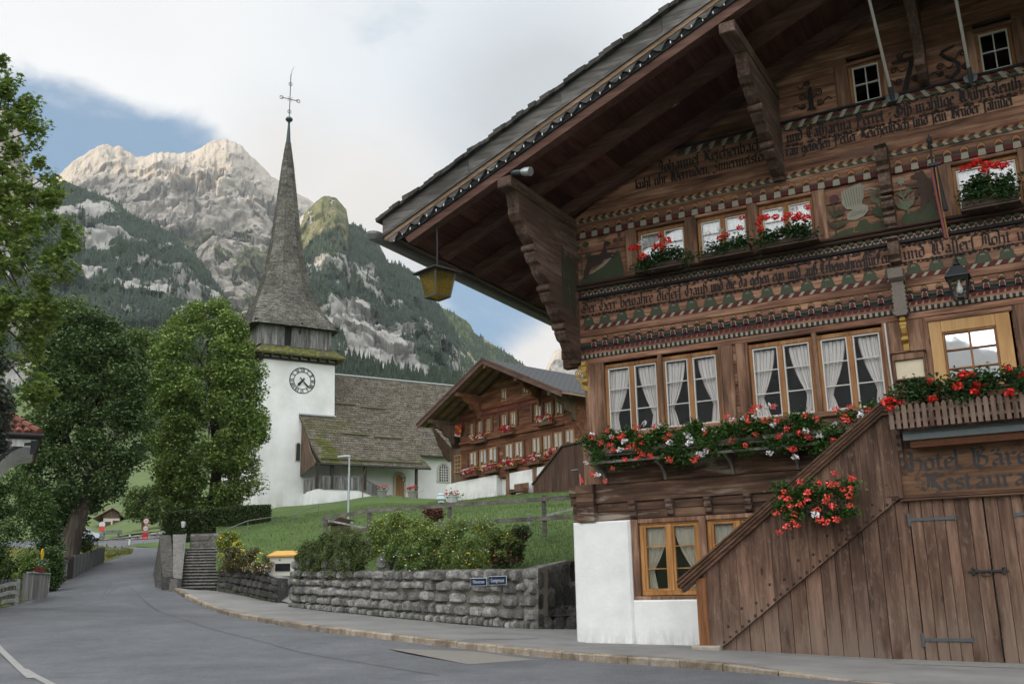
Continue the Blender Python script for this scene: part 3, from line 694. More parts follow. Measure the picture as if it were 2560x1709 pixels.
MB().box(.55, XE-.25, .75, .8, 2.7, 9.9).build('room_dark_backing', DARKIN, hotel)  # dark sheet behind the windows, room shade put in as colour
MB().box(1.4, 4.6, .65, .7, .9, 2.62).build('cellar_dark_backing', DARKIN, hotel)  # added dark backing, its colour stands in for shade behind the lower windows
# corner post, wall posts, sills
def wpost(*a): MB().bbox(*a).build('wall_post', POST, hotel)
wpost(.42, .84, -.07, .2, 4.45, 6.32, .04); wpost(.30, .72, -.05, .2, 3.47, 4.47, .03)
for a0, a1 in ((.84,.90),(2.24,2.34),(3.66,3.72),(4.26,4.32),(5.70,5.80),(7.12,7.22),(7.9,8.0)): wpost(a0, a1, -.035, .2, 4.50, 6.32, .015)
wpost(3.72, 3.98, -.02, .2, 4.52, 6.32, .01); wpost(4.06, 4.26, -.025, .2, 4.52, 6.32, .01)
for a0, a1 in ((1.60,1.88),(3.10,3.36),(4.56,4.80),(6.0,6.27),(8.52,8.80),(10.02,10.3)): wpost(a0, a1, -.05, .2, 8.28, 9.46, .02)
for a0, a1 in ((6.74,7.02),(7.72,7.84),(9.34,9.58),(10.26,10.5)): wpost(a0, a1, -.02, .2, 11.26, 12.25, .012)
wpost(7.2, 7.92, -.012, .2, 4.5, 6.32, .01); wpost(9.52, 9.9, -.03, .2, 4.5, 6.32, .02)
mb = MB()
mb.bbox(.80, 3.75, -.09, .05, 4.50, 4.62, .025); mb.bbox(4.2, 7.25, -.09, .05, 4.50, 4.62, .025); mb.bbox(.5, XE, -.03, .05, 6.31, 6.45, .015)
for a0, a1 in ((1.88,3.10),(3.36,4.56),(4.80,6.0),(8.80,10.02)): mb.bbox(a0, a1, -.06, .1, 9.38, 9.45, .015)
for a0, a1 in ((7.02,7.72),(9.58,10.26)): mb.bbox(a0-.05, a1+.05, -.05, .1, 12.17, 12.25, .01)
mb.build('wall_beams', LOG, hotel)
mb = MB(); mb.bbox(.3, XE, -.11, .02, 8.14, 8.22, .03); mb.bbox(.3, XE, -.15, .02, 8.22, 8.29, .025)
mb.build('sill_moulding', DBROWN, hotel)
# -- friezes ---------------------------------------------------------
XF = 13.0
def sect(a, z0, z1, w0, slant=0): return [(a, z0), (a+w0, z0), (a+w0+slant, z1), (a+slant, z1)]
mb = MB(); a = .36; k = 0
while a < XF:
    mb.cur = k % 2; mb.bbox(a, a+.055, -.05 if k % 2 == 0 else -.042, 0, 6.46, 6.545, .006); a += .0565; k += 1
mb.build('dentil_frieze', [CREAM, BLACK], hotel)
mb = MB(); mb.cur = 0; mb.box(.32, XF, -.016, 0, 6.685, 6.72)
mb.cur = 1; a = .35
while a < XF: mb.prism([(a, 6.61), (a+.07, 6.61), (a+.115, 6.68), (a, 6.68)], -.012, 0); a += .125
mb.build('tooth_frieze', [BLACK, RED], hotel)
def arch_pts(cx, z0, w, h, n=9): return [(cx-w, z0)]+[(cx-w*math.cos(math.pi*i/n), z0+h*math.sin(math.pi*i/n)) for i in range(1, n)]+[(cx+w, z0)]
mb = MB(); mb.cur = 0; mb.box(.32, XF, -.018, 0, 6.72, 6.75); mb.cur = 1
mb.tube([(.32, -.012, 6.785), (XF, -.012, 6.785)], .033, 8); mb.cur = 2; mb.box(.32, XF, -.014, 0, 6.82, 6.85)
a = .68
while a < XF:
    mb.cur = 3; mb.prism(arch_pts(a, 6.865, .072, .125), -.010, 0)
    mb.cur = 4; mb.prism(arch_pts(a, 6.865, .060, .108), -.016, 0)
    mb.cur = 3; mb.prism(arch_pts(a, 6.858, .06, .06), -.030, 0)
    mb.cur = 5; mb.prism([(a-.062, 6.72), (a+.062, 6.72), (a+.05, 6.83), (a-.05, 6.83)], -.050, 0)
    mb.cur = 2; mb.prism([(a-.047, 6.72), (a+.047, 6.72), (a+.04, 6.80), (a, 6.835), (a-.04, 6.80)], -.058, 0)
    a += .282
mb.build('arch_frieze', [BLACK, GREENP, RED, BLACK, OCHRE, CREAM], hotel)
mb = MB(); a = .42; k = 0
while a < XF:
    mb.cur = k % 2; w_ = .15 if k % 2 == 0 else .075; mb.prism(sect(a, 7.16, 7.245, w_, .07), -.022, 0); a += w_; k += 1
mb.build('diagonal_frieze', [RED, CREAM], hotel)
mb = MB(); a = .55
while a < XF:
    body = [(a-.20, 7.25), (a+.20, 7.25), (a+.19, 7.275), (a+.15, 7.28), (a+.145, 7.30)]+[(a+.122*math.cos(math.pi*i/9), 7.32+.15*math.sin(math.pi*i/9)**.8) for i in range(10)]+[(a-.145, 7.30), (a-.15, 7.28), (a-.19, 7.275)]
    mb.cur = 0; mb.prism(body, -.012, 0)
    mb.cur = 1; mb.prism([(p[0]+(p[0]-a)*.05, p[1]+(.012 if p[1] > 7.3 else 0)) for p in body], -.007, 0)
    mb.cur = 2
    for i in range(7):
        t_ = math.pi*(i+.5)/7; c_, s_ = math.cos(t_), math.sin(t_); mb.poly([(a+.012*c_, -.0135, 7.40+.012*s_), (a+.042*c_-.006*s_, -.0135, 7.40+.042*s_+.006*c_), (a+.042*c_+.006*s_, -.0135, 7.40+.042*s_-.006*c_)])
    a += .43
mb.build('scallop_frieze', [GREENP, BLACK, CREAM], hotel)
mb = MB(); mb.cur = 0; mb.bbox(.3, XF+3, -.06, 0, 7.92, 7.985, .02); a = .40
while a < XF:
    mb.cur = 1; mb.bbox(a, a+.10, -.05, 0, 8.06, 8.135, .008); mb.cur = 2; mb.prism(arch_pts(a+.13, 8.0, .036, .10, 6), -.03, 0)
    mb.cur = 3; mb.prism(arch_pts(a+.13, 8.0, .024, .075, 6), -.036, 0); mb.cur = 2; mb.bbox(a, a+.09, -.024, 0, 8.0, 8.045, .006); mb.cur = 3; mb.box(a+.02, a+.06, -.03, -.0, 8.01, 8.04); a += .165
mb.cur = 3; mb.box(.32, XF, -.012, 0, 7.985, 8.14)
mb.build('block_frieze', [BLACK, GREENP, CREAM, RED], hotel)
mb = MB(); a = .50; mb.cur = 0; mb.box(.32, XF, -.02, 0, 9.47, 9.60); mb.cur = 2; mb.box(.32, XF, -.03, 0, 9.59, 9.625)
while a < XF:
    mb.cur = 1; mb.prism([(a-.075, 9.465), (a+.075, 9.465), (a+.065, 9.60), (a-.065, 9.60)], -.055, 0)
    mb.cur = 3; mb.prism(arch_pts(a, 9.64, .092, .135), -.008, 0); mb.cur = 4; mb.prism(arch_pts(a, 9.64, .08, .12), -.013, 0)
    mb.cur = 0; mb.prism(arch_pts(a, 9.625, .07, .065, 5), -.022, 0); mb.cur = 5; mb.box(a+.085, a+.235, -.045, 0, 9.48, 9.585); a += .318
mb.build('upper_arch_frieze', [RED, CREAM, GREENP, BLACK, OCHRE, RED], hotel)
mb = MB(); a = .34; k = 0
while a < XF:
    mb.cur = 0 if k % 2 else 1; w_ = .12 if k % 2 else .08; mb.prism(sect(a, 9.865, 9.935, w_, -.045), -.022, 0)
    if k % 2: mb.cur = 2; mb.prism(sect(a, 9.94, 10.0, .085, .035), -.014, 0); mb.cur = 3; mb.prism(sect(a+.088, 9.94, 9.985, .08, .03), -.012, 0)
    a += w_; k += 1
mb.build('upper_diagonal_frieze', [GREENP, CREAM, RED, OCHRE], hotel)
mb = MB(); a = 3.0; k = 0; mb.cur = 0; mb.bbox(2.6, 2*XR-2.6, -.06, 0, 11.19, 11.25, .02)
while a < XF:
    s_ = .10 if a < 7.9 else -.10
    mb.cur = 1; mb.prism(sect(a, 11.03, 11.10, .20, s_*.5), -.02, 0); mb.cur = 2; mb.prism(sect(a+.02, 11.11, 11.17, .16, s_*.5), -.026, 0)
    mb.cur = 3; mb.prism(sect(a+.205, 11.02, 11.18, .085, s_), -.03, 0); a += .295
mb.build('attic_frieze', [BLACK, GREENP, RED, CREAM], hotel)
# -- small corbels under the first floor
for k in range(8):
    a = 1.40+.872*k
    if a > 7: break
    mb = MB(); P = [(-.16, 3.06), (-.15, 3.0), (-.10, 2.95), (-.13, 2.90), (-.10, 2.84), (-.06, 2.82), (-.07, 2.74), (-.02, 2.70), (.05, 2.70), (.05, 3.06)]
    mb.prism(P, a, a+.15, 'x'); mb.build('corbel', CONS, hotel)
# -- log ends at the left corner
def lend(*a): MB().bbox(*a).build('log_end', LOGD, hotel)
for a0, z0, z1, y0 in ((-.14,3.24,3.47,.02),(-.11,3.05,3.23,.04),(-.05,2.86,3.04,.02),(-.04,2.67,2.85,.03)): lend(a0, .28, y0, y0+.28, z0, z1-.01, .012)
for i, (a0, z0) in enumerate(((-.20,6.32),(-.24,6.55),(-.16,6.78),(-.08,7.0))): lend(a0, .30, .05, .3, z0, z0+.22, .02)
for i in range(12): lend(.0+.05*(i % 2), .30, .05, .25, 7.24+i*.23, 7.24+i*.23+.22, .02)
mb = MB(); mb.prism([(-.16, 2.65), (.25, 2.65), (.25, 3.5), (-.2, 3.48), (-.22, 3.3), (-.17, 3.2), (-.21, 3.1), (-.17, 2.9), (-.2, 2.8)], .15, .58, 'x')
mb.build('corner_bracket', LOGD, hotel)
# -- big console at the left corner
def profile_steps(A, B, n, d):
    """scalloped line from A to B (b,z), n lobes of depth d"""
    A = Vector(A); B = Vector(B); u = B-A; nrm = Vector((u.y, -u.x)).normalized(); out = []
    for k in range(n):
        for s, e in ((0, 0), (.10, .9), (.28, 1.0), (.40, .35), (.62, .55), (.78, .15), (.92, -.25)): p = A+u*((k+s)/n)+nrm*d*e; out.append((p.x, p.y))
    out.append((B.x, B.y)); return out
def console(name, a0, a1, top, tip, foot, lobes, d, mat=CONS, rolls=True, zwall=None):
    pts = [(-.02, top[1])]+[tip]+profile_steps((tip[0]-.12, tip[1]-.32), foot, lobes, -d)+[(-.02, foot[1])]
    P = [(-b, z) for b, z in pts]
    mb = MB(); mb.prism(P, a0, a1, 'x')
    if rolls:
        A = Vector((tip[0]-.12, tip[1]-.32)); B = Vector(foot)
        for k in range(1, lobes):
            p = A.lerp(B, (k+.02)/lobes); mb.tube([(a0-.02, -p.x-.05, p.y), (a1+.02, -p.x-.05, p.y)], .075, 10)
    return mb.build(name, mat, hotel)
console('eave_console', .04, .32, (0, 9.70), (3.02, 9.70), (.12, 6.36), 4, .13)
mb = MB(); mb.bbox(.0, .34, -3.32, .1, 9.70, 9.955, .03); mb.box(.345, .36, -3.0, -.05, 9.79, 9.84)
for k in range(34): mb.prism([(-3.0+k*.086, 9.785), (-2.96+k*.086, 9.785), (-2.98+k*.086, 9.74)], .34, .352, 'x')
mb.build('eave_purlin', CONS, hotel)
mb = MB(); mb.cur = 0
for k in range(9): mb.box(.32, .326, -.9+.09*k, -.9+.09*k+.06, 7.9+rnd.uniform(-.6,.3), 8.9+rnd.uniform(-.2,.4))
mb.build('console_paint', plain('faded_green_paint', (.04,.045,.028), .85, var=.5, scale=7), hotel)
console('purlin_console', 5.22, 5.48, (0, 11.80), (2.45, 11.80), (.10, 9.84), 3, .11)
MB().bbox(5.18, 5.50, -3.32, .1, 11.82, 12.06, .02).build('middle_purlin', CONS, hotel)
console('purlin_console', 2*XR-5.48, 2*XR-5.22, (0, 11.80), (2.45, 11.80), (.10, 9.84), 3, .11)
MB().bbox(2*XR-5.5, 2*XR-5.18, -3.32, .1, 11.82, 12.06, .02).build('middle_purlin', CONS, hotel)
console('eave_console', 2*XR-.32, 2*XR-.04, (0, 9.70), (3.02, 9.70), (.12, 6.36), 4, .13)
MB().bbox(2*XR-.34, 2*XR, -3.32, .1, 9.70, 9.955, .03).build('eave_purlin', CONS, hotel)
mb = MB(); mb.prism([(.05, 11.26), (-.30, 11.28), (-.46, 11.36), (-.40, 11.45), (-.52, 11.52), (-.52, 11.66), (-.34, 11.70), (-.40, 12.2), (-1.0, 12.8), (-1.8, 13.05), (.05, 13.05)], 8.42, 8.62, 'x')
mb.bbox(8.36, 8.68, -3.32, .1, 13.05, 13.36, .03); mb.build('ridge_console', CONS, hotel)
def lobed(a0, a1, z1, z0, b, name='cross_wall_corbel'):
    mb = MB(); h = z1-z0; n = 2 if h > .6 else 1; P = [(.03, z1)]
    for k in range(n):
        t0 = z1-h*k/n; hh = h/n; bb = b*(1-.25*k)
        P += [(-bb, t0-.01), (-bb-.02, t0-.05), (-bb*.80, t0-.09), (-bb*.86, t0-.3*hh), (-bb*.92, t0-.5*hh), (-bb*.85, t0-.72*hh), (-bb*.6, t0-.86*hh), (-bb*.62, t0-.97*hh)]
    P.append((.03, z0)); mb.prism(P, a0, a1, 'x'); return mb.build(name, CONS, hotel)
for k, (z1, z0, b) in enumerate(((10.06,9.02,.42),(8.90,8.24,.36),(8.02,7.50,.34))): lobed(7.42+.015*k, 7.66, z1, z0, b)
def carved_board(x):
    mb = MB(); P = [(x, 7.36), (x+.28, 7.36), (x+.28, 7.1), (x+.25, 7.04)]
    for k in range(7): zz_ = 7.0-.085*k; P += [(x+.26, zz_), (x+.295, zz_-.045)]
    P += [(x+.24, 6.37), (x+.06, 6.37)]
    for k in range(7): zz_ = 6.42+.085*k; P += [(x+.005, zz_), (x+.04, zz_+.045)]
    P += [(x+.02, 7.06), (x, 7.1)]; mb.prism(P, -.24, .02); mb.prism([(.0, 7.36), (-.36, 7.34), (-.34, 7.14), (-.26, 7.08), (.0, 7.08)], x-.005, x+.285, 'x')
    mb.build('carved_bracket', plain('grey_carving', (.17,.145,.125), .85, var=.35, scale=18), hotel)
carved_board(7.40); carved_board(9.90)
SCR = plain('yellow_scroll_paint', (.40,.25,.065), .7, var=.3, scale=14)
def scroll(a):
    mb = MB(); P = [(.02, 6.36), (-.17, 6.36), (-.19, 6.28), (-.14, 6.24), (-.17, 6.12), (-.12, 6.02), (-.06, 5.98), (-.11, 5.94), (-.12, 5.86), (-.05, 5.82), (-.08, 5.76), (-.07, 5.68), (.02, 5.66)]
    mb.prism(P, a, a+.10, 'x')
    for zc, r in ((6.20, .05), (5.90, .04)): mb.tube([(a-.015, -.12, zc), (a+.115, -.12, zc)], r, 12)
    return mb
scroll(7.50).build('scroll_bracket', SCR, hotel); scroll(.40).build('scroll_bracket', SCR, hotel)
mb = MB()
for i in range(26):
    t_ = i/25*4.5*math.pi; r = .105*(1-i/30)
mb.tube([(.27+.11*(1-i/44)*math.cos(i*.36), -.05, 6.12+.11*(1-i/44)*math.sin(i*.36)) for i in range(40)], .017, 6); mb.tube([(.27, -.05, 6.24), (.36, -.05, 6.3), (.4, -.05, 6.26)], .03, 6); mb.tube([(.22,-.05,6.02),(.33,-.05,5.9),(.38,-.05,5.72)], .035, 6)
mb.build('scroll_ornament', SCR, hotel)
# -- roof ------------------------------------------------------------
def half(a): return a if a <= XR else 2*XR-a
def both(fn):
    for sgn in (0, 1): fn(lambda a: a if not sgn else 2*XR-a)
def both2(fn, name, mat):
    global mb
    for sgn in (0, 1):
        mb = MB(); fn((lambda a: a) if not sgn else (lambda a: 2*XR-a)); mb.build(name, mat, hotel)
mb = MB()
def soff(mx):
    a = -2.62
    while a < XR-.05:
        a1 = min(a+.62, XR); z0, z1 = zr(a)+.30+rnd.uniform(0,.012), zr(a1)+.30
        p = [(mx(a+.004), z0), (mx(a1-.004), z1), (mx(a1-.004), z1+.05), (mx(a+.004), z0+.05)]
        mb.prism(p, -3.34, 13.6); a = a1
both(soff); mb.build('soffit_boards', ROOFW, hotel)
for bpos in (3.2, 1.85, .30, -1.15, -2.5, -3.9, -5.3):
    def raf(mx):
        m2 = MB(); e = rnd.uniform(0, .05)
        m2.prism([(mx(-2.36+e), zr(-2.36+e)+.02), (mx(XR), zr(XR)), (mx(XR), zr(XR)+.29), (mx(-2.5+e), zr(-2.5+e)+.29)], -bpos-.12, -bpos+.12); m2.build('rafter', RAFT, hotel)
    both(raf)
mb = MB()
def slab(mx):
    P = [(mx(-3.05), zr(-3.05)+.92), (mx(XR), zr(XR)+.98), (mx(XR), zr(XR)+.36), (mx(-2.66), zr(-2.66)+.36), (mx(-3.0), zr(-3.0)+.62)]
    mb.prism(P, -3.36, 13.7)
both(slab); mb.build('roof', plain('roof_core', (.07,.05,.04), .9), hotel)
SHING = plain('old_shingle', (.055,.052,.048), .95, var=.5, scale=5, isl=.4)
mb = MB()
def shing(mx):
    a = -3.12
    while a < XR:
        L = rnd.uniform(.10, .22); h = rnd.uniform(.03, .09)
        mb.prism([(mx(a), zr(a)+.93), (mx(a+L), zr(a+L)+.93), (mx(a+L+.02), zr(a+L)+1.0+h*.5), (mx(a-.02), zr(a)+.97+h)], -3.56+rnd.uniform(-.03,.03), -2.9); a += L*.9
both(shing)
for k in range(34):
    a = -3.1+k*.345
    for sgn in (0, 1):
        mx = (lambda q: q) if not sgn else (lambda q: 2*XR-q)
        if a < XR: mb.prism([(mx(a), zr(a)+.99), (mx(min(a+.40, XR)), zr(min(a+.40, XR))+.99), (mx(min(a+.40, XR)), zr(min(a+.40, XR))+1.03), (mx(a), zr(a)+1.03)], -3.3, 13.8)
mb.build('roof_shingles', SHING, hotel)
mb = MB()
def barge(mx):
    a = -3.0
    while a < XR-.02:
        a1 = min(a+2.35, XR); g = .004
        mb.prism([(mx(a+g), zr(a)+.575), (mx(a1-g), zr(a1)+.575), (mx(a1-g), zr(a1)+.93), (mx(a+g), zr(a)+.93)], -3.44-rnd.uniform(0,.008), -3.36); a = a1
    mb.prism([(mx(-3.0), zr(-3.0)+.50), (mx(XR), zr(XR)+.50), (mx(XR), zr(XR)+.575), (mx(-3.0), zr(-3.0)+.575)], -3.47, -3.40)
both2(barge, 'bargeboard', GREYW)
mb = MB()
def trim(mx): mb.prism([(mx(-2.95), zr(-2.95)+.40), (mx(XR), zr(XR)+.40), (mx(XR), zr(XR)+.50), (mx(-2.95), zr(-2.95)+.50)], -3.43, -3.36)
both(trim); mb.build('trim_board', wood('tan_board', (.10,.06,.04), (.22,.14,.09), (.36,.25,.17), 'X'), hotel)
mb = MB()
def scal(mx):
    a = -2.9
    while a < XR-.3:
        pts = [(mx(a), zr(a)+.40)]+[(mx(a+.33*i/8), zr(a+.33*i/8)+.40-.13*math.sin(math.pi*i/8)**1.5-.015) for i in range(9)]+[(mx(a+.33), zr(a+.33)+.40)]
        mb.prism(pts, -3.415, -3.37); a += .335
both2(scal, 'scalloped_board', GREYW)
mb = MB()
def inner_f(mx): mb.prism([(mx(-2.6), zr(-2.6)+.22), (mx(XR), zr(XR)+.22), (mx(XR), zr(XR)+.42), (mx(-2.85), zr(-2.85)+.42)], -3.36, -3.32)
both2(inner_f, 'inner_fascia', BLACK)
mb = MB()
def eavef(mx): mb.prism([(mx(-2.66), zr(-2.66)+.30), (mx(-2.60), zr(-2.60)+.26), (mx(-2.60), zr(-2.6)+.40), (mx(-3.0), zr(-3.0)+.66), (mx(-3.05), zr(-3.05)+.60)], -3.36, 13.6)
both2(eavef, 'eave_board', DBROWN)
mb = MB(); n = 10
rr = [[(-3.14+.17*math.cos(math.pi+math.pi*i/n), y, zr(-3.0)+.60+.20*math.sin(math.pi+math.pi*i/n)) for i in range(n+1)]+[(-3.14+.155*math.cos(-math.pi*i/n), y, zr(-3.0)+.60+.185*math.sin(-math.pi*i/n)) for i in range(n+1)] for y in (-3.62, 13.7)]
mb.ring(rr); mb.lathe([(.001, -.2), (.1, -.17), (.155, -.06), (.16, 0)], (-3.14, -3.60, zr(-3.0)+.60), 14)
mb.build('gutter', plain('zinc_gutter', (.20,.21,.21), .5, .5), hotel)
# -- windows ----------------------------------------------------------
def curtain(mb, x0, x1, z0, z1, y, left, tie=.27, top=.92, waist=.24, foot=.45, cols=(0, 1), n=28, m=14):
    """a tied-back curtain of one sash"""
    W_ = x1-x0; o = len(mb.v); ph = rnd.uniform(0, 6)
    for j in range(m+1):
        v = j/m; zz_ = lerp(z1, z0, v)
        if v < 1-tie: w_ = lerp(top, waist, (v/(1-tie))**1.7)
        else: w_ = lerp(waist, foot, ((v-1+tie)/tie)**.8)
        for i in range(n+1):
            u = i/n; xx = x0+u*w_*W_ if left else x1-u*w_*W_
            mb.v.append((xx, y+.018*math.sin(u*21+ph)+.008*math.sin(u*47), zz_))
    for j in range(m):
        for i in range(n):
            mb.f.append((o+j*(n+1)+i, o+j*(n+1)+i+1, o+(j+1)*(n+1)+i+1, o+(j+1)*(n+1)+i)); mb.m.append(cols[1] if (i % 5 == 2) else cols[0])
def sheer(mb, x0, x1, z0, z1, y, n=30):
    o = len(mb.v); ph = rnd.uniform(0, 6)
    for zz_ in (z1, z0):
        for i in range(n+1): u = i/n; mb.v.append((lerp(x0, x1, u), y+.015*math.sin(u*26+ph), zz_))
    for i in range(n): mb.f.append((o+i, o+i+1, o+n+2+i, o+n+1+i)); mb.m.append(0)
def window(x0, x1, z0, z1, style, lab=None):
    y = .06; mid = (x0+x1)/2; fr = MB(); sa = MB(); pa = MB(); cu = MB()
    fw = .075 if style != 'cellar' else .09
    fr.bbox(x0-fw, x1+fw, y-.03, y+.10, z1, z1+fw+.02, .01); fr.bbox(x0-fw, x1+fw, y-.03, y+.10, z0-fw, z0, .01)
    fr.bbox(x0-fw, x0, y-.03, y+.10, z0, z1, .01); fr.bbox(x1, x1+fw, y-.03, y+.10, z0, z1, .01)
    mats = {'main': (FRAMEW, SASH), 'upper': (FRAMEW, SASH), 'cellar': (HONEY, HONEY), 'attic': (FRAMEW, SASH)}[style]
    if style == 'attic': cells = [(x0, x1)]
    else: fr.bbox(mid-.055, mid+.055, y-.035, y+.08, z0, z1, .01); cells = [(x0, mid-.055), (mid+.055, x1)]
    for k, (c0, c1) in enumerate(cells):
        s = .032 if style != 'cellar' else .055
        sa.bbox(c0, c1, y-.012, y+.05, z0, z0+s, .006); sa.bbox(c0, c1, y-.012, y+.05, z1-s, z1, .006); sa.bbox(c0, c0+s, y-.010, y+.05, z0+s, z1-s, .006); sa.bbox(c1-s, c1, y-.010, y+.05, z0+s, z1-s, .006)
        nb = {'main': 3, 'upper': 3, 'cellar': 3, 'attic': 2}[style]
        for i in range(1, nb): zz_ = lerp(z0, z1, i/nb); sa.bbox(c0+s, c1-s, y-.008, y+.04, zz_-.012, zz_+.012, .004)
        if style == 'attic': cc_ = (c0+c1)/2; sa.bbox(cc_-.012, cc_+.012, y-.009, y+.04, z0+s, z1-s, .004)
        pa.add([(c0+.01, y+.02, z0+.01), (c1-.01, y+.02, z0+.01), (c1-.01, y+.02, z1-.01), (c0+.01, y+.02, z1-.01)], [(0,1,2,3)])
        if style == 'main': curtain(cu, c0+.02, c1-.02, z0+.03, z1-.05, y+.09, k == 0, rnd.uniform(.22,.32), rnd.uniform(.84,.98), rnd.uniform(.18,.30), rnd.uniform(.36,.55))
        if style == 'upper': sheer(cu, c0+.02, c1-.02, lerp(z0, z1, .42 if k == 0 else .5), z1-.02, y+.08) if True else None
        if style == 'cellar': curtain(cu, c0+.02, c1-.02, z0+.05, z1-.05, y+.10, k == 0, .3, 1.0, .28, .42, (0, 0))
    f = fr.build('window', mats[0], hotel); sa.build('sash', mats[1], f)
    pa.build('pane', {'main': GLASS, 'upper': GLASSR, 'cellar': GLASS, 'attic': GLASS}[style], f)
    if cu.v: cu.build('curtain', [CURT, CURTP] if style == 'main' else ([CURTB] if style == 'cellar' else [CURT]), f, smooth=True)
    if lab: f['label'] = lab
    return f
for x0, x1 in ((.97,2.17),(2.38,3.58),(4.40,5.62),(5.86,7.05)): window(x0, x1, 4.64, 6.16, 'main')
for x0, x1 in ((1.97,3.03),(3.45,4.49),(4.88,5.93),(8.87,9.96),(10.4,11.4)): window(x0, x1, 8.34, 9.28, 'upper')
for x0, x1 in ((7.10,7.65),(9.64,10.18)): window(x0, x1, 11.28, 12.13, 'attic')
for x0, x1 in ((1.66,2.88),(3.22,4.4)): window(x0, x1, 1.10, 2.52, 'cellar')
mb = MB(); mb.bbox(1.40, 1.56, -.04, .3, .92, 2.65, .01); mb.bbox(2.97, 3.13, -.045, .3, .92, 2.65, .01); mb.bbox(4.5, 4.66, -.04, .3, .92, 2.65, .01); mb.bbox(1.39, 4.66, -.06, .3, .90, 1.0, .02); mb.bbox(1.56, 4.5, -.02, .3, 2.56, 2.655, .01)
mb.build('cellar_window_surround', POST, hotel)
# big larch window at the right
mb = MB(); X0, X1, Z0, Z1 = 8.0, 9.46, 4.72, 6.2
mb.bbox(X0, X0+.23, -.02, .15, Z0, Z1, .01); mb.bbox(X1-.26, X1, -.02, .15, Z0, Z1, .01); mb.bbox(X0+.23, X1-.26, -.018, .15, 5.96, Z1, .01); mb.bbox(X0+.23, X1-.26, -.018, .15, Z0, 4.84, .01)
f = mb.build('window', LIGHTW, hotel, label='wide pale larch window with six panes')
mb = MB(); x0, x1, z0, z1 = 8.23, 9.2, 4.84, 5.96
for q in ((x0, x1, z0, z0+.045), (x0, x1, z1-.045, z1), (x0, x0+.045, z0+.045, z1-.045), (x1-.045, x1, z0+.045, z1-.045)): mb.bbox(q[0], q[1], -.005, .1, q[2], q[3], .01)
mb.bbox((x0+x1)/2-.018, (x0+x1)/2+.018, .0, .1, z0+.045, z1-.045, .006)
for i in (1, 2): zz_ = lerp(z0, z1, i/3); mb.bbox(x0+.045, x1-.045, .002, .1, zz_-.016, zz_+.016, .006)
mb.build('sash', FRAMEW, f); MB().add([(x0, .05, z0), (x1, .05, z0), (x1, .05, z1), (x0, .05, z1)], [(0,1,2,3)]).build('pane', GLASSW, f)
mb = MB(); mb.bbox(7.98, 8.01, -.01, .2, 4.5, 6.32, .004); mb.bbox(7.95, 9.52, -.04, .1, 6.2, 6.3, .01); mb.build('window_trim', LOG, hotel)
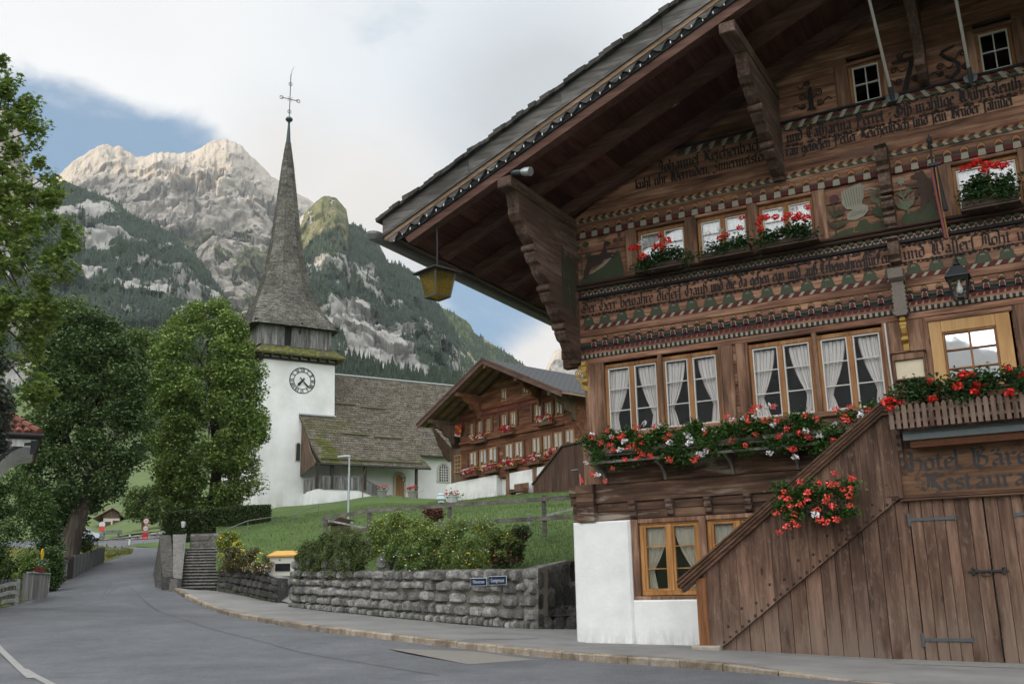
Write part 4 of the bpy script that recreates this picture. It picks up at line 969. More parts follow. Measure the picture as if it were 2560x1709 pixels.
# ------------------------------------------------------------------ blackletter lettering
def mn(x): return [(x-.35,3.95),(x,3.45),(x,.5),(x+.35,.05)]
GL = {
 'a': ([[(.2,3.5),(.7,3.95),(1.5,3.4),(1.5,.5),(1.85,.05)],[(1.5,2.3),(.4,1.7),(.15,.8),(.6,.05),(1.5,.8)]],2.5),
 'b': ([[(-.1,6.3),(0,5.6),(0,.6),(.7,.0),(1.5,.7),(1.5,3.2),(.9,3.95),(.0,3.1)]],2.4),
 'c': ([[(1.4,3.4),(.8,3.95),(0,3.2),(0,.7),(.6,.0),(1.4,.6)]],1.95),
 'd': ([[(-.1,6.2),(.5,5.6),(1.5,4.1),(1.5,.7),(.8,0),(0,.6),(0,3.1),(.7,3.9),(1.4,3.2)]],2.4),
 'e': ([[(0,1.9),(1.4,2.6),(1.4,3.3),(.8,3.95),(0,3.2),(0,.7),(.6,0),(1.4,.6)]],1.95),
 'f': ([[(1.3,5.8),(.7,6.3),(.2,5.6),(.2,-.9)],[(-.4,3.7),(1.0,3.7)]],1.5),
 'g': ([[(1.4,3.4),(.7,3.95),(0,3.2),(0,.8),(.6,.1),(1.5,.8)],[(1.2,3.95),(1.5,3.5),(1.5,-.8),(.8,-1.8),(-.1,-1.2)]],2.4),
 'h': ([[(-.1,6.3),(0,5.6),(0,.1)],[(0,3.0),(.9,3.95),(1.5,3.2),(1.5,.2),(.8,-1.3)]],2.4),
 'i': ([mn(.2),[(.05,5.0),(.45,4.6)]],1.35), 'k': ([[(-.1,6.3),(0,5.6),(0,.1)],[(0,2.6),(.9,3.95),(1.5,3.4),(.3,2.2),(1.1,.7),(1.6,.05)]],2.2),
 'l': ([[(-.1,6.3),(.1,5.6),(.1,.5),(.5,.05)]],1.25), 'm': ([mn(.1),mn(1.45),mn(2.8),[(.2,2.9),(1.0,3.9)],[(1.5,2.9),(2.3,3.9)]],3.9),
 'n': ([mn(.1),mn(1.5),[(.2,2.9),(1.05,3.9)]],2.55), 'o': ([[(.8,3.95),(0,3.2),(0,.7),(.7,.0),(1.5,.8),(1.5,3.3),(.7,3.95)]],2.35),
 'p': ([[(-.3,3.95),(0,3.4),(0,-1.9)],[(0,3.0),(.9,3.95),(1.5,3.2),(1.5,.7),(.8,0),(0,.6)]],2.4), 'r': ([mn(.1),[(.2,3.0),(.9,3.95),(1.4,3.4)]],1.8),
 's': ([[(1.4,3.3),(.7,3.95),(.05,3.2),(.3,2.4),(1.2,1.7),(1.4,.8),(.7,0),(0,.7)]],1.95), 'S': ([[(1.2,5.8),(.7,6.3),(.2,5.6),(.2,-.9)]],1.25),
 't': ([[(.2,5.2),(.2,.5),(.6,.05),(1.1,.4)],[(-.3,3.8),(.9,3.8)]],1.6), 'u': ([mn(.1),mn(1.5),[(.4,.05),(1.4,.9)]],2.55),
 'v': ([[(-.2,4.2),(.1,3.5),(.1,.7),(.8,0),(1.5,.8),(1.5,3.0),(.9,3.95)]],2.35), 'w': ([[(-.2,4.4),(.1,3.5),(.1,.5),(.5,.05)],[(1.3,4.0),(1.4,.7),(2.1,0),(2.8,.8),(2.8,3.1),(2.2,3.95)],[(.4,.1),(1.3,.9)]],3.6),
 'y': ([[(-.2,4.2),(.1,3.5),(.1,.7),(.8,0)],[(1.5,3.95),(1.5,.4),(.9,-1.2),(.2,-1.6)],[(.8,0),(1.5,.8)]],2.35), 'z': ([[(.0,3.6),(.7,3.95),(1.3,3.2),(.3,1.9),(1.1,1.2),(1.1,-.4),(.4,-1.5),(-.2,-1.0)]],1.85),
 'ß': ([[(.1,-.9),(.1,5.4),(.8,6.2),(1.5,5.4),(.7,4.2),(1.6,2.6),(1.5,.7),(.8,0)]],2.3), '-': ([[(0,2.2),(.9,2.5)]],1.5), ',': ([[(.1,.5),(.3,.1),(-.1,-1.0)]],1.0), ';': ([[(.1,.5),(.3,.1),(-.1,-1.0)],[(.0,3.0),(.4,2.6)]],1.2),
 'ä': ([[(.2,3.5),(.7,3.95),(1.5,3.4),(1.5,.5),(1.85,.05)],[(1.5,2.3),(.4,1.7),(.15,.8),(.6,.05),(1.5,.8)],[(.2,5.1),(.5,4.8)],[(1.1,5.1),(1.4,4.8)]],2.5),
 'ü': ([mn(.1),mn(1.5),[(.4,.05),(1.4,.9)],[(.0,5.1),(.3,4.8)],[(1.2,5.1),(1.5,4.8)]],2.55),
 'D': ([[(-.6,5.9),(.5,6.3),(1.7,5.3),(2.6,3.4),(2.2,1.2),(.9,.0),(-.4,.7)],[(.5,5.2),(.1,3.2),(.7,1.3)],[(1.2,5.0),(.9,2.9),(1.3,1.4)],[(-.4,.7),(-.9,1.6),(-.5,2.3)]],3.3),
 'H': ([[(-.5,5.6),(.4,6.4),(1.1,5.6),(.5,4.2),(-.3,2.8),(.1,.9),(1.0,.0)],[(1.0,5.8),(1.0,1.0)],[(1.1,3.4),(2.1,4.1),(2.8,3.1),(2.6,.6),(1.7,-1.2)],[(-.7,.8),(-.1,1.5)]],3.5),
 'J': ([[(-.4,5.6),(.5,6.4),(1.5,5.6),(1.5,1.2),(.8,-.6),(-.4,-.2)],[(.4,5.0),(.2,3.2)],[(.8,3.4),(2.1,3.6)]],2.6),
 'R': ([[(-.6,5.5),(.1,6.3),(.7,5.4),(.4,1.2),(-.4,.1)],[(.7,5.6),(1.8,6.3),(2.6,5.2),(1.4,3.6),(2.0,1.6),(2.9,.05)],[(1.3,5.4),(1.2,1.0)],[(-.8,2.2),(-.2,3.2)]],3.5),
 'C': ([[(2.2,5.4),(1.2,6.4),(.1,5.3),(-.3,3.2),(.2,1.0),(1.2,.0),(2.3,.9)],[(1.1,5.4),(.8,3.2),(1.2,1.2)],[(1.7,4.9),(2.2,4.2)]],2.9),
 'P': ([[(-.6,5.4),(.2,6.3),(.6,5.4),(.6,-.6),(-.2,-1.2)],[(.6,5.4),(1.7,6.3),(2.6,5.1),(2.4,3.4),(1.5,2.6),(.7,3.1)],[(1.3,5.3),(1.2,3.2)],[(-.9,2.3),(-.3,3.3)]],3.2),
 'B': ([[(-.6,5.4),(.2,6.3),(.6,5.4),(.5,1.0),(-.5,.2)],[(.6,5.6),(1.7,6.3),(2.4,5.4),(1.4,3.7),(2.6,2.8),(2.5,.9),(1.5,0),(.4,.8)],[(1.2,5.2),(1.2,1.2)]],3.3),
 'W': ([[(-.6,5.3),(.2,6.3),(.5,5.2),(.2,1.4),(1.0,0),(1.8,1.0),(1.8,5.4)],[(1.8,1.0),(2.6,0),(3.6,1.4),(3.6,4.6),(2.9,6.2)],[(1.0,5.6),(1.0,1.4)]],4.4),
 'N': ([[(-.6,5.3),(.2,6.3),(.6,5.2),(.4,1.0),(-.5,.1)],[(.6,5.4),(1.6,6.3),(2.5,5.2),(2.4,1.0),(3.0,.05)],[(1.4,5.2),(1.4,.9)]],3.4),
 'E': ([[(2.1,5.5),(1.2,6.3),(.1,5.3),(-.1,3.2),(.3,1.0),(1.2,.0),(2.3,.8)],[(.2,3.3),(1.7,3.6)],[(1.1,5.2),(.9,1.2)],[(-.6,6.0),(.2,6.4)]],2.9),
 'F': ([[(2.1,6.0),(1.0,6.4),(.2,5.5),(.3,.6),(-.5,-.4)],[(-.2,3.4),(1.7,3.7)],[(1.1,5.6),(1.1,2.6)]],2.5),
 'Z': ([[(-.3,5.2),(.7,6.3),(1.8,5.5),(.4,3.6),(1.7,2.2),(1.3,.2),(.2,-.7),(-.6,.1)]],2.5), 'K': ([[(-.6,5.4),(.2,6.3),(.6,5.4),(.5,.6),(-.3,.0)],[(.6,3.1),(1.9,5.6),(2.5,5.2)],[(.8,3.3),(1.8,1.2),(2.7,.05)]],3.1),
}
def nib_text(mb, s, x, z, xh, y, wfac=.62, ang=38, dy=-.0004, squeeze=.8):
    """write s with a broad nib; returns end x"""
    u = xh/4.0; nv = Vector((math.cos(math.radians(ang)), math.sin(math.radians(ang))))*u*wfac; k = 0
    for ch in s:
        if ch == ' ': x += 1.9*u*squeeze; continue
        st, adv = GL.get(ch, GL['n'])
        for path in st:
            P = [Vector((x+px*u*squeeze, z+pz*u)) for px, pz in path]
            if ch.isupper() and ch != 'S': P2 = P
            for p, q in zip(P, P[1:]):
                d = (q-p); 
                if d.length < 1e-5: continue
                c = d.x*nv.y-d.y*nv.x; n_ = nv if abs(c) > .12*d.length*nv.length else Vector((-d.y, d.x)).normalized()*u*.14
                yy = y+dy*(k % 9); k += 1
                q4 = [p-n_, p+n_, q+n_, q-n_]
                if (q4[1]-q4[0]).x*(q4[2]-q4[1]).y-(q4[1]-q4[0]).y*(q4[2]-q4[1]).x < 0: q4.reverse()
                mb.add([(a.x, yy, a.y) for a in q4], [(0, 1, 2, 3)])
        x += adv*u*squeeze
    return x
def text_len(s, xh, squeeze=.8):
    u = xh/4.0; return sum((1.9 if c == ' ' else GL.get(c, GL['n'])[1])*u*squeeze for c in s)
def line_w(mb, pts, w_, y):
    for p, q in zip(pts, pts[1:]):
        p = Vector(p); q = Vector(q); d = q-p
        if d.length < 1e-6: continue
        n_ = Vector((-d.y, d.x)).normalized()*w_/2; e = d.normalized()*w_*.3
        mb.add([(a.x, y, a.y) for a in (p-n_-e, q-n_+e, q+n_+e, p+n_-e)], [(0, 1, 2, 3)])
def curl(mb, x, z, r, sgn=1, vs=1, y=-.012, w_=.013, turns=1.6, tail=2.4):
    pts = [(x+sgn*(r*(1-i/26)*math.cos(i/20*turns*6.28)), z+vs*(r*(1-i/26)*math.sin(i/20*turns*6.28))) for i in range(21)]
    tailp = [(x+sgn*(r+tail*r*(1-k/8)*.9), z-vs*(r*1.0)*math.sin((1-k/8)*3.0)) for k in range(8)]
    line_w(mb, tailp+pts, w_, y)
def flourish(mb, x0, x1, z, amp, y=-.012, seed=0):
    r = random.Random(seed); x = x0
    while x < x1:
        rr = amp*r.uniform(.6, 1.1); curl(mb, x, z+r.uniform(-.2,.2)*amp, rr, r.choice((1,-1)), r.choice((1,-1)), y, .014, r.uniform(1.1,1.9), r.uniform(1.5, 3.2)); x += rr*r.uniform(2.2, 3.6)
def write(name, s, x, z, xh, y=-.016, wfac=.52, squeeze=.8, fit=None, fl=True, parent=None, mat=None):
    if fit: squeeze = squeeze*(fit-x)/text_len(s, xh, squeeze)
    mb = MB(); xe = nib_text(mb, s, x, z, xh, y, wfac, squeeze=squeeze)
    if fl:
        flourish(mb, x, xe, z+xh*1.72, xh*.26, y+.002, int(z*100)); flourish(mb, x, xe, z-xh*.45, xh*.24, y+.002, int(z*100)+1)
    return mb.build(name, mat or INK, parent or hotel)
write('blessing_inscription', 'Der Herr bewahre dieSerS Hauß', .43, 7.575, .17, fit=3.55)
write('blessing_inscription', 'und die da gehen eyn und auß ErbewahreeSfürFeur', 3.62, 7.575, .17, fit=7.52)
write('blessing_inscription', 'und WaSSerS Noht und Wetter wol', 7.72, 7.575, .17, fit=11.6)
write('builders_inscription', 'JohanneS Reichenbach', 2.55, 10.71, .185, fit=5.05, fl=False)
write('builders_inscription', 'und Catharina Perret ; Diß-mahlige Wührtsleuth', 5.60, 10.71, .185, fit=10.3)
write('builders_inscription', 'kuhl Uhr Werruden, Zimermeister', 1.95, 10.42, .17, fit=5.1, fl=False)
write('builders_inscription', 'rau geweSen Petter Reichenbach und Sein Bruder Samuel', 5.55, 10.40, .17, fit=10.1, fl=False)
# year digits 1 7 5 (6)
def digit(pts_list, curls, name='year_digit'):
    mb = MB()
    for P in pts_list: mb.add([(p[0], -.014, p[1]) for p in P], [tuple(range(len(P)))])
    for c in curls: curl(mb, *c, w_=.022)
    mb.build(name, INK, hotel)
digit([[(6.13,11.42),(6.24,11.42),(6.235,11.86),(6.20,11.94),(6.13,11.86)],[(6.06,11.36),(6.30,11.36),(6.24,11.43),(6.12,11.43)]], [(6.02,11.72,.09,1,1),(6.36,11.74,.10,-1,1),(6.0,11.48,.07,-1,-1),(6.38,11.50,.08,1,-1),(6.14,12.0,.07,-1,1)])
digit([[(7.94,11.93),(8.36,11.95),(8.38,12.02),(7.92,12.0)],[(8.07,11.30),(8.20,11.30),(8.37,11.93),(8.29,11.93)]], [(7.96,11.80,.08,1,1),(8.02,11.52,.08,-1,-1),(8.36,11.5,.09,1,1),(8.1,12.1,.07,1,-1)])
digit([[(8.88,11.90),(9.16,11.98),(9.20,12.05),(8.92,11.97)],[(8.86,11.88),(8.92,11.94),(9.02,11.72),(9.15,11.62),(9.17,11.47),(9.05,11.36),(8.94,11.40),(8.92,11.34),(9.06,11.29),(9.22,11.40),(9.25,11.60),(9.10,11.78),(8.98,11.82)]], [(8.86,11.62,.08,1,1),(9.32,11.80,.09,-1,1),(9.34,11.5,.08,1,-1),(8.86,11.46,.06,-1,-1)])
digit([[(10.75,11.5),(10.82,11.36),(10.98,11.34),(11.08,11.48),(11.02,11.64),(10.86,11.66),(10.92,11.86),(11.02,11.98),(10.9,12.0),(10.78,11.84)]], [(10.7,11.8,.08,1,1),(11.14,11.7,.08,-1,1)])
# painted panels -----------------------------------------------------
def blobp(cx, cz, rx, rz, n=14, rot=0): return [(cx+rx*math.cos(6.283*i/n)*math.cos(rot)-rz*math.sin(6.283*i/n)*math.sin(rot), cz+rx*math.cos(6.283*i/n)*math.sin(rot)+rz*math.sin(6.283*i/n)*math.cos(rot)) for i in range(n)]
PG = plain('painted_green', (.045,.055,.03), .8, var=.45, scale=16); PGL = plain('painted_sage', (.11,.125,.075), .8, var=.4, scale=16); PDEER = plain('painted_deer', (.038,.028,.024), .8, var=.35, scale=14); PBEAR = plain('painted_bear', (.055,.034,.026), .8, var=.35, scale=14)
PSW = plain('painted_swan', (.25,.24,.19), .8, var=.3, scale=30); PPUR = plain('painted_plum', (.085,.035,.038), .8, var=.35, scale=16)
PM = [PG, PGL, PDEER, PBEAR, PSW, PPUR, OCHRE, INK]
class Paint:
    def __init__(s, y=-.004): s.mb = MB(); s.y = y; s.k = 0
    def p(s, m, pts): s.mb.cur = m; s.y -= .0006; s.mb.add([(a, s.y, z) for a, z in pts], [tuple(range(len(pts)))]); return s
    def l(s, m, pts, w_): s.mb.cur = m; s.y -= .0006; line_w(s.mb, pts, w_, s.y); return s
    def leafs(s, m, x, z, L, angs, wd=.22):
        for a in angs:
            c, n = math.cos(a), math.sin(a); s.p(m, [(x-n*.01, z+c*.01), (x+c*L*.5-n*L*wd*.6, z+n*L*.5+c*L*wd*.6), (x+c*L, z+n*L), (x+c*L*.5+n*L*wd*.6, z+n*L*.5-c*L*wd*.6)])
    def done(s, name): s.mb.build(name, PM, hotel)
P = Paint(-.006)     # deer leaping over rocks at the corner
P.p(0, [(.33,8.32),(1.5,8.34),(1.52,8.50),(1.44,8.95),(1.36,9.0),(1.2,8.82),(1.0,8.66),(.75,8.56),(.5,8.48),(.34,8.42)])
P.p(4, [(.55,8.53),(.75,8.60),(.95,8.72),(1.12,8.83),(1.26,8.92),(1.18,8.80),(1.05,8.70),(.9,8.62),(.7,8.54)])
P.p(2, [(.56,8.98),(.60,8.78),(.72,8.70),(.92,8.75),(1.02,8.85),(1.10,8.87),(1.12,9.0),(1.08,9.12),(1.04,9.22),(1.0,9.06),(.9,8.98),(.72,9.0)])
P.p(2, [(1.02,9.14),(1.14,9.16),(1.22,9.20),(1.21,9.24),(1.12,9.29),(1.05,9.27)])
P.p(2, [(.58,8.86),(.66,8.74),(.56,8.60),(.50,8.42),(.45,8.42),(.48,8.62)]); P.p(2, [(.62,8.80),(.70,8.74),(.62,8.58),(.56,8.40),(.52,8.41),(.56,8.6)])
P.p(2, [(1.02,8.85),(1.12,8.86),(1.25,8.92),(1.36,8.86),(1.37,8.90),(1.25,8.98),(1.1,8.98)]); P.p(2, [(1.04,8.82),(1.2,8.85),(1.28,8.80),(1.30,8.84),(1.2,8.92)])
for pts in ([(1.06,9.27),(1.0,9.38),(.90,9.43)],[(1.0,9.38),(1.0,9.46)],[(.97,9.37),(.88,9.35)],[(1.06,9.28),(1.08,9.40),(1.02,9.46)],[(1.08,9.38),(1.14,9.44)],[(1.03,9.33),(.92,9.29)]): P.l(7, pts, .012)
P.l(0, [(.42,8.5),(.44,8.8),(.40,9.0),(.46,9.2),(.44,9.3)], .02)
for c in ((.40,8.97,.07,.07),(.62,9.02,.08,.06),(.36,9.25,.06,.06),(.56,9.3,.09,.07)): P.p(0, blobp(*c))
P.l(0, [(1.42,8.9),(1.38,9.1),(1.45,9.3),(1.40,9.42)], .016)
for c in ((1.34,9.25,.06,.05),(1.45,9.38,.05,.05),(1.30,9.08,.06,.04),(1.50,9.25,.04,.04)): P.p(5, blobp(*c))
P.done('painted_deer')
P = Paint(-.006)     # swan between flowers
P.p(0, [(6.30,8.31),(7.62,8.31),(7.60,8.52),(7.3,8.50),(7.15,8.46),(7.05,8.60),(6.93,8.60),(6.85,8.47),(6.6,8.46),(6.45,8.42),(6.30,8.33)])
P.p(4, [(6.62,9.32),(6.60,9.05),(6.68,8.90),(6.85,8.86),(7.0,8.95),(7.06,9.10),(7.08,9.34),(7.02,9.42),(6.90,9.40),(6.75,9.36)])
P.p(4, [(6.68,8.78),(6.80,8.86),(7.0,8.96),(7.12,8.90),(7.12,8.78),(7.02,8.68),(6.85,8.62),(6.68,8.66)])
P.l(4, [(7.0,8.9),(6.95,9.05),(6.97,9.17),(7.08,9.25),(7.22,9.26),(7.32,9.22)], .04)
for k in range(8): P.l(7, [(6.70+.045*k,8.96),(6.64+.058*k,9.34)], .006)
for k in range(6): P.l(7, [(6.72+.06*k,8.70+.008*k),(6.82+.05*k,8.82)], .006)
P.l(6, [(6.85,8.64),(6.78,8.36),(6.88,8.35)], .012); P.l(6, [(7.0,8.66),(7.22,8.52),(7.3,8.54)], .012)
P.l(0, [(6.42,8.4),(6.44,8.9),(6.42,9.1)], .03); P.p(5, blobp(6.46,9.18,.10,.10)); P.p(5, blobp(6.58,8.85,.07,.06)); P.leafs(0, 6.42, 8.75, .28, (1.0,2.0,.6)); P.leafs(0, 6.44, 8.5, .30, (.9,2.2,.5))
P.l(1, [(7.38,8.5),(7.36,8.8),(7.33,9.0)], .03)
for k in range(18): a = 6.283*k/18; P.p(1, [(7.33+.04*math.cos(a-.1),9.05+.04*math.sin(a-.1)),(7.33+.145*math.cos(a-.12),9.05+.145*math.sin(a-.12)),(7.33+.15*math.cos(a+.12),9.05+.15*math.sin(a+.12)),(7.33+.04*math.cos(a+.1),9.05+.04*math.sin(a+.1))])
P.p(5, blobp(7.33,9.05,.045,.045)); P.leafs(0, 7.37, 8.55, .36, (1.0,2.1,1.35,1.8), .3)
P.done('painted_swan')
P = Paint(-.006)     # standing bear with flowers
P.p(0, [(7.74,8.31),(8.50,8.31),(8.50,8.68),(8.40,8.74),(8.2,8.66),(8.0,8.58),(7.85,8.60),(7.74,8.45)])
P.p(3, [(8.12,9.42),(8.17,9.40),(8.22,9.43),(8.28,9.41),(8.30,9.34),(8.34,9.25),(8.42,9.16),(8.44,9.0),(8.42,8.85),(8.48,8.70),(8.48,8.52),(8.40,8.50),(8.38,8.62),(8.30,8.76),(8.24,8.60),(8.16,8.50),(8.04,8.50),(8.06,8.54),(8.13,8.60),(8.16,8.80),(8.14,9.0),(8.16,9.15),(8.15,9.25),(8.02,9.30),(8.02,9.35),(8.10,9.37)])
P.p(3, [(8.16,9.18),(8.0,9.16),(7.90,9.20),(7.90,9.15),(8.02,9.08),(8.18,9.06)]); P.p(3, [(8.18,9.08),(8.06,9.0),(8.04,8.86),(8.10,8.84),(8.14,8.96),(8.24,9.0)])
P.l(1, [(7.90,8.55),(7.86,8.8),(7.78,9.1)], .03); P.leafs(1, 7.88, 8.62, .34, (1.0,2.0,1.4,2.4), .25); P.leafs(1, 7.84, 8.9, .22, (1.0,2.2), .25)
for cx, cz, r in ((7.82,9.28,.11),(7.95,9.05,.09)):
    for k in range(8): a = 6.283*k/8; P.p(4 if cx < 7.9 else 1, [(cx,cz),(cx+r*.6*math.cos(a-.3),cz+r*.6*math.sin(a-.3)),(cx+r*math.cos(a),cz+r*math.sin(a)),(cx+r*.6*math.cos(a+.3),cz+r*.6*math.sin(a+.3))])
P.done('painted_bear')
# ------------------------------------------------------------------ covered outer stair and garage doors
YS = -1.30
SL0, SL1 = (3.66, -.04), (7.26, 2.64)
def sl(a): return SL0[1]+(a-SL0[0])*(SL1[1]-SL0[1])/(SL1[0]-SL0[0])
def hl(a): return 1.30+(a-3.30)*.752
mb = MB(); a = 3.74
while a < 7.40:
    a1 = min(a+rnd.uniform(.26,.34), 7.41); t0, t1 = min(sl(a), 2.66), min(sl(a1), 2.66)
    if t0 > -.2: mb.prism([(a+.006, -.35), (a1-.006, -.35), (a1-.006, t1), (a+.006, t0)], YS+rnd.uniform(-.006,.006), YS+.05)
    a = a1
mb.build('stair_cladding', PLANK, hotel)
mb = MB(); a = 3.45
while a < 7.28:
    a1 = min(a+rnd.uniform(.30,.38), 7.28); b0, b1 = max(sl(a), -.1), max(sl(a1), -.1)
    mb.prism([(a+.003, b0), (a1-.003, b1), (a1-.003, hl(a1)), (a+.003, hl(a))], YS-.075+rnd.uniform(-.002,.002), YS-.02); a = a1
mb.build('stair_panel', PLANK, hotel)
mb = MB(); mb.prism([(7.05, 2.70), (7.34, 2.70), (7.34, 4.36), (7.05, 4.25)], YS-.09, YS-.02); mb.prism([(7.285,2.66),(7.36,2.66),(7.36,4.3),(7.285,4.3)], YS-.12, YS-.03)
mb.build('stair_corner_board', PLANK, hotel)
smb = MB().lathe([(.03, 0), (.024, .012), (.008, .02)], (0, 0, 0), 8); sme = smb.mesh('stud', plain('rusty_stud', (.06,.04,.03), .6, .4))
nd = Vector((SL1[0]-SL0[0], SL1[1]-SL0[1])).normalized()
def stud(p): o = link('stud', sme, hotel); o.location = (p.x, YS-.075, p.y); o.rotation_euler = (math.pi/2, 0, 0)
for k in range(28): stud(Vector(SL0).lerp(Vector(SL1), .01+k/27*.98)+Vector((-nd.y, nd.x))*.055)
for k in range(12): stud(Vector((3.9+.29*k, sl(3.9+.29*k)+.28+.12*(k % 2))))
RAILW = wood('handrail_wood', (.03,.014,.008), (.085,.042,.024), (.16,.09,.055), 'X', .6, .25)
mb = MB()
for k, (o0, o1, dy) in enumerate(((.0,.07,.10),(.07,.13,.135),(.13,.19,.16),(.19,.23,.19))):
    P = [(3.02-.02*k, hl(3.02)+o0-.02), (7.16, hl(7.16)+o0), (7.36, hl(7.16)+o0-.0), (7.36, hl(7.16)+o1), (7.14, hl(7.14)+o1+.012), (3.02-.02*k, hl(3.02)+o1-.02)]
    mb.prism(P, YS-.06-dy, YS+.06+dy*.2)
mb.build('handrail', RAILW, hotel)
mb = MB(); mb.bbox(3.30, 3.52, YS-.10, YS+.12, .05, hl(3.35), .015); mb.build('newel_post', wood('newel_wood', (.08,.03,.012), (.20,.085,.035), (.32,.15,.065), 'Z'), hotel)
mb = MB(); mb.bbox(3.16, 3.74, YS-.20, YS+.25, -.42, .06, .03); mb.build('stone_plinth', plain('plinth_stone', (.30,.27,.22), .9, var=.4, scale=9), hotel)
mb = MB()
for k in range(15): mb.box(3.5+.25*k, 3.76+.25*k, YS+.06, -.06, -.3, .10+.185*k)
mb.box(7.25, 12.4, YS+.06, -.06, 2.62, 2.9); mb.build('stair_steps', PLANK, hotel)
mb = MB(); mb.bbox(7.32, 12.4, YS-.03, YS+.05, 2.70, 3.56, .01); sb = mb.build('sign_board', wood('sign_wood', (.07,.036,.02), (.15,.08,.045), (.25,.145,.085), 'X'), hotel)
SINK = plain('sign_lettering', (.045,.043,.045), .75, var=.25, scale=20)
mb = MB(); ys = YS-.036
def fitw(st, x, z, xh, x1): nib_text(mb, st, x, z, xh, ys, .62, squeeze=(x1-x)/text_len(st, xh, 1.0))
fitw('Hotel', 7.48, 3.14, .215, 8.42); fitw('Bären', 8.56, 3.14, .215, 9.78); fitw('Restaurant', 7.76, 2.77, .20, 9.82)
for c in ((7.42,3.42,.05,1,1),(7.42,3.12,.05,1,-1),(8.42,3.44,.06,1,-1),(8.38,3.14,.045,-1,1),(8.7,3.08,.05,1,1),(7.62,2.98,.05,1,1),(7.7,2.82,.04,-1,-1),(8.2,3.08,.04,1,-1),(9.35,3.47,.05,-1,1),(7.95,2.72,.04,1,1),(8.05,3.05,.035,-1,-1)): curl(mb, *c[:5], y=ys, w_=.009)
mb.build('lettering', SINK, sb)
mb = MB(); mb.bbox(7.30, 12.4, YS-.07, YS+.02, 2.64, 2.70, .015); mb.tube([(7.3, YS-.075, 2.62), (12.4, YS-.075, 2.62)], .022, 8); mb.build('door_lintel', RAILW, hotel)
def gdoor(a0, a1, lab):
    mb = MB(); a = a0
    while a < a1-.01:
        b = min(a+rnd.uniform(.17,.23), a1)
        if a1-b < .06: b = a1
        mb.box(a+.005, b-.005, YS-.008+rnd.uniform(-.005,.005), YS+.05, -.19, 2.61); a = b
    return mb.build('garage_door', PLANK, hotel)
d1 = gdoor(7.42, 8.652, ''); d2 = gdoor(8.672, 9.9, '')
def hinge(par, a0, a1, z, left=True):
    mb = MB(); y = YS-.014; e = a0 if left else a1
    mb.bbox(a0, a1, y-.012, y, z-.03, z+.03, .004); mb.bbox(e-.025, e+.025, y-.016, y+.002, z-.12, z+.12, .006)
    x = a1 if left else a0; mb.prism([(x, z-.03), (x+(.04 if left else -.04), z-.06), (x+(.02 if left else -.02), z), (x+(.04 if left else -.04), z+.06), (x, z+.03)], y-.012, y)
    for k in range(3): p = lerp(a0+.12, a1-.08, k/2); mb.box(p-.012, p+.012, y-.02, y-.01, z-.012, z+.012)
    mb.build('hinge', GREYIRON, par)
hinge(d1, 7.40, 8.17, 2.27); hinge(d1, 7.40, 8.19, .18); hinge(d2, 9.14, 9.9, 2.27, False); hinge(d2, 9.14, 9.9, .18, False)
mb = MB(); y = YS-.02; zc = 1.33
mb.bbox(8.36, 8.84, y-.02, y+.01, zc-.02, zc+.02, .006)
for s_ in (-1, 1):
    c = 8.60+s_*.235; mb.prism([(c+s_*.11, zc), (c, zc+.03), (c-s_*.04, zc)], y-.012, y); mb.prism([(c+s_*.11, zc), (c-s_*.04, zc), (c, zc-.03)], y-.0125, y)
    for q in (-1, 1): mb.tube([(c-s_*.02, y-.01, zc+q*.015), (c, y-.02, zc+q*.05), (c+s_*.03, y-.01, zc+q*.055)], .014, 6)
mb.tube([(8.46,y-.02,zc-.02),(8.50,y-.04,zc-.075),(8.62,y-.04,zc-.08),(8.66,y-.02,zc-.02)], .012, 6); mb.build('latch', IRON, d1)
mb = MB(); a = 9.9
while a < 12.4: mb.box(a+.003, a+.25, YS, YS+.05, -.35, 2.62); a += .253
mb.build('stair_cladding', PLANK, hotel)
# awning cassette
mb = MB(); mb.prism([(YS-.42, 3.66), (YS-.10, 3.70), (YS-.10, 3.84), (YS-.36, 3.84), (YS-.44, 3.76)], 7.52, 12.3, 'x'); aw = mb.build('awning', plain('awning_grey', (.16,.19,.19), .5, var=.15), hotel)
mb = MB(); mb.prism([(YS-.34, 3.53), (YS-.12, 3.53), (YS-.12, 3.66), (YS-.36, 3.66)], 7.62, 12.3, 'x')
for k in range(40): mb.prism([(7.66+.115*k, 3.60), (7.70+.115*k, 3.57), (7.74+.115*k, 3.60), (7.70+.115*k, 3.63)], YS-.362, YS-.34)
mb.build('awning_rail', plain('rust_paint', (.12,.045,.02), .7, var=.3, scale=12), aw)
mb = MB(); P = [(YS+.0, 4.0)]+[(YS-.22+.015*k+(.03 if k % 2 else 0), 3.95-.07*k) for k in range(12)]+[(YS, 3.1)]; mb.prism(P, 7.36, 7.44, 'x'); mb.build('awning_bracket', CONS, hotel)
mb = MB(); mb.bbox(7.36, 12.4, YS-.04, YS+.06, 4.36, 4.50, .02); mb.bbox(7.36, 12.4, YS-.06, YS+.06, 4.50, 4.58, .02); mb.build('landing_rail', RAILW, hotel)
mb = MB(); mb.box(7.35, 12.4, YS+.0, YS+.05, 3.55, 4.4); mb.build('landing_panel', PLANK, hotel)
# white cable pipe
MB().tube([(7.19, -.05, 6.3), (7.20, -.06, 5.4), (7.22, -.06, 4.6)], .018, 8).build('cable_pipe', SASH, hotel)
# ------------------------------------------------------------------ things on / at the hotel
HROT = math.atan2(HA.y, HA.x)
def hw(a, b, z): return HO+HA*a+HB*b+Vector((0, 0, z))
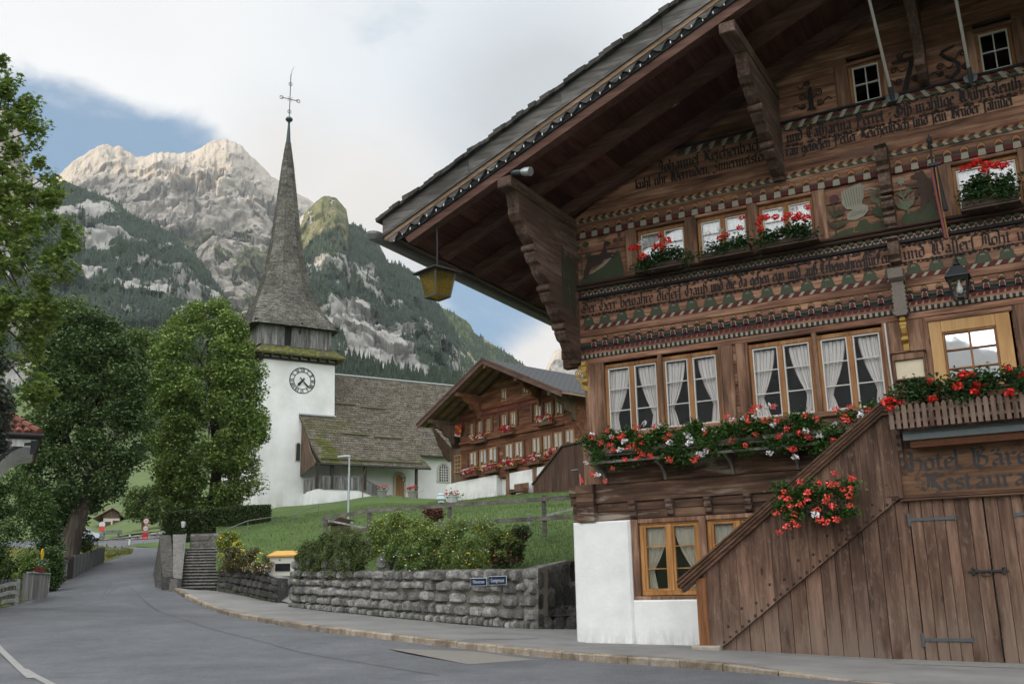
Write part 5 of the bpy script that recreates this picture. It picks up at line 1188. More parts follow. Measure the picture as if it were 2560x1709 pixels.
# display case
t_ = thing('display_case', 'small wooden menu case with cream sheet below the yellow scroll bracket', 'display case', hw(7.57, .03, 5.35), HROT)
mb = MB(); mb.bbox(-.30, .30, -.10, 0, .13, .27, .012); mb.bbox(-.30, .30, -.10, 0, -.28, -.25, .01); mb.bbox(-.30, -.27, -.10, 0, -.25, .13, .01); mb.bbox(.27, .30, -.10, 0, -.25, .13, .01); mb.bbox(-.33, .33, -.13, 0, .27, .30, .01); mb.box(-.27, .27, -.02, -.005, -.25, .13); mb.build('frame', POST, t_)
MB().box(-.26, .26, -.045, -.03, -.235, .125).build('menu_sheet', plain('cream_sheet', (.62,.54,.40), .8, var=.12, scale=8), t_)
# flag poles
for k, a in enumerate((7.88, 9.40)):
    t_ = thing('flag_pole', ('white flag pole leaning out between the left attic window and the painted 7', 'white flag pole leaning out beside the right attic window')[k], 'flag pole', hw(a, .1, 11.18), HROT, 'flag poles below the gable')
    MB().tube([(0, -.12, 0), (.0, -1.85, 1.22), (.0, -2.75, 1.80)], [.034, .03, .022], 10).build('pole', SASH, t_)
    mb = MB(); mb.tube([(0, -.02, -.12), (0, -.26, .10)], .05, 10); mb.prism([(-.14, -.02), (-.1, -.14), (.1, -.14), (.14, -.02), (.06, .04), (-.06, .04)], -.06, -.04); mb.build('bracket', GREYIRON, t_)
# furled flag on an iron holder
t_ = thing('furled_flag', 'dark furled flag with red and ochre edge on an iron pole beside the painted bear', 'flag', hw(8.50, .05, 7.8), HROT)
mb = MB(); mb.tube([(.02, -.15, .0), (.0, -.40, 1.9)], .022, 8); mb.lathe([(.03, 0), (.05, .05), (.02, .1), (.05, .16), (.035, .22), (.004, .34)], (0, -.40, 1.86), 10); mb.tube([(0, 0, 1.05), (.02, -.36, 1.5)], .018, 6); mb.box(-.08, .16, -.40, -.34, 1.50, 1.56)
for q in (-1, 1): mb.tube([(0, -.4, 1.98), (q*.06, -.4, 2.06), (q*.04, -.4, 2.12)], .012, 6)
mb.build('pole', IRON, t_)
mb = MB(); mb.ring([[(.06+.05*math.cos(k)*(.5+.5*v)+.06*v, -.34+.06*v+.05*math.sin(k), 1.5-.95*v) for k in (0, .9, 1.8, 2.7, 3.6, 4.5, 5.4)] for v in (0, .25, .5, .75, 1)]); mb.build('cloth', plain('dark_cloth', (.03,.03,.035), .8), t_)
mb = MB(); mb.cur = 0; mb.tube([(-.02, -.42, 1.45), (.0, -.34, .8), (.05, -.2, .0)], .025, 8); mb.cur = 1; mb.tube([(.05, -.40, 1.45), (.06, -.31, .8), (.09, -.18, .0)], .016, 8); mb.build('fringe', [plain('faded_red', (.22,.07,.075), .8, var=.2), OCHRE], t_)
# hanging amber lantern
AMB, tt, bb = newmat('amber_glass'); o = tt.obj(); n1 = tt.voro(o, 26); c_ = tt.ramp(n1, [(.1, (.34,.27,.07)), (.6, (.22,.17,.045))])
tr = tt.new('ShaderNodeBsdfTranslucent'); tt.put(tr.inputs[0], c_); tp = tt.new('ShaderNodeBsdfTransparent'); tt.put(tp.inputs[0], (.75,.55,.12)); setp(tt, bb, c_, .25, 0, tt.bump(n1, .5, .01), .5)
mx = tt.new('ShaderNodeMixShader'); mx.inputs[0].default_value = .55; tt.l.new(bb.outputs[0], mx.inputs[1]); tt.l.new(tr.outputs[0], mx.inputs[2])
mx2 = tt.new('ShaderNodeMixShader'); mx2.inputs[0].default_value = .30; tt.l.new(mx.outputs[0], mx2.inputs[1]); tt.l.new(tp.outputs[0], mx2.inputs[2]); tt.l.new(mx2.outputs[0], AMB.node_tree.nodes['Material Output'].inputs[0])
t_ = thing('hanging_lantern', 'amber glass lantern hanging on a rod from the left roof corner', 'lantern', hw(-1.64, 3.2, 7.52), HROT+math.radians(-18))
fr4 = lambda h, z: [(-h, -h, z), (h, -h, z), (h, h, z), (-h, h, z)]
HT, HBt, ZT = .29, .205, .55
mb = MB(); mb.ring([fr4(HBt, .02), fr4(HT, ZT)], True, False); mb.build('glass', AMB, t_); MB().add(fr4(HBt-.01, .015), [(0,1,2,3)]).build('bottom_pane', AMB, t_)
mb = MB()
for p, q in zip(fr4(HBt, 0), fr4(HT, ZT)): mb.beam(p, q, .026, .026)
for z, h in ((0.0, HBt), (ZT, HT)):
    c4 = fr4(h, z)
    for p, q in zip(c4, c4[1:]+c4[:1]): mb.beam(p, q, .028, .028)
mb.build('frame', GREYIRON, t_)
mb = MB(); mb.ring([fr4(.41, ZT+.0), fr4(.39, ZT+.03), fr4(.10, ZT+.17), fr4(.03, ZT+.2)]); mb.build('roof', plain('lantern_roof', (.055,.045,.04), .7, .3), t_)
MB().tube([(0, 0, ZT+.18), (0, 0, 1.25), (-.03, 0, 1.86)], .02, 8).build('rod', IRON, t_)
# iron wall lantern
t_ = thing('wall_lantern', 'black iron wall lantern with a bulb below the scalloped frieze', 'lantern', hw(8.70, .62, 6.42), HROT)
mb = MB()
for p, q in zip(fr4(.115, .02), fr4(.175, .42)): mb.beam(p, q, .028, .028)
for z, h in ((.02, .115), (.42, .175)):
    c4 = fr4(h, z)
    for p, q in zip(c4, c4[1:]+c4[:1]): mb.beam(p, q, .03, .03)
mb.ring([fr4(.225, .42), fr4(.215, .45), fr4(.11, .62), fr4(.10, .64), fr4(.05, .66)]); mb.lathe([(.05, .66), (.07, .69), (.05, .72), (.02, .76), (.03, .79), (.004, .83)], (0,0,0), 10); mb.box(-.06, .06, -.06, .06, -.02, .02)
mb.tube([(0, 0, .75), (0, .12, .86), (0, .40, .84), (0, .60, .70)], .02, 8); mb.tube([(0, .60, .5), (0, .60, .86)], .024, 8); mb.tube([(0, .1, .84), (0, .25, .70), (0, .45, .72)], .013, 6)
mb.build('frame', IRON, t_); mb = MB(); mb.ring([fr4(.112, .03), fr4(.17, .41)], True, False); mb.build('glass', GLASS, t_)
MB().lathe([(.02, .38), (.025, .33), (.03, .28), (.06, .22), (.062, .17), (.04, .12), (.004, .10)], (0,0,0), 14).build('bulb', plain('bulb_white', (.85,.85,.82), .3), t_)
# floodlight on the eave purlin
t_ = thing('floodlight', 'small grey floodlight on the end of the left eave purlin', 'floodlight', hw(.33, 3.22, 9.98), HROT)
mb = MB(); mb.tube([(0, 0, 0), (.05, -.02, .06)], .03, 8); mb.tube([(.02, -.02, .05), (.30, -.06, -.02)], .055, 12); mb.build('body', GREYIRON, t_); MB().tube([(.30, -.06, -.02), (.38, -.07, -.04), (.52, -.09, -.07)], [.075, .095, .10], 14).build('hood', STEEL, t_)
# light string along the bargeboard
mb = MB(); pts = []; bul = []
for k in range(86):
    a = -2.7+k*.115; pts.append((a, -3.40-.02*math.sin(k*1.7), zr(a)+.30+.02*math.sin(k*.9)))
    if k % 2 == 0: bul.append(Vector(pts[-1]))
t_ = thing('light_string', 'string of tiny clear bulbs along the underside of the left bargeboard', 'light string', HO, HROT); mb.tube(pts, .008, 5); mb.build('cable', IRON, t_); bme = MB().tube([(0,0,0),(.01,-.02,-.065)], .011, 5).mesh('bulb', plain('clear_bulb', (.7,.7,.68), .2))
for p in bul: link('bulb', bme, t_).location = p
# ------------------------------------------------------------------ geraniums
GERL = leafmat('geranium_leaf', (.018,.045,.016), (.045,.095,.03), (.09,.16,.055), .55, .25)
IVYL = leafmat('ivy_geranium_leaf', (.02,.055,.012), (.055,.125,.025), (.11,.20,.05), .5, .25)
REDF = plain('geranium_red', (.78,.035,.03), .6, var=.15, isl=.2, scale=30); CORAL = plain('geranium_coral', (.80,.10,.075), .6, var=.12, isl=.2, scale=30); WHF = plain('geranium_white', (.78,.77,.78), .6, var=.06, isl=.08, scale=30)
def head(r, n, mat, nm):
    P = RNG.normal(size=(n, 3)); P /= np.linalg.norm(P, axis=1)[:, None]; P *= r*RNG.uniform(.55, 1.0, (n, 1)); P[:, 2] = P[:, 2]*.7
    V, Fm = scatter(P, RNG.uniform(.55, .95, n)*r, LEAF, .3); return fastmesh(nm, V, Fm, mat)
HEADS = {'r': [head(.075, 34, REDF, 'red_head') for _ in range(3)], 'c': [head(.065, 24, CORAL, 'coral_head') for _ in range(4)], 'w': [head(.065, 26, WHF, 'white_head') for _ in range(3)]}
TROUGH = wood('trough_wood', (.02,.012,.009), (.05,.032,.024), (.10,.07,.055), 'X')
def flowerbox(name, label, cat, a, b, z, L, D, Hh, heads, leafn, leafmat_, kinds, spread=(.16, .24), group=None, lsize=.07, hang=.0, trough=True, root=None):
    t_ = thing(name, label, cat, hw(a, b, z), HROT, group)
    if trough:
        mb = MB(); mb.bbox(0, L, -D, 0, 0, Hh, .012); mb.bbox(-.03, L+.03, -D-.03, 0, -.05, -.015, .008); mb.build('trough', TROUGH, t_)
    n = int(leafn*1.7); cl = max(10, int(L*16)); cx = RNG.uniform(-.04, L+.04, cl); cy = RNG.normal(-D*.62-hang*.25, spread[0]*.5, cl); cz = Hh+RNG.uniform(-hang-.03, spread[1], cl)
    pick = RNG.integers(0, cl, n); P = np.stack([cx[pick]+RNG.normal(0, .10, n), cy[pick]+RNG.normal(0, .065, n)-.03, cz[pick]+RNG.normal(0, .075, n)], 1)
    leaves('foliage', P, RNG.uniform(.7, 1.25, n)*lsize, leafmat_, t_, up=.5)
    for hx, hz, kd, *dy in heads:
        me = rnd.choice(HEADS[kd]); o = link('blossom', me, t_); o.location = (hx, -D*.62-hang*.25-.03-(dy[0] if dy else rnd.uniform(.13, .22)), hz); s_ = rnd.uniform(1.0, 1.45); o.scale = (s_, s_, s_); o.rotation_euler = (rnd.uniform(-.3,.3), rnd.uniform(-.3,.3), rnd.uniform(0, 6))
        if kd == 'w': o['label'] = 'white blossom head'
    return t_
gW = 'geranium boxes on the upper window sills'
flowerbox('flower_box', 'bushy geranium box with red and white heads under the window beside the painted deer', 'flower box', 2.0, .24, 8.25, 1.15, .2, .11, [(-.02,.50,'r'),(.09,.50,'r'),(.26,.25,'r'),(.52,.44,'r'),(.64,.72,'r',.05),(.72,.40,'r'),(.86,.52,'r'),(.6,.48,'r',.1),(.20,.58,'w'),(.30,.62,'w')], 760, GERL, 'rw', (.13,.22), gW, .085, .06)
flowerbox('flower_box', 'thin geranium box with few red heads, second upper window from the left', 'flower box', 3.56, .24, 8.25, 1.1, .2, .11, [(.5,.36,'r'),(.66,.38,'r'),(.97,.48,'r'),(.98,.76,'r',.05),(.48,.58,'w',.05),(.22,.56,'w',.05)], 620, GERL, 'rw', (.12,.17), gW, .085)
flowerbox('flower_box', 'geranium box full of red heads left of the painted swan', 'flower box', 4.95, .24, 8.25, 1.15, .2, .11, [(-.02,.50,'r'),(.03,.38,'r'),(.03,.62,'r'),(.15,.62,'r'),(.36,.56,'r'),(.56,.48,'r'),(.6,.56,'r'),(.68,.58,'r'),(.8,.46,'r'),(.86,.52,'r'),(1.0,.44,'r'),(1.02,.70,'r',.05),(.5,.70,'w'),(.78,.68,'w')], 680, GERL, 'rw', (.12,.19), gW, .085)
flowerbox('flower_box', 'round bushy red geranium box at the upper window right of the furled flag', 'flower box', 8.93, .24, 8.27, 1.0, .2, .18, [(.12,.78,'r'),(.22,.82,'r'),(.32,.84,'r'),(.40,.86,'r'),(.46,.70,'r'),(.5,.64,'r'),(.62,.74,'r'),(.72,.72,'r'),(.8,.68,'r'),(.88,.70,'r'),(.54,.78,'r'),(.48,.60,'w')], 1000, GERL, 'rw', (.13,.32), gW, .085)
hd = []
for k in range(86):
    x = rnd.uniform(-.05, 6.1); sag = .18*math.sin(x*2.1)+.10*math.sin(x*5); hd.append((x, rnd.uniform(-.22, .58)+sag*.6, 'w' if (rnd.random() < .22 or (2.3 < x < 2.75 and rnd.random() < .6)) else 'c', rnd.uniform(.10, .22)))
hd += [(.1, -.42, 'c'), (.4, -.60, 'c'), (.25, -.45, 'w'), (.62, -.34, 'c'), (4.1, -.3, 'w'), (4.6, -.42, 'w'), (4.55, -.25, 'c'), (1.95,-.28,'c')]
big = flowerbox('flower_shelf', 'long shelf of coral red and white hanging geraniums below the four curtained windows', 'flower shelf', .74, .30, 4.06, 6.2, .34, .10, hd, 13500, IVYL, 'cw', (.15,.34), None, .072, .34, False)
mb = MB(); mb.bbox(0, 6.3, -.36, .28, -.04, 0, .01); mb.bbox(0, 6.3, -.38, -.34, .02, .10, .008); mb.bbox(0, 6.3, -.38, -.34, -.20, -.14, .008); mb.bbox(0, .05, -.36, .25, -.22, .1, .008); mb.build('shelf_boards', wood('grey_shelf', (.05,.045,.038), (.11,.10,.085), (.18,.165,.145), 'X'), big)
for a in (.08, 1.52, 3.05, 4.42, 5.5):
    mb = MB(); P = [(.28, -.55), (.22, -.58), (.20, -.48), (.12, -.38), (-.02, -.30), (-.20, -.26), (-.34, -.20), (-.34, -.14), (.28, -.14)]; mb.prism(P, a, a+.06, 'x'); mb.build('shelf_bracket', wood('bracket_grey', (.10,.09,.075), (.2,.18,.15), (.3,.28,.24), 'Y'), big)
sb_ = [(.0,.35,'c'),(.12,.30,'c'),(.0,.12,'c'),(.14,.16,'c'),(.20,.02,'c'),(.16,-.12,'c'),(.05,.45,'c'),(.36,.62,'c'),(.34,.18,'c'),(.5,.40,'c'),(.46,.28,'c'),(.62,.08,'c'),(.70,.55,'c'),(.80,.22,'c'),(.84,.30,'c'),(.92,.12,'c'),(.66,-.10,'c'),(.78,-.15,'c'),(.9,.52,'c'),(1.0,.72,'c'),(1.02,.50,'c'),(1.12,.42,'c'),(1.20,.12,'c'),(1.22,.30,'c'),(1.30,.60,'c'),(1.24,.42,'c'),(.95,-.12,'c'),(.25,-.2,'c'),(.05,-.2,'c'),(-.1,-.30,'c'),(-.12,.06,'c'),(.6,-.02,'w')]
bx = flowerbox('flower_box', 'coral red geranium box fixed to the planked stair wall', 'flower box', 5.30, 1.60, 2.42, 1.15, .2, .18, sb_, 2300, IVYL, 'c', (.16,.34), None, .075, .14, False)
mb = MB()
for k in range(16): mb.bbox(.02+.073*k, .065+.073*k, -.22, -.20, -.02, .20, .003)
mb.bbox(0, 1.17, -.2, -.02, -.02, .02, .004); mb.box(0, 1.17, -.19, -.02, 0, .16); mb.build('trough', TROUGH, bx)
for a in (.02, 1.06):
    mb = MB(); P = [(.0, -.02), (-.2, -.02)]+[(-.19+.024*k+(.02 if k % 2 else 0), -.06-.05*k) for k in range(8)]+[(0, -.44)]; mb.prism(P, a, a+.05, 'x'); mb.build('bracket', PLANK, bx)
lt = [(x, rnd.uniform(.40,.75)*(1 if x > .3 else .8), 'r', rnd.uniform(0, .1)) for x in (.0,.1,.2,.75,.9,1.15,1.28,1.3,1.42,1.5,1.62,2.0,2.1,2.2,2.5,2.55,2.7,2.85,3.2,3.6,4.0)]+[(.05,.22,'r'),(.0,.35,'r'),(.75,.32,'r'),(1.2,.48,'r'),(1.45,.36,'r'),(2.0,.28,'r'),(2.35,.30,'r')]
bx = flowerbox('flower_box', 'slatted trough of scarlet geraniums on the stair landing above the awning', 'flower box', 7.36, 1.66, 4.0, 4.9, .3, .32, lt, 4200, GERL, 'r', (.16,.34), None, .09, .06, False)
mb = MB()
for k in range(44):
    x = .0+.112*k; mb.prism([(x, -.16), (x+.075, -.16), (x+.075, .24), (x+.055, .275), (x+.02, .275), (x, .24)], -.345, -.32)
mb.bbox(-.02, 4.95, -.32, -.29, -.06, .0, .005); mb.bbox(-.02, 4.95, -.32, -.29, .12, .18, .005); mb.build('slats', PLANK, bx); mb = MB(); mb.box(0, 4.9, -.28, 0, -.08, .24); mb.build('trough', TROUGH, bx)
# small red pennant on the corner log
t_ = thing('pennant', 'tiny red pennant standing on the corner log bracket', 'pennant', hw(.20, .05, 3.5), HROT)
MB().tube([(0,0,0),(0,0,.26)], .006, 6).build('stick', SASH, t_); MB().prism([(0,.04),(.09,.06),(.0,.26)], -.004, .004).build('cloth', plain('pennant_red', (.7,.04,.04), .7), t_)
# old swallow nest on the rafter
MUD = plain('mud_nest', (.24,.20,.165), .95, var=.4, scale=20)
for k, (a, b, r) in enumerate(((3.55, 1.70, .20), (6.9, 1.72, .16))):
    t_ = thing('bird_nest', ('pale mud nest on the inner rafter left of the middle purlin', 'smaller mud nest on the inner rafter high under the ridge')[k], 'nest', hw(a, b+.03, zr(a)+.20), HROT)
    mb = MB(); rows = []
    for j in range(7):
        ph = math.pi*j/6; rows.append([(r*math.sin(ph)*math.cos(q)*(1+.2*mnoise.noise(Vector((j, q, k)))), r*.8*math.sin(ph)*math.sin(q)*(1+.2*mnoise.noise(Vector((j+9, q, k)))), -r*.9*math.cos(ph)) for q in [2*math.pi*i/12 for i in range(12)]])
    mb.ring(rows); mb.build('nest_cup', MUD, t_, smooth=True)
# ================================================================== CHURCH
class Fr:
    def __init__(s, O, az):
        s.O = Vector(O); s.X = Vector((math.sin(az), math.cos(az), 0)); s.Y = Vector((-s.X.y, s.X.x, 0)); s.rz = math.atan2(s.X.y, s.X.x)
    def on(s, px, py, y):
        r = ray((px, py)); P0 = s.O+s.Y*y; t = (P0-EYE).dot(s.Y)/r.dot(s.Y); P = EYE+r*t; return (P-s.O).dot(s.X), P.z-s.O.z
    def w(s, x, y, z): return s.O+s.X*x+s.Y*y+Vector((0, 0, z))
CO = at(647, 1265, 85); CZ = CO.z
ch = Fr(CO, math.radians(59.7))
church = thing('church', 'white church with tall shingled spire and clock tower', 'church', CO, ch.rz)
CPL, tt, bb = newmat('church_plaster'); o = tt.obj(); n1 = tt.noise(o, .35, 5, .6); n2 = tt.noise(tt.vmath('MULTIPLY', o, (1, 1, .25)), .9, 5, .65)
c_ = tt.ramp(n1, [(.3, (.62, .63, .62)), (.6, (.80, .81, .81))]); sx = tt.new('ShaderNodeSeparateXYZ'); tt.l.new(o, sx.inputs[0])
low = tt.math('MULTIPLY', tt.sstep(sx.outputs[2], 1.6, -.8), tt.sstep(n2, .42, .68)); c_ = tt.mix(tt.math('MULTIPLY', low, .5), c_, (.30, .28, .24))
setp(tt, bb, c_, .95, 0, tt.bump(tt.noise(o, 5, 5, .7), .5, .04), .1)
SHG, tt, bb = newmat('wood_shingles'); o = tt.obj(); rr_ = tt.isl()
n1 = tt.noise(o, .5, 5, .65); n2 = tt.noise(tt.vmath('MULTIPLY', o, (9, 9, 2)), 1, 4, .7); n3 = tt.noise(o, 7, 4, .7)
sh_ = tt.ramp(tt.math('ADD', tt.math('MULTIPLY', n3, .6), tt.math('MULTIPLY', n1, .4)), [(.35, (.05, .047, .041)), (.5, (.125, .119, .105)), (.66, (.26, .25, .22))])
sh_ = tt.mix(tt.math('MULTIPLY', tt.sstep(n2, .56, .66), .5), sh_, (.33, .32, .30)); setp(tt, bb, tt.mix(1, sh_, tt.math('MULTIPLY_ADD', rr_, .5, .72), 'MULTIPLY'), .95, 0, tt.bump(n3, .5, .03), .1)
SHM, tt, bb = newmat('mossy_shingles'); o = tt.obj(); n1 = tt.noise(o, .35, 6, .65); n3 = tt.noise(tt.vmath('MULTIPLY', o, (1, 1, 4)), 5, 5, .7); n4 = tt.noise(o, 11, 4, .7)
sh_ = tt.ramp(n4, [(.34, (.035, .030, .024)), (.5, (.118, .102, .083)), (.64, (.28, .255, .215))]); sxx = tt.new('ShaderNodeSeparateXYZ'); tt.l.new(o, sxx.inputs[0])
mm = tt.math('MULTIPLY', tt.sstep(tt.math('ADD', n1, tt.math('MULTIPLY', tt.math('SUBTRACT', n3, .5), .5)), .46, .60), tt.sstep(sxx.outputs[2], 9.5, 5.5))
mm = tt.math('MULTIPLY', mm, tt.math('MULTIPLY_ADD', tt.sstep(sxx.outputs[0], 10.5, 5.5), .75, .25))
sh_ = tt.mix(mm, sh_, tt.mix(n4, (.05, .06, .016), (.13, .14, .04)))
setp(tt, bb, tt.mix(1, sh_, tt.math('MULTIPLY_ADD', tt.isl(), .5, .72), 'MULTIPLY'), .95, 0, tt.bump(n4, .6, .03), .1)
MOSS, tt, bb = newmat('moss'); o = tt.obj(); n3 = tt.noise(o, 3, 6, .7); setp(tt, bb, tt.ramp(n3, [(.40, (.10, .09, .07)), (.5, (.10, .10, .04)), (.62, (.19, .20, .05))]), .95, 0, tt.bump(n3, .6, .04), .1)
GREYP = wood('grey_planks', (.05,.048,.045), (.15,.148,.145), (.30,.30,.30), 'Z', .85, .3, 1.0, .45)
BROWNP = wood('brown_planks', (.05,.03,.022), (.12,.078,.055), (.20,.14,.10), 'Z', .85, .25)
TB = plain('dark_timber', (.045,.036,.03), .85, var=.3)
z_ = lambda z: z-CZ
mb = MB()
def bat(x0, x1, y0, y1, z0, z1, lean):   # slightly battered block
    mb.ring([[(x0-.25, y0-.2, z0), (x1+.15, y0-.2, z0), (x1+.15, y1, z0), (x0-.25, y1, z0)], [(x0+lean, y0, z1), (x1+lean, y0, z1), (x1+lean, y1, z1), (x0+lean, y1, z1)]])
bat(0, 6.55, 0, 7.0, -2.5, z_(22.0), -.12); mb.build('tower', CPL, church)
mb = MB(); mb.box(-.2, 5.0, 7.0, 13.2, -2.5, 5.2); mb.build('sacristy_wall', CPL, church)
mb = MB(); mb.prism([(-.6, 5.1), (-.6, 5.3), (2.4, 8.2), (5.4, 5.3), (5.4, 5.1)], 7.0, 13.6); mb.build('sacristy_roof', SHG, church)
mb = MB(); mb.bbox(-.26, -.22, 5.0, 6.0, -.2, 1.25); mb.build('side_door', BROWNP, church)
def shingled(profile_fn, rows, n, name, mat, parent, jit=.015, cap=None):
    """rows of individual shingle courses: profile_fn(t)->ring of points (closed list)"""
    mb = MB()
    for k in range(rows):
        a = profile_fn(k/rows); b = profile_fn((k+1.12)/rows if k < rows-1 else 1.0); m = len(a)
        for i in range(m):
            p0, p1, q0, q1 = a[i], a[(i+1) % m], b[i], b[(i+1) % m]; w_ = (Vector(p1)-Vector(p0)).length; cnt = max(1, int(w_/n))
            out = (Vector(p1)-Vector(p0)).cross(Vector(q0)-Vector(p0)); out = out.normalized()*.05 if out.length > 1e-9 else Vector((0,0,0))
            us = [0]+sorted(min(.98, max(.02, (j+rnd.uniform(-.2,.2))/cnt)) for j in range(1, cnt))+[1]
            for u0, u1 in zip(us, us[1:]):
                d = Vector((0, 0, -rnd.random()*jit*2)); o2 = out*rnd.uniform(.7, 1.3)
                P = [Vector(p0).lerp(Vector(p1), u0)+o2+d, Vector(p0).lerp(Vector(p1), u1)+o2+d, Vector(q0).lerp(Vector(q1), u1), Vector(q0).lerp(Vector(q1), u0)]
                B_ = [Vector(p0).lerp(Vector(p1), u0), Vector(p0).lerp(Vector(p1), u1)]
                mb.add(P+[P[0]-out, P[1]-out], [(0, 1, 2, 3), (4, 5, 1, 0)])
    return mb.build(name, mat, parent)
# skirt roof with moss
mb = MB(); cx, cy = 3.05, 3.4
def sq(h, z, hx=None): return [(cx-(hx or h), cy-h, z), (cx+(hx or h), cy-h, z), (cx+(hx or h), cy+h, z), (cx-(hx or h), cy+h, z)]
mb.ring([sq(4.15, z_(22.05)), sq(4.2, z_(22.2)), sq(3.35, z_(23.05)), sq(3.3, z_(22.9))], True, True); mb.build('skirt_roof', MOSS, church)
mb = MB()
for k in range(9):
    x = cx-3.5+k*.875; mb.box(x-.06, x+.06, cy-4.1, cy-3.2, z_(21.82), z_(22.02)); mb.box(cx-4.1, cx-3.2, cy-3.5+k*.875-.06, cy-3.5+k*.875+.06, z_(21.82), z_(22.02))
mb.box(cx-3.45, cx+3.45, cy-3.55, cy-3.2, z_(21.65), z_(21.85)); mb.box(cx-3.6, cx-3.2, cy-3.5, cy+3.5, z_(21.65), z_(21.85)); mb.build('skirt_rafters', TB, church)
# belfry
bx0, bx1 = -.62, 6.05
mb = MB(); x = bx0
def bplanks(x0, x1):
    x = x0
    while x < x1-.01:
        w_ = min(rnd.uniform(.16, .26), x1-x); mb.box(x+.006, x+w_-.006, -.12+rnd.uniform(-.015,.015)-.0, .0, z_(22.95), z_(25.0)); x += w_
bplanks(bx0, 1.64); bplanks(2.26, bx1); y = -.12
while y < 6.7: w_ = rnd.uniform(.18,.26); mb.box(bx0-.02+rnd.uniform(-.015,.015), bx0+.1, y+.006, y+w_-.006, z_(22.95), z_(25.0)); y += w_
mb.box(bx1-.1, bx1, 0, 6.7, z_(22.95), z_(25.0)); mb.box(bx0, bx1, 6.6, 6.7, z_(22.95), z_(25.0)); mb.build('belfry', GREYP, church)
MB().box(1.5, 2.4, .05, .1, z_(22.95), z_(25)).build('sound_opening', DARKIN, church)
mb = MB(); mb.box(-1.2, 6.6, -.5, 7.2, z_(25.0), z_(25.15)); mb.beam((3.0, -.1, z_(24.2)), (3.0, -.75, z_(25.1)), .12, .16); mb.build('belfry_eaves', TB, church)
# spire: square flare to octagon
SPZ = [24.75, 25.6, 26.9, 28.8, 31.2, 34.4, 37.7, 41.5, 44.4]; SPR = [4.05, 3.72, 3.15, 2.42, 1.80, 1.30, .94, .56, .20]
def spire_ring(t):
    z = 24.75+t*(44.4-24.75); r = interp(SPZ, SPR, z); sqf = max(0, 1-(z-24.75)/3.2); lx = 2.62-(z-24.75)*.0175
    P = []
    for k in range(8):
        a = math.radians(22.5+45*k); c, s = math.cos(a), math.sin(a); R8 = r/math.cos(math.radians(22.5)); x, y = R8*c, R8*s
        m = max(abs(c), abs(s)); xs_, ys_ = r*(1 if c > 0 else -1)*(1 if abs(c) > abs(s) else .55), r*(1 if s > 0 else -1)*(1 if abs(s) > abs(c) else .55)
        if sqf > 0:  # pull towards corners of the square
            xq, yq = r*math.copysign(1, c), r*math.copysign(1, s); f = sqf*.82; x, y = lerp(x, xq*(1 if True else 0), f), lerp(y, yq, f)
        P.append((lx+x, 3.3+y, z_(z)+(.35 if sqf > .9 else 0)*0))
    return P
# order of the ring: counter-clockwise seen from above -> outward normals up the slope
shingled(spire_ring, 92, .34, 'spire', SHG, church, .02)
mb = MB(); mb.ring([[tuple(Vector(p)*1) for p in spire_ring(k/40)] for k in range(41)]); V2_ = mb.v; mb.v = [(lerp(2.5, p[0], .965), lerp(3.3, p[1], .965), p[2]) for p in V2_]; mb.build('spire_core', TB, church)
IRB = plain('blue_iron', (.05,.065,.08), .45, .5, var=.2)
tx = 2.62-(44.4-24.75)*.0175
mb = MB(); mb.lathe([(.24, z_(44.2)), (.10, z_(46.3)), (.16, z_(46.5)), (.34, z_(46.65)), (.36, z_(46.75)), (.30, z_(46.9)), (.06, z_(47.0))], (tx, 3.3, 0), 12); mb.build('spire_tip', IRB, church)
mb = MB(); zc = z_(48.95); mb.tube([(tx, 3.3, z_(46.9)), (tx, 3.3, z_(51.6))], .045, 6); mb.tube([(tx-.85, 3.3, zc), (tx+.85, 3.3, zc)], .045, 6); mb.tube([(tx, 3.3, z_(51.4)), (tx+.12, 3.3, z_(52.2)), (tx+.3, 3.3, z_(52.6))], [.03, .02, .01], 6)
for px_, pz in ((tx-.85, zc), (tx+.85, zc), (tx, z_(50.6)), (tx, z_(47.6))):
    for a in range(4): mb.tube([(px_+.16*math.cos(a*1.57), 3.3, pz+.16*math.sin(a*1.57)), (px_+.16*math.cos(a*1.57+.8)*1.2, 3.3, pz+.16*math.sin(a*1.57+.8)*1.2), (px_+.16*math.cos(a*1.57+1.57), 3.3, pz+.16*math.sin(a*1.57+1.57))], .035, 5)
for a in range(4): mb.tube([(tx+.12*math.cos(.785+a*1.57), 3.3, zc+.12*math.sin(.785+a*1.57)), (tx+.34*math.cos(.785+a*1.57), 3.3, zc+.34*math.sin(.785+a*1.57))], .02, 5)
mb.build('cross', IRB, church)
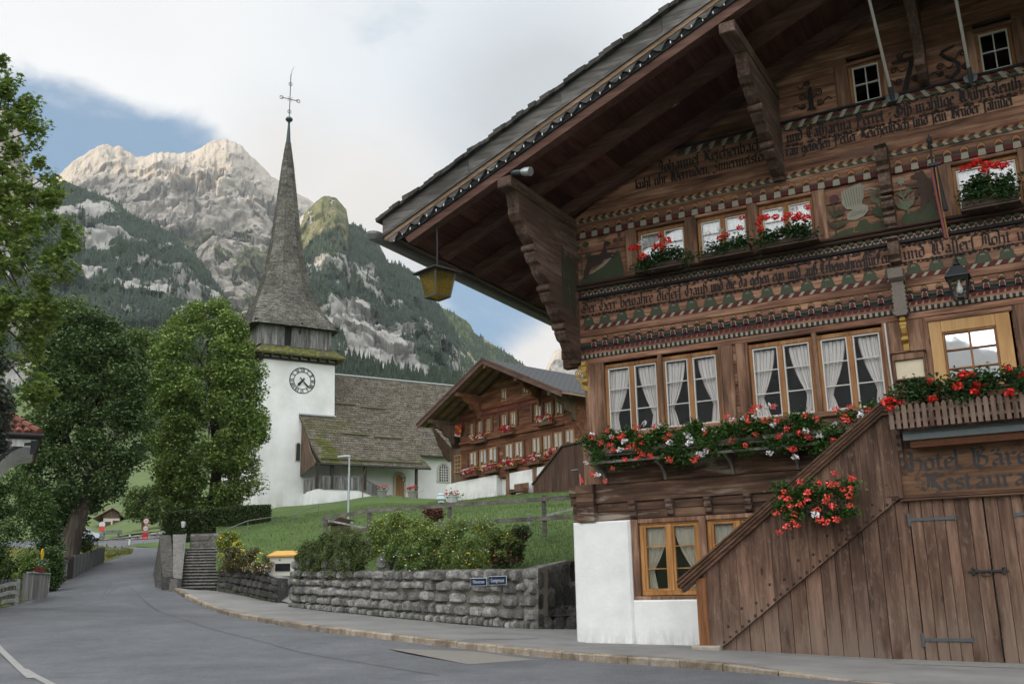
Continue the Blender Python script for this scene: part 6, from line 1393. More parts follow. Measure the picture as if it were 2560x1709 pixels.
# clock
ck, kz, kr = 3.42, z_(19.96), 1.16
mb = MB()
def ringflat(r0, r1, y0=-.07, y1=-.01, n=48):
    mb.ring([[(ck+r*math.cos(6.2832*i/n), y, kz+r*math.sin(6.2832*i/n)) for r, y in ((r0, y1), (r0, y0), (r1, y0), (r1, y1))] for i in range(n+1)], True, False)
ringflat(1.12, 1.19); ringflat(.76, .80); clock = mb.build('clock', BLACK, church)
ROM = ['XII', 'I', 'II', 'III', 'IIII', 'V', 'VI', 'VII', 'VIII', 'IX', 'X', 'XI']
for k, s in enumerate(ROM):
    mb = MB(); a = -k*math.pi/6; c, n_ = math.cos(a), math.sin(a); k_ = 0
    def st(x0, r0, x1, r1, w_):
        global k_
        k_ += 1; ps = []
        for (x, r) in ((x0-w_, r0), (x0+w_, r0), (x1+w_, r1), (x1-w_, r1)): u, v = x, r; ps.append((ck+u*c-v*n_, -.06-.002*k_, kz+u*n_+v*c))
        mb.add(ps, [(0, 1, 2, 3)])
    wd = {'I': .10, 'V': .20, 'X': .21}; tot = sum(wd[q] for q in s); x = -tot/2
    for q in s:
        w_ = wd[q]; m_ = x+w_/2
        if q == 'I': st(m_, .82, m_, 1.10, .028)
        if q == 'V': st(m_, .82, x+.03, 1.10, .03); st(m_, .82, x+w_-.03, 1.10, .014)
        if q == 'X': st(x+w_-.03, .82, x+.03, 1.10, .03); st(x+.03, .82, x+w_-.03, 1.10, .014)
        x += w_
    mb.build('numeral', BLACK, clock)
def hand(ang, L, w_, y, tail):
    mb = MB(); c, n_ = math.cos(ang), math.sin(ang); T_ = lambda u, v: (ck+u*c+v*n_, kz-u*n_+v*c)
    P = [T_(-w_*.5, -tail), T_(w_*.5, -tail), T_(w_*.35, 0), T_(w_*.8, L*.72), T_(w_*.25, L*.8), T_(0, L), T_(-w_*.25, L*.8), T_(-w_*.8, L*.72), T_(-w_*.35, 0)]
    mb.prism(P, y-.03, y); mb.build('hand', BLACK, clock)
hand(math.radians(220), .74, .16, -.09, .28); hand(math.radians(137), 1.0, .10, -.13, .34)
# narrow arched window
def arched(name, x0, x1, z0, z1, y, par, mat, depth=.06):
    n = 10; cxx = (x0+x1)/2; r = (x1-x0)/2; P = [(x0, z0), (x1, z0)]+[(cxx+r*math.cos(math.pi*i/n), z1-r+r*math.sin(math.pi*i/n)) for i in range(n+1)]
    mb = MB(); mb.prism(P, y-depth, y); return mb.build(name, mat, par)
CGL = glassmat('church_glass', .12)
w1 = arched('window', 2.95, 3.48, z_(12.65), z_(14.4), -.1, church, plain('stone_surround', (.50,.48,.43), .9, var=.2)); arched('pane', 3.05, 3.40, z_(12.75), z_(14.3), -.165, w1, plain('lead_glass', (.03,.035,.04), .25, 0, var=.3, spec=.6), .01)
# nave
XN = 27.0
mb = MB(); mb.box(6.6, XN, -1.8, 8.6, -1.5, z_(14.2)); mb.prism([(-1.8, z_(14.2)), (8.6, z_(14.2)), (3.4, z_(20.8))], 6.6, XN, 'x'); mb.build('nave_wall', CPL, church)
def plane_shingles(name, line, x0f, x1f, mat, step=.30, wid=.42):
    """line: list of (y,z) from eave to ridge; x0f/x1f: functions of parameter t"""
    L = [0]
    for p, q in zip(line, line[1:]): L.append(L[-1]+math.hypot(q[0]-p[0], q[1]-p[1]))
    n = int(L[-1]/step); mb = MB(); pt = lambda s: (interp(L, [p[0] for p in line], s), interp(L, [p[1] for p in line], s))
    for k in range(n):
        s0, s1 = L[-1]*k/n, min(L[-1], L[-1]*(k+1.25)/n); (y0, z0), (y1, z1) = pt(s0), pt(s1); t0 = s0/L[-1]; nx = Vector((0, y1-y0, z1-z0)); nrm = Vector((0, -(z1-z0), (y1-y0))); nrm.normalize()
        if nrm.z < 0: nrm = -nrm
        x = x0f(t0); xe = x1f(t0)
        while x < xe-.05:
            w_ = min(wid*rnd.uniform(.7, 1.4), xe-x); d = rnd.uniform(.03, .06); s_ = rnd.uniform(-.03, .03); a = Vector((0, y0, z0))+nrm*d; b = Vector((0, y1, z1)); e = Vector((0, y0-y1, z0-z1)).normalized()*s_
            mb.add([(x+.005, (a+e).y, (a+e).z), (x+w_-.005, (a+e).y, (a+e).z), (x+w_-.005, b.y, b.z), (x+.005, b.y, b.z), (x+.005, y0, z0-.01), (x+w_-.005, y0, z0-.01)], [(0,1,2,3), (4,5,1,0)]); x += w_
    # closed slab below
    n_ = len(line); 
    for i in range(n_-1):
        (y0, z0), (y1, z1) = line[i], line[i+1]; ta, tb = L[i]/L[-1], L[i+1]/L[-1]
        a = [(x0f(ta), y0, z0-.02), (x1f(ta), y0, z0-.02), (x1f(tb), y1, z1-.02), (x0f(tb), y1, z1-.02)]; b = [(p[0], p[1], p[2]-.14) for p in a]
        mb.add(a+b, [(0,1,2,3), (7,6,5,4), (0,4,5,1), (1,5,6,2), (2,6,7,3), (3,7,4,0)])
    return mb.build(name, mat, church)
nave_roof = plane_shingles('nave_roof', [(-2.5, z_(13.55)), (0, z_(16.9)), (3.4, z_(21.55))], lambda t: 6.62 if t > .37 else 13.0, lambda t: XN+.4, SHM)
plane_shingles('nave_roof_back', [(9.3, z_(13.55)), (3.4, z_(21.58))], lambda t: 6.62, lambda t: XN+.4, SHM, .6, .8)
plane_shingles('porch_roof', [(-4.3, z_(12.12)), (-2.8, z_(13.35)), (-1.5, z_(14.9)), (0, z_(16.9))], lambda t: lerp(4.0, 3.2, t), lambda t: lerp(14.1, 13.0, t), SHM)
mb = MB(); mb.tube([(6.6, 3.4, z_(21.62)), (XN+.4, 3.4, z_(21.62))], .09, 8); mb.build('ridge_cap', STEEL, church)
mb = MB(); mb.box(3.2, 6.6, -.22, -.02, z_(16.86), z_(16.98)); mb.build('flashing', STEEL, church)
SG = plain('snow_pole', (.13,.125,.07), .9, var=.4)
def guard(p, q, yz):
    (x0, _), (x1, _) = ch.on(*p, yz[0]), ch.on(*q, yz[0]); MB().tube([(x0, yz[0]-.12, yz[1]+.12), (x1, yz[0]-.12, yz[1]+.12)], .075, 8).build('snow_guard', SG, church)
zf = lambda X, Y: (500+X*.35067, 750+Y*.35067)
guard(zf(962, 705), zf(1108, 716), (1.0, z_(18.25))); guard(zf(1145, 722), zf(1332, 740), (.85, z_(18.05))); guard(zf(1005, 920), zf(1205, 938), (-1.35, z_(15.1))); guard(zf(1240, 940), zf(1440, 955), (-1.45, z_(14.97))); guard(zf(862, 1106), zf(1580, 1142), (-3.9, z_(12.45)))
mb = MB(); mb.tube([(4.0, -4.36, z_(12.02)), (14.1, -4.36, z_(12.02))], .08, 8); mb.tube([(13.4, -2.58, z_(13.45)), (XN, -2.58, z_(13.45))], .08, 8); mb.build('gutter', plain('dark_gutter', (.05,.05,.05), .5, .4), church)
mb = MB(); P = [(-.2, z_(11.4)), (-4.0, z_(11.95)), (-4.1, z_(12.15)), (-2.8, z_(13.2)), (-1.5, z_(14.7)), (-.2, z_(16.5))]
mb.prism(P, 3.45, 3.55, 'x'); mb.build('porch_gable', BROWNP, church)
for x, y in ((3.7, -3.9), (5.0, -3.95), (8.0, -3.95), (12.85, -3.95)): 
    MB().bbox(x-.11, x+.11, y-.11, y+.11, z_(9.25) if x > 10 else z_(10.0), z_(12.1)).build('porch_post', TB, church)
mb = MB(); mb.box(3.6, 13.3, -4.05, -3.85, z_(12.0), z_(12.15)); mb.build('porch_beam', TB, church)
mb = MB(); mb.ring([[(3.45, -4.15, -1.2), (7.6, -4.15, -1.2), (9.6, -4.15, -1.2), (9.6, -1.8, -1.2), (3.45, -.3, -1.2)], [(3.75, -3.95, z_(9.95)), (7.5, -3.95, z_(9.97)), (9.3, -3.95, z_(9.35)), (9.3, -1.8, z_(9.35)), (3.75, -.1, z_(9.95))]]); mb.build('porch_base', CPL, church)
mb = MB()
def railp(p, q, zb, zt, n):
    for k in range(n):
        u0, u1 = k/n, (k+.88)/n; a = Vector(p).lerp(Vector(q), u0); b = Vector(p).lerp(Vector(q), u1); B0, B1 = lerp(*zb, u0), lerp(*zb, u1); T0, T1 = lerp(*zt, u0), lerp(*zt, u1)
        d = (Vector(q)-Vector(p)).normalized(); nn = Vector((d.y, -d.x, 0))*.025
        mb.add([(*(a+nn).xy, B0), (*(b+nn).xy, B1), (*(b+nn).xy, T1), (*(a+nn).xy, T0), (*(a-nn).xy, B0), (*(b-nn).xy, B1), (*(b-nn).xy, T1), (*(a-nn).xy, T0)], [(0,1,2,3), (7,6,5,4), (0,4,5,1), (1,5,6,2), (2,6,7,3), (3,7,4,0)])
railp((3.7, -.6, 0), (4.15, -4.0, 0), (z_(9.85), z_(9.95)), (z_(10.95), z_(11.02)), 12); railp((4.15, -4.0, 0), (7.5, -4.0, 0), (z_(9.95), z_(9.97)), (z_(11.0), z_(11.06)), 17); railp((7.5, -4.0, 0), (9.25, -4.0, 0), (z_(9.97), z_(9.36)), (z_(11.06), z_(10.3)), 9)
mb.build('porch_railing', GREYP, church)
mb = MB(); mb.beam((4.1, -4.0, z_(11.05)), (7.55, -4.0, z_(11.1)), .1, .07); mb.beam((7.5, -4.0, z_(11.1)), (9.3, -4.0, z_(10.33)), .1, .07); mb.beam((3.7, -.6, z_(11.0)), (4.15, -4.0, z_(11.05)), .1, .07); mb.build('railing_cap', GREYP, church)
mb = MB(); mb.box(9.3, 14.0, -4.2, -1.8, -1.0, z_(9.36)); mb.build('porch_floor', plain('stone_step', (.25,.24,.22), .9, var=.3), church)
dr = arched('door_surround', 11.55, 12.75, z_(9.4), z_(12.0), -1.8, church, plain('door_stone', (.45,.38,.26), .9, var=.2), .1); arched('door', 11.80, 12.50, z_(9.4), z_(11.7), -1.91, dr, wood('oak_door', (.14,.07,.03), (.26,.14,.06), (.36,.21,.1), 'Z'), .03)
(xw0, zw1) = ch.on(1000+360*.2551, 880+1085*.2551, -1.8); (xw1, zw0) = ch.on(1000+490*.2551, 880+1280*.2551, -1.8)
w2 = arched('window', xw0, xw1, zw0, zw1, -1.8, church, plain('window_stone', (.42,.40,.34), .9, var=.2), .08); arched('pane', xw0+.22, xw1-.25, zw0+.12, zw1-.15, -1.885, w2, plain('church_pane', (.05,.06,.07), .2, var=.4, spec=.6), .01)
mb = MB()
for k in range(1, 4): x = lerp(xw0+.22, xw1-.25, k/4); mb.box(x-.025, x+.025, -1.915, -1.895, zw0+.12, zw1-.2)
for k in range(1, 6): z = lerp(zw0+.12, zw1-.3, k/6); mb.box(xw0+.22, xw1-.25, -1.918, -1.896, z-.02, z+.02)
mb.build('glazing_bars', SASH, w2)
mb = MB(); mb.tube([(8.0, -4.2, z_(12.0)), (7.85, -4.15, z_(11.5)), (7.75, -4.12, z_(11.0)), (7.75, -4.15, z_(8.3))], .05, 8); mb.build('downpipe', plain('copper_pipe', (.16,.10,.07), .5, .4), church)
# ================================================================== SECOND CHALET
HOb = at(1118.6, 1248, 68); cl = Fr(HOb, math.radians(138.5)); HZ = HOb.z
chalet = thing('chalet', 'brown timber chalet with flowered windows and grey scale roof beyond the lawn', 'building', HOb, cl.rz)
zh = lambda X, Y: (1000+X*.2551, 880+Y*.2551)
def on2(X, Y, y=0): return cl.on(*zh(X, Y), y)
CLOG = wood('chalet_log', (.042,.018,.011), (.165,.066,.036), (.31,.145,.08), 'X', .8, .3)
CRED = plain('chalet_red_trim', (.14,.03,.022), .75, var=.3)
WX = 12.6; x0c = 1.45
mb = MB(); P = [(.0, -2.0), (5.35, -2.0), (5.35, on2(1040, 1190)[1]), (x0c, on2(625, 1265)[1]), (.12, on2(475, 1300)[1])]; mb.prism(P, -.15, .3)
p2a, p2b = on2(1090, 1185), on2(1310, 1145); mb.prism([(p2a[0], -2), (p2b[0], -2), (p2b[0], p2b[1]), (p2a[0], p2a[1])], -.15, .3); p3 = on2(1355, 1130); mb.prism([(p3[0], -2), (WX, -2), (WX, p3[1]), (p3[0], p3[1])], -.14, .3); mb.box(.3, WX, .3, 11, -2, 1.0)
mb.build('plaster_base', PLAST, chalet)
RZ = 7.55; aptop = on2(835, 65, -2.0); RXc = (aptop[0]); sl2 = .46
def zu(x): return aptop[1]-.42-sl2*abs(x-RXc)
mb = MB(); z = .95
while z < zu(RXc)-.05:
    z1 = z+.24; hw0 = min(WX-RXc, (zu(RXc)-z)/sl2); hw1 = min(WX-RXc, max(.05, (zu(RXc)-z1)/sl2)); j = rnd.uniform(-.02, .02)
    l0, l1 = max(x0c if z > 3.2 else .45, RXc-hw0), max(x0c if z > 3.2 else .45, RXc-hw1); l1 = max(l1, l0)
    if RXc+hw1 > l1: mb.prism([(l0, z+.008), (RXc+hw0, z+.008), (RXc+hw1, z1-.008), (l1, z1-.008)], j, .25)
    z = z1
mb.box(x0c, WX, .25, 11, .9, zu(WX)-.1); mb.build('log_wall', CLOG, chalet)
mb = MB(); mb.box(.45, .5, -.02, 2.5, 1.0, on2(515, 820)[1]); mb.box(.45, 1.5, -.03, .0, .75, 3.3); mb.build('side_wing', BROWNP, chalet)
mb = MB(); mb.prism([(-1.7, on2(280,760,-1)[1]), (.1, 3.3), (.1, 2.6), (-.2, 2.5), (-.7, 2.9), (-.9, 3.3), (-1.1, 3.5), (-1.3, 4.0)], .40, .56, 'x'); mb.build('side_bracket', BROWNP, chalet)
# friezes and mouldings
f1, f1r = on2(640, 670), on2(1560, 445)
mb = MB(); zf_ = (f1[1]+f1r[1])/2; mb.box(x0c, 11.2, -.06, 0, zf_, zf_+.09); mb.box(x0c, 10.5, -.05, 0, zf_+.35, zf_+.42); k = 0
x = x0c
while x < 11: mb.box(x, x+.08, -.04, 0, zf_-.10, zf_); mb.box(x+.04, x+.10, -.035, 0, zf_+.27, zf_+.35); x += .16
mb.build('red_frieze', CRED, chalet)
mb = MB()
for zz_ in (on2(700, 880)[1]-.0, on2(700,1165)[1]): mb.bbox(x0c-.05, 11.6, -.12, 0, zz_-.08, zz_+.08, .02)
mb.build('sill_beam', CLOG, chalet)
CWIN = wood('chalet_window_wood', (.20,.10,.04), (.36,.20,.085), (.48,.30,.14), 'Z'); SHUT = wood('shutter_wood', (.06,.03,.02), (.13,.068,.042), (.2,.12,.08), 'Z')
def cwin(a, b, lb=None, shut=False):
    (x0, z1), (x1, z0) = on2(*a), on2(*b)
    if x1 < x0: x0, x1 = x1, x0
    if lb: z0 = on2(*lb)[1]
    fr = MB(); w_ = .07
    fr.box(x0, x0+w_, -.06, .04, z0, z1); fr.box(x1-w_, x1, -.06, .04, z0, z1); fr.box(x0+w_, x1-w_, -.058, .04, z1-w_, z1); fr.box(x0-.05, x1+.05, -.09, .04, z0-.06, z0); m_ = (x0+x1)/2; fr.box(m_-.035, m_+.035, -.062, .03, z0, z1-w_)
    f = fr.build('window', CWIN, chalet)
    MB().add([(x0+w_, -.03, z0), (x1-w_, -.03, z0), (x1-w_, -.03, z1-w_), (x0+w_, -.03, z1-w_)], [(0,1,2,3)]).build('pane', GLASS, f)
    mb = MB(); sheer(mb, x0+w_, m_-.04, z0+.25*(z1-z0), z1-w_, -.015, 8); sheer(mb, m_+.04, x1-w_, z0+.1, z1-w_, -.015, 8); mb.build('curtain', CURT, f)
    mb = MB(); s = MB()
    for k in range(1, 4): z = lerp(z0, z1-w_, k/4); s.box(x0+w_, x1-w_, -.05, -.034, z-.012, z+.012)
    s.build('glazing_bars', SASH, f)
LW = [((690,985),(755,1120)),((785,960),(855,1100)),((875,940),(955,1078)),((1035,905),(1110,1045)),((1130,885),(1212,1035)),((1300,845),(1380,1000)),((1410,820),(1485,975)),((1512,792),(1598,955)),((1625,765),(1712,898))]
for a, b in LW: cwin(a, b)
UW = [((695,705),(730,820)),((770,680),(812,800)),((855,660),(893,782)),((1000,620),(1050,735)),((1088,595),(1142,720)),((1325,520),(1392,640)),((1430,498),(1496,620)),((1528,478),(1605,612))]
for a, b in UW: cwin(a, b)
cwin((1000,365),(1052,462)); cwin((1205,310),(1262,405)); cwin((538,1012),(602,1165))
for a in ((655,690,835),(735,672,815),(815,650,795),(905,630,775),(970,612,755),(1058,588,730),(1150,560,715),(1292,520,690),(1395,495,640),(1500,470,610),(1605,500,600),(660,1000,1130),(765,960,1110),(860,940,1090),(960,920,1080),(1025,905,1060),(1118,880,1045),(1215,865,1030),(1285,850,1010),(1388,820,990),(1493,790,970),(1608,760,930)):
    (xa, z1), (_, z0) = on2(a[0], a[1]), on2(a[0], a[2]); MB().bbox(xa-.10, xa+.10, -.10, 0, z0, z1, .01).build('window_post', SHUT, chalet)
# roof
XL_, XR_ = RXc-7.1, RXc+7.1
CSC, tt, bb = newmat('scale_roof'); o = tt.obj(); v = tt.vmath('MULTIPLY', o, (1.9, 1.9, 1.9)); vd = tt.voro(tt.vmath('MULTIPLY', o, (2.4, 2.2, 0)), 1, 'F1', 'Distance', .1); setp(tt, bb, tt.mix(tt.sstep(vd, .17, .13), (.085,.09,.095), (.02,.022,.024)), .95, .0, None, .05)
yf, yb = -2.2, 12.0
mb = MB(); mb.add([(RXc, yf, aptop[1]), (XR_, yf, aptop[1]-sl2*7.1), (XR_, yb, aptop[1]-sl2*7.1), (RXc, yb, aptop[1])], [(0,1,2,3)]); mb.add([(RXc, yf, aptop[1]), (XL_, yf, aptop[1]-sl2*7.1), (XL_, yb, aptop[1]-sl2*7.1), (RXc, yb, aptop[1])], [(3,2,1,0)])
mb.build('roof', CSC, chalet)
CSOF = wood('chalet_soffit', (.11,.07,.045), (.24,.16,.105), (.36,.26,.18), 'Y'); BARC = wood('chalet_barge', (.05,.028,.022), (.10,.058,.045), (.15,.09,.07), 'X')
for s in (-1, 1):
    mx = lambda d: RXc+s*d
    mb = MB(); mb.prism([(mx(0), aptop[1]-.16), (mx(7.1), aptop[1]-.16-sl2*7.1), (mx(7.1), aptop[1]-.03-sl2*7.1), (mx(0), aptop[1]-.03)], yf+.05, yb); mb.build('soffit_boards', CSOF, chalet)
    mb = MB(); mb.prism([(mx(0), aptop[1]-.36), (mx(7.1), aptop[1]-.36-sl2*7.1), (mx(7.1), aptop[1]+.02-sl2*7.1), (mx(0), aptop[1]+.02)], yf-.05, yf+.02); mb.prism([(mx(0), aptop[1]-.06), (mx(7.15), aptop[1]-.06-sl2*7.15), (mx(7.15), aptop[1]+.05-sl2*7.15), (mx(0), aptop[1]+.05)], yf-.09, yf-.05); mb.build('bargeboard', BARC, chalet)
    for q in (-1.5, -.8, -.1, 1.2): 
        mb = MB(); mb.prism([(mx(.1), aptop[1]-.34), (mx(6.9), aptop[1]-.34-sl2*6.8), (mx(6.9), aptop[1]-.18-sl2*6.8), (mx(.1), aptop[1]-.18)], q-.07, q+.07); mb.build('rafter', RAFT, chalet)
for d in (-5.9, -2.95, 2.95, 5.9, 0):
    mb = MB(); zt = aptop[1]-.36-sl2*abs(d); mb.bbox(RXc+d-.14, RXc+d+.14, yf+.1, .1, zt-.26, zt, .02)
    if d: mb.prism([(0, zt-.26), (yf+.6, zt-.26), (yf+.7, zt-.5), (-.95, zt-.7), (-.8, zt-1.0), (-.35, zt-1.15), (-.2, zt-1.5), (0, zt-1.6)], RXc+d-.11, RXc+d+.11, 'x')
    mb.build('console', BROWNP if abs(d) > 3 else CLOG, chalet)
# stair enclosure
s0, s1, s2 = on2(1310,1295,-1.3), on2(1592,918,-1.3), on2(1860,868,-1.3)
mb = MB(); x = s0[0]
while x < s2[0]:
    xe = min(x+.22, s2[0]); top = lambda q: interp([s0[0], s1[0], s2[0]], [s0[1], s1[1], s1[1]+.05], q); mb.prism([(x+.005, -1.5), (xe-.005, -1.5), (xe-.005, top(xe)), (x+.005, top(x))], -1.3, -1.24); x = xe
mb.box(s0[0]+.1, s2[0], -1.24, -.1, -1.5, .4); mb.build('stair_wall', wood('chalet_stair', (.035,.02,.014), (.075,.042,.03), (.12,.07,.05), 'Z'), chalet)
mb = MB(); mb.beam((s0[0]-.1, -1.32, s0[1]), (s1[0], -1.32, s1[1]), .14, .09); mb.beam((s1[0], -1.32, s1[1]), (s2[0], -1.32, s1[1]+.06), .14, .09); mb.build('stair_rail', TB, chalet)
mb = MB(); b0 = on2(1682,1160,-1.32); mb.box(b0[0], b0[0]+.5, -1.34, -1.3, b0[1], b0[1]+.05); mb.build('handrail', STEEL, chalet)
# ground floor posts
for X in (1062, 1332): (xa, z1), (_, z0) = on2(X, 1150), on2(X, 1430); MB().bbox(xa-.15, xa+.15, -.12, .1, z0-.5, z1+.15, .02).build('ground_post', POST, chalet)
# crest
(xa, z1), (xb, z0) = on2(540,715,-.3), on2(605,810,-.3); mb = MB(); m_ = (xa+xb)/2; mb.cur = 0
mb.prism([(xa, z1), (xb, z1), (xb, z0+.2), (m_, z0), (xa, z0+.2)], -.34, -.3); mb.cur = 1; mb.prism([(xa, z1-.12), (xa+.12, z1), (xb, z0+.28), (xb-.08, z0+.16)], -.345, -.34); mb.cur = 2; mb.prism([(xa+.12, z1-.2), (xa+.2, z1-.16), (xb-.1, z0+.32), (xb-.14, z0+.26)], -.35, -.345); mb.build('crest', [plain('crest_red', (.4,.03,.03), .6), plain('crest_yellow', (.6,.4,.05), .6), BLACK], chalet)
# flower boxes of the chalet
SMR = [head(.11, 16, plain('petunia_red', (.55,.02,.035), .6, isl=.25), 'red_petunia')]; SMW = [head(.10, 14, WHF, 'white_petunia')]; SMY = [head(.10, 10, plain('ribbon_yellow', (.75,.5,.05), .6), 'yellow_bloom')]
FB = [((700,830),(830,870),'below the three left upper windows'),((985,745),(1110,790),'below the middle pair of upper windows'),((1340,655),(1500,690),'below the right upper windows'),((615,1150),(755,1200),'at the left end of the lower windows'),((810,1105),(945,1165),'below the third lower window'),((1000,1050),(1130,1125),'below the middle pair of lower windows'),((1215,1030),(1375,1080),'right of the middle lower windows'),((1430,985),(1535,1030),'next to the sloping stair rail')]
for k, (a, b, lab) in enumerate(FB):
    (x0, z1), (x1, z0) = on2(*a, -.3), on2(*b, -.3)
    t_ = thing('flower_box', 'chalet flower box with red and white blooms '+lab, 'flower box', cl.w((x0+x1)/2, -.12, z0), cl.rz, 'flower boxes on the chalet'); L = abs(x1-x0)
    MB().bbox(-L/2, L/2, -.28, .0, -.05, .2, .01).build('trough', SHUT, t_)
    n = 160; P = np.stack([RNG.uniform(-L/2, L/2, n), RNG.uniform(-.35, 0, n), RNG.uniform(.12, .42, n)], 1); leaves('foliage', P, RNG.uniform(.09, .15, n), GERL, t_)
    for i in range(18):
        me = (SMR if rnd.random() < .62 else (SMW if rnd.random() < .8 else SMY))[0]; o = link('blossom', me, t_); o.location = (rnd.uniform(-L/2, L/2), -.30, rnd.uniform(.15, .5)); o.scale = (rnd.uniform(1.1,1.7),)*3
# ================================================================== STONE WALLS, STEPS
def stonemat(name, dark, mid, light, lich=.5):
    m, tt, bb = newmat(name); o = tt.obj(); r = tt.isl(); n1 = tt.noise(o, 5, 7, .7, .3); n2 = tt.noise(o, 24, 4, .75); n3 = tt.noise(o, 2.2, 5, .7)
    c = tt.ramp(tt.math('ADD', tt.math('MULTIPLY', n1, .55), tt.math('MULTIPLY', n2, .45)), [(.36, dark), (.5, mid), (.64, light)])
    c = tt.mix(1, c, tt.math('MULTIPLY_ADD', r, .75, .62), 'MULTIPLY'); c = tt.mix(tt.math('MULTIPLY', tt.sstep(tt.math('ADD', n3, tt.math('MULTIPLY', tt.math('SUBTRACT', n2, .5), .6)), .60, .72), lich), c, (.38, .37, .34))
    setp(tt, bb, c, .95, 0, tt.bump(tt.math('ADD', n1, n2), .8, .03), .15); return m
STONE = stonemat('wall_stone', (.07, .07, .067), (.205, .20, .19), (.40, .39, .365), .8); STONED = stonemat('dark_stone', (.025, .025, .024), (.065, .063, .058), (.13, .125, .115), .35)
MORT = plain('wall_mortar', (.15, .135, .11), .95, var=.45, scale=7)
STONEW = stonemat('base_stone', (.12, .12, .115), (.22, .215, .205), (.36, .35, .33), .8)
def stone(mb, P00, P10, P11, P01, out, bulge, n=5):
    """rounded stone on a quad, out = outward vector"""
    rows = []; sd = rnd.uniform(0, 99)
    for j in range(n+1):
        row = []
        for i in range(n+1):
            u, v = i/n, j/n; p = P00.lerp(P10, u).lerp(P01.lerp(P11, u), v); cu, cv = 2*u-1, 2*v-1
            k = max(0, 1-abs(cu)**4)*max(0, 1-abs(cv)**4); c = P00.lerp(P11, .5)
            e = .24*(cu*cu*cv*cv)+.05*mnoise.noise(Vector((cu*1.3+sd, cv*1.3, sd*2))); p = p.lerp(c, e)
            row.append(p+out*(bulge*(k**.6)*(1+.35*mnoise.noise(Vector((u*2+sd, v*2, sd))))+.012))
        rows.append(row)
    mb.sheet(rows)
def wall_course(mb, base, top, nrm, f0, f1, wmin, wmax, bulge, gap=.004):
    """base/top polylines (same count); course between height fractions f0..f1"""
    L = [0]
    for a, b in zip(base, base[1:]): L.append(L[-1]+(b-a).length)
    def at_s(s, f):
        k = max(i for i in range(len(L)-1) if L[i] <= s+1e-6) if s < L[-1] else len(L)-2; u = (s-L[k])/(L[k+1]-L[k]); return base[k].lerp(base[k+1], u).lerp(top[k].lerp(top[k+1], u), f), k
    s = 0
    while s < L[-1]-.05:
        w_ = min(rnd.uniform(wmin, wmax), L[-1]-s)
        if L[-1]-s-w_ < wmin*.5: w_ = L[-1]-s
        s0, s1 = s+gap, s+w_-gap; j0, j1 = rnd.uniform(-.05,.05)*(f0 > .2), rnd.uniform(-.05,.05)*(f1 < .9); d0, d1 = f0+.008+j0*.6, f1-.008+j1*.6
        a, k = at_s(s0, d0); b, _ = at_s(s1, d0+rnd.uniform(-.012,.012)); c, _ = at_s(s1, d1+rnd.uniform(-.012,.012)); d, _ = at_s(s0, d1); q = nrm[k]
        stone(mb, a, b, c, d, q, bulge*rnd.uniform(.8, 1.3)); s += w_
def wall_thing(name, label, base, top, courses, wmin, wmax, bulge, thick, mat, flip=1, cap=None, basecourse=None, core=None):
    t_ = thing(name, label, 'wall'); nrm = []
    for a, b in zip(base, base[1:]):
        d = (b-a); d.z = 0; d.normalize(); nrm.append(Vector((d.y, -d.x, 0))*flip)
    mb = MB()
    for k in range(len(base)-1):
        a, b, c, d, n_ = base[k]-Vector((0,0,.4)), base[k+1]-Vector((0,0,.4)), top[k+1], top[k], nrm[k]
        q = [a, b, c, d, a-n_*thick, b-n_*thick, c-n_*thick, d-n_*thick]; mb.add(q, [(0,1,2,3), (7,6,5,4), (0,4,5,1), (1,5,6,2), (2,6,7,3), (3,7,4,0)])
    mb.build('core', core or MORT, t_); mb = MB()
    for f0, f1 in courses: wall_course(mb, base, top, nrm, f0, f1, wmin, wmax, bulge)
    mb.build('stonework', mat, t_)
    if basecourse:
        mb = MB(); wall_course(mb, base, top, nrm, *basecourse, .12, .34, bulge*.8); mb.build('base_stones', STONEW, t_)
    return t_, nrm
WTp = [at(1345, 1420, 27.1), at(1150, 1422, 28.75), at(950, 1424, 30.75), at(830, 1423, 32.75), at(735, 1424, 35.1)]
cs = [(.10, .33), (.33, .56), (.56, .77), (.77, 1.0)]
mw, nr = wall_thing('stone_wall', 'long rough stone retaining wall with two blue street signs', WB, WTp, cs, .26, .72, .15, .45, STONE, -1, None, (-.06, .12))
mb = MB()   # upright coping stones on the left part
for u in (.03, .12, .22, .30, .37, .52):
    s = 1-u*1.0; k = s*(len(WTp)-1); i = min(int(k), len(WTp)-2); p = WTp[i].lerp(WTp[i+1], k-i); q = WTp[i].lerp(WTp[i+1], min(1, k-i+.12)); up = Vector((0, 0, rnd.uniform(.30, .52))); d = (q-p).normalized()*rnd.uniform(.22, .42)
    n_ = -nr[i] if False else nr[i]; stone(mb, p, p+d, p+d+up, p+up, n_, .12); stone(mb, p+up, p+d+up, p+d+up-n_*.3, p+up-n_*.3, Vector((0,0,1)), .08); stone(mb, p+d, p+d-n_*.3, p+d-n_*.3+up, p+d+up, d.normalized(), .05); stone(mb, p-n_*.3, p, p+up, p+up-n_*.3, -d.normalized(), .05)
mb.build('coping_stones', STONE, mw)
r0, r1 = at(1345, 1570, 27), at(1462, 1562, 30.6); t0, t1 = at(1345, 1420, 27.1), at(1462, 1388, 30.7)
wall_thing('stone_wall', 'short dark squared stone wall running back behind the white hotel corner', [r1, r0], [t1, t0], [(.0,.26), (.26,.62), (.62,.97)], .5, .9, .06, .4, STONED, -1, core=STONE)
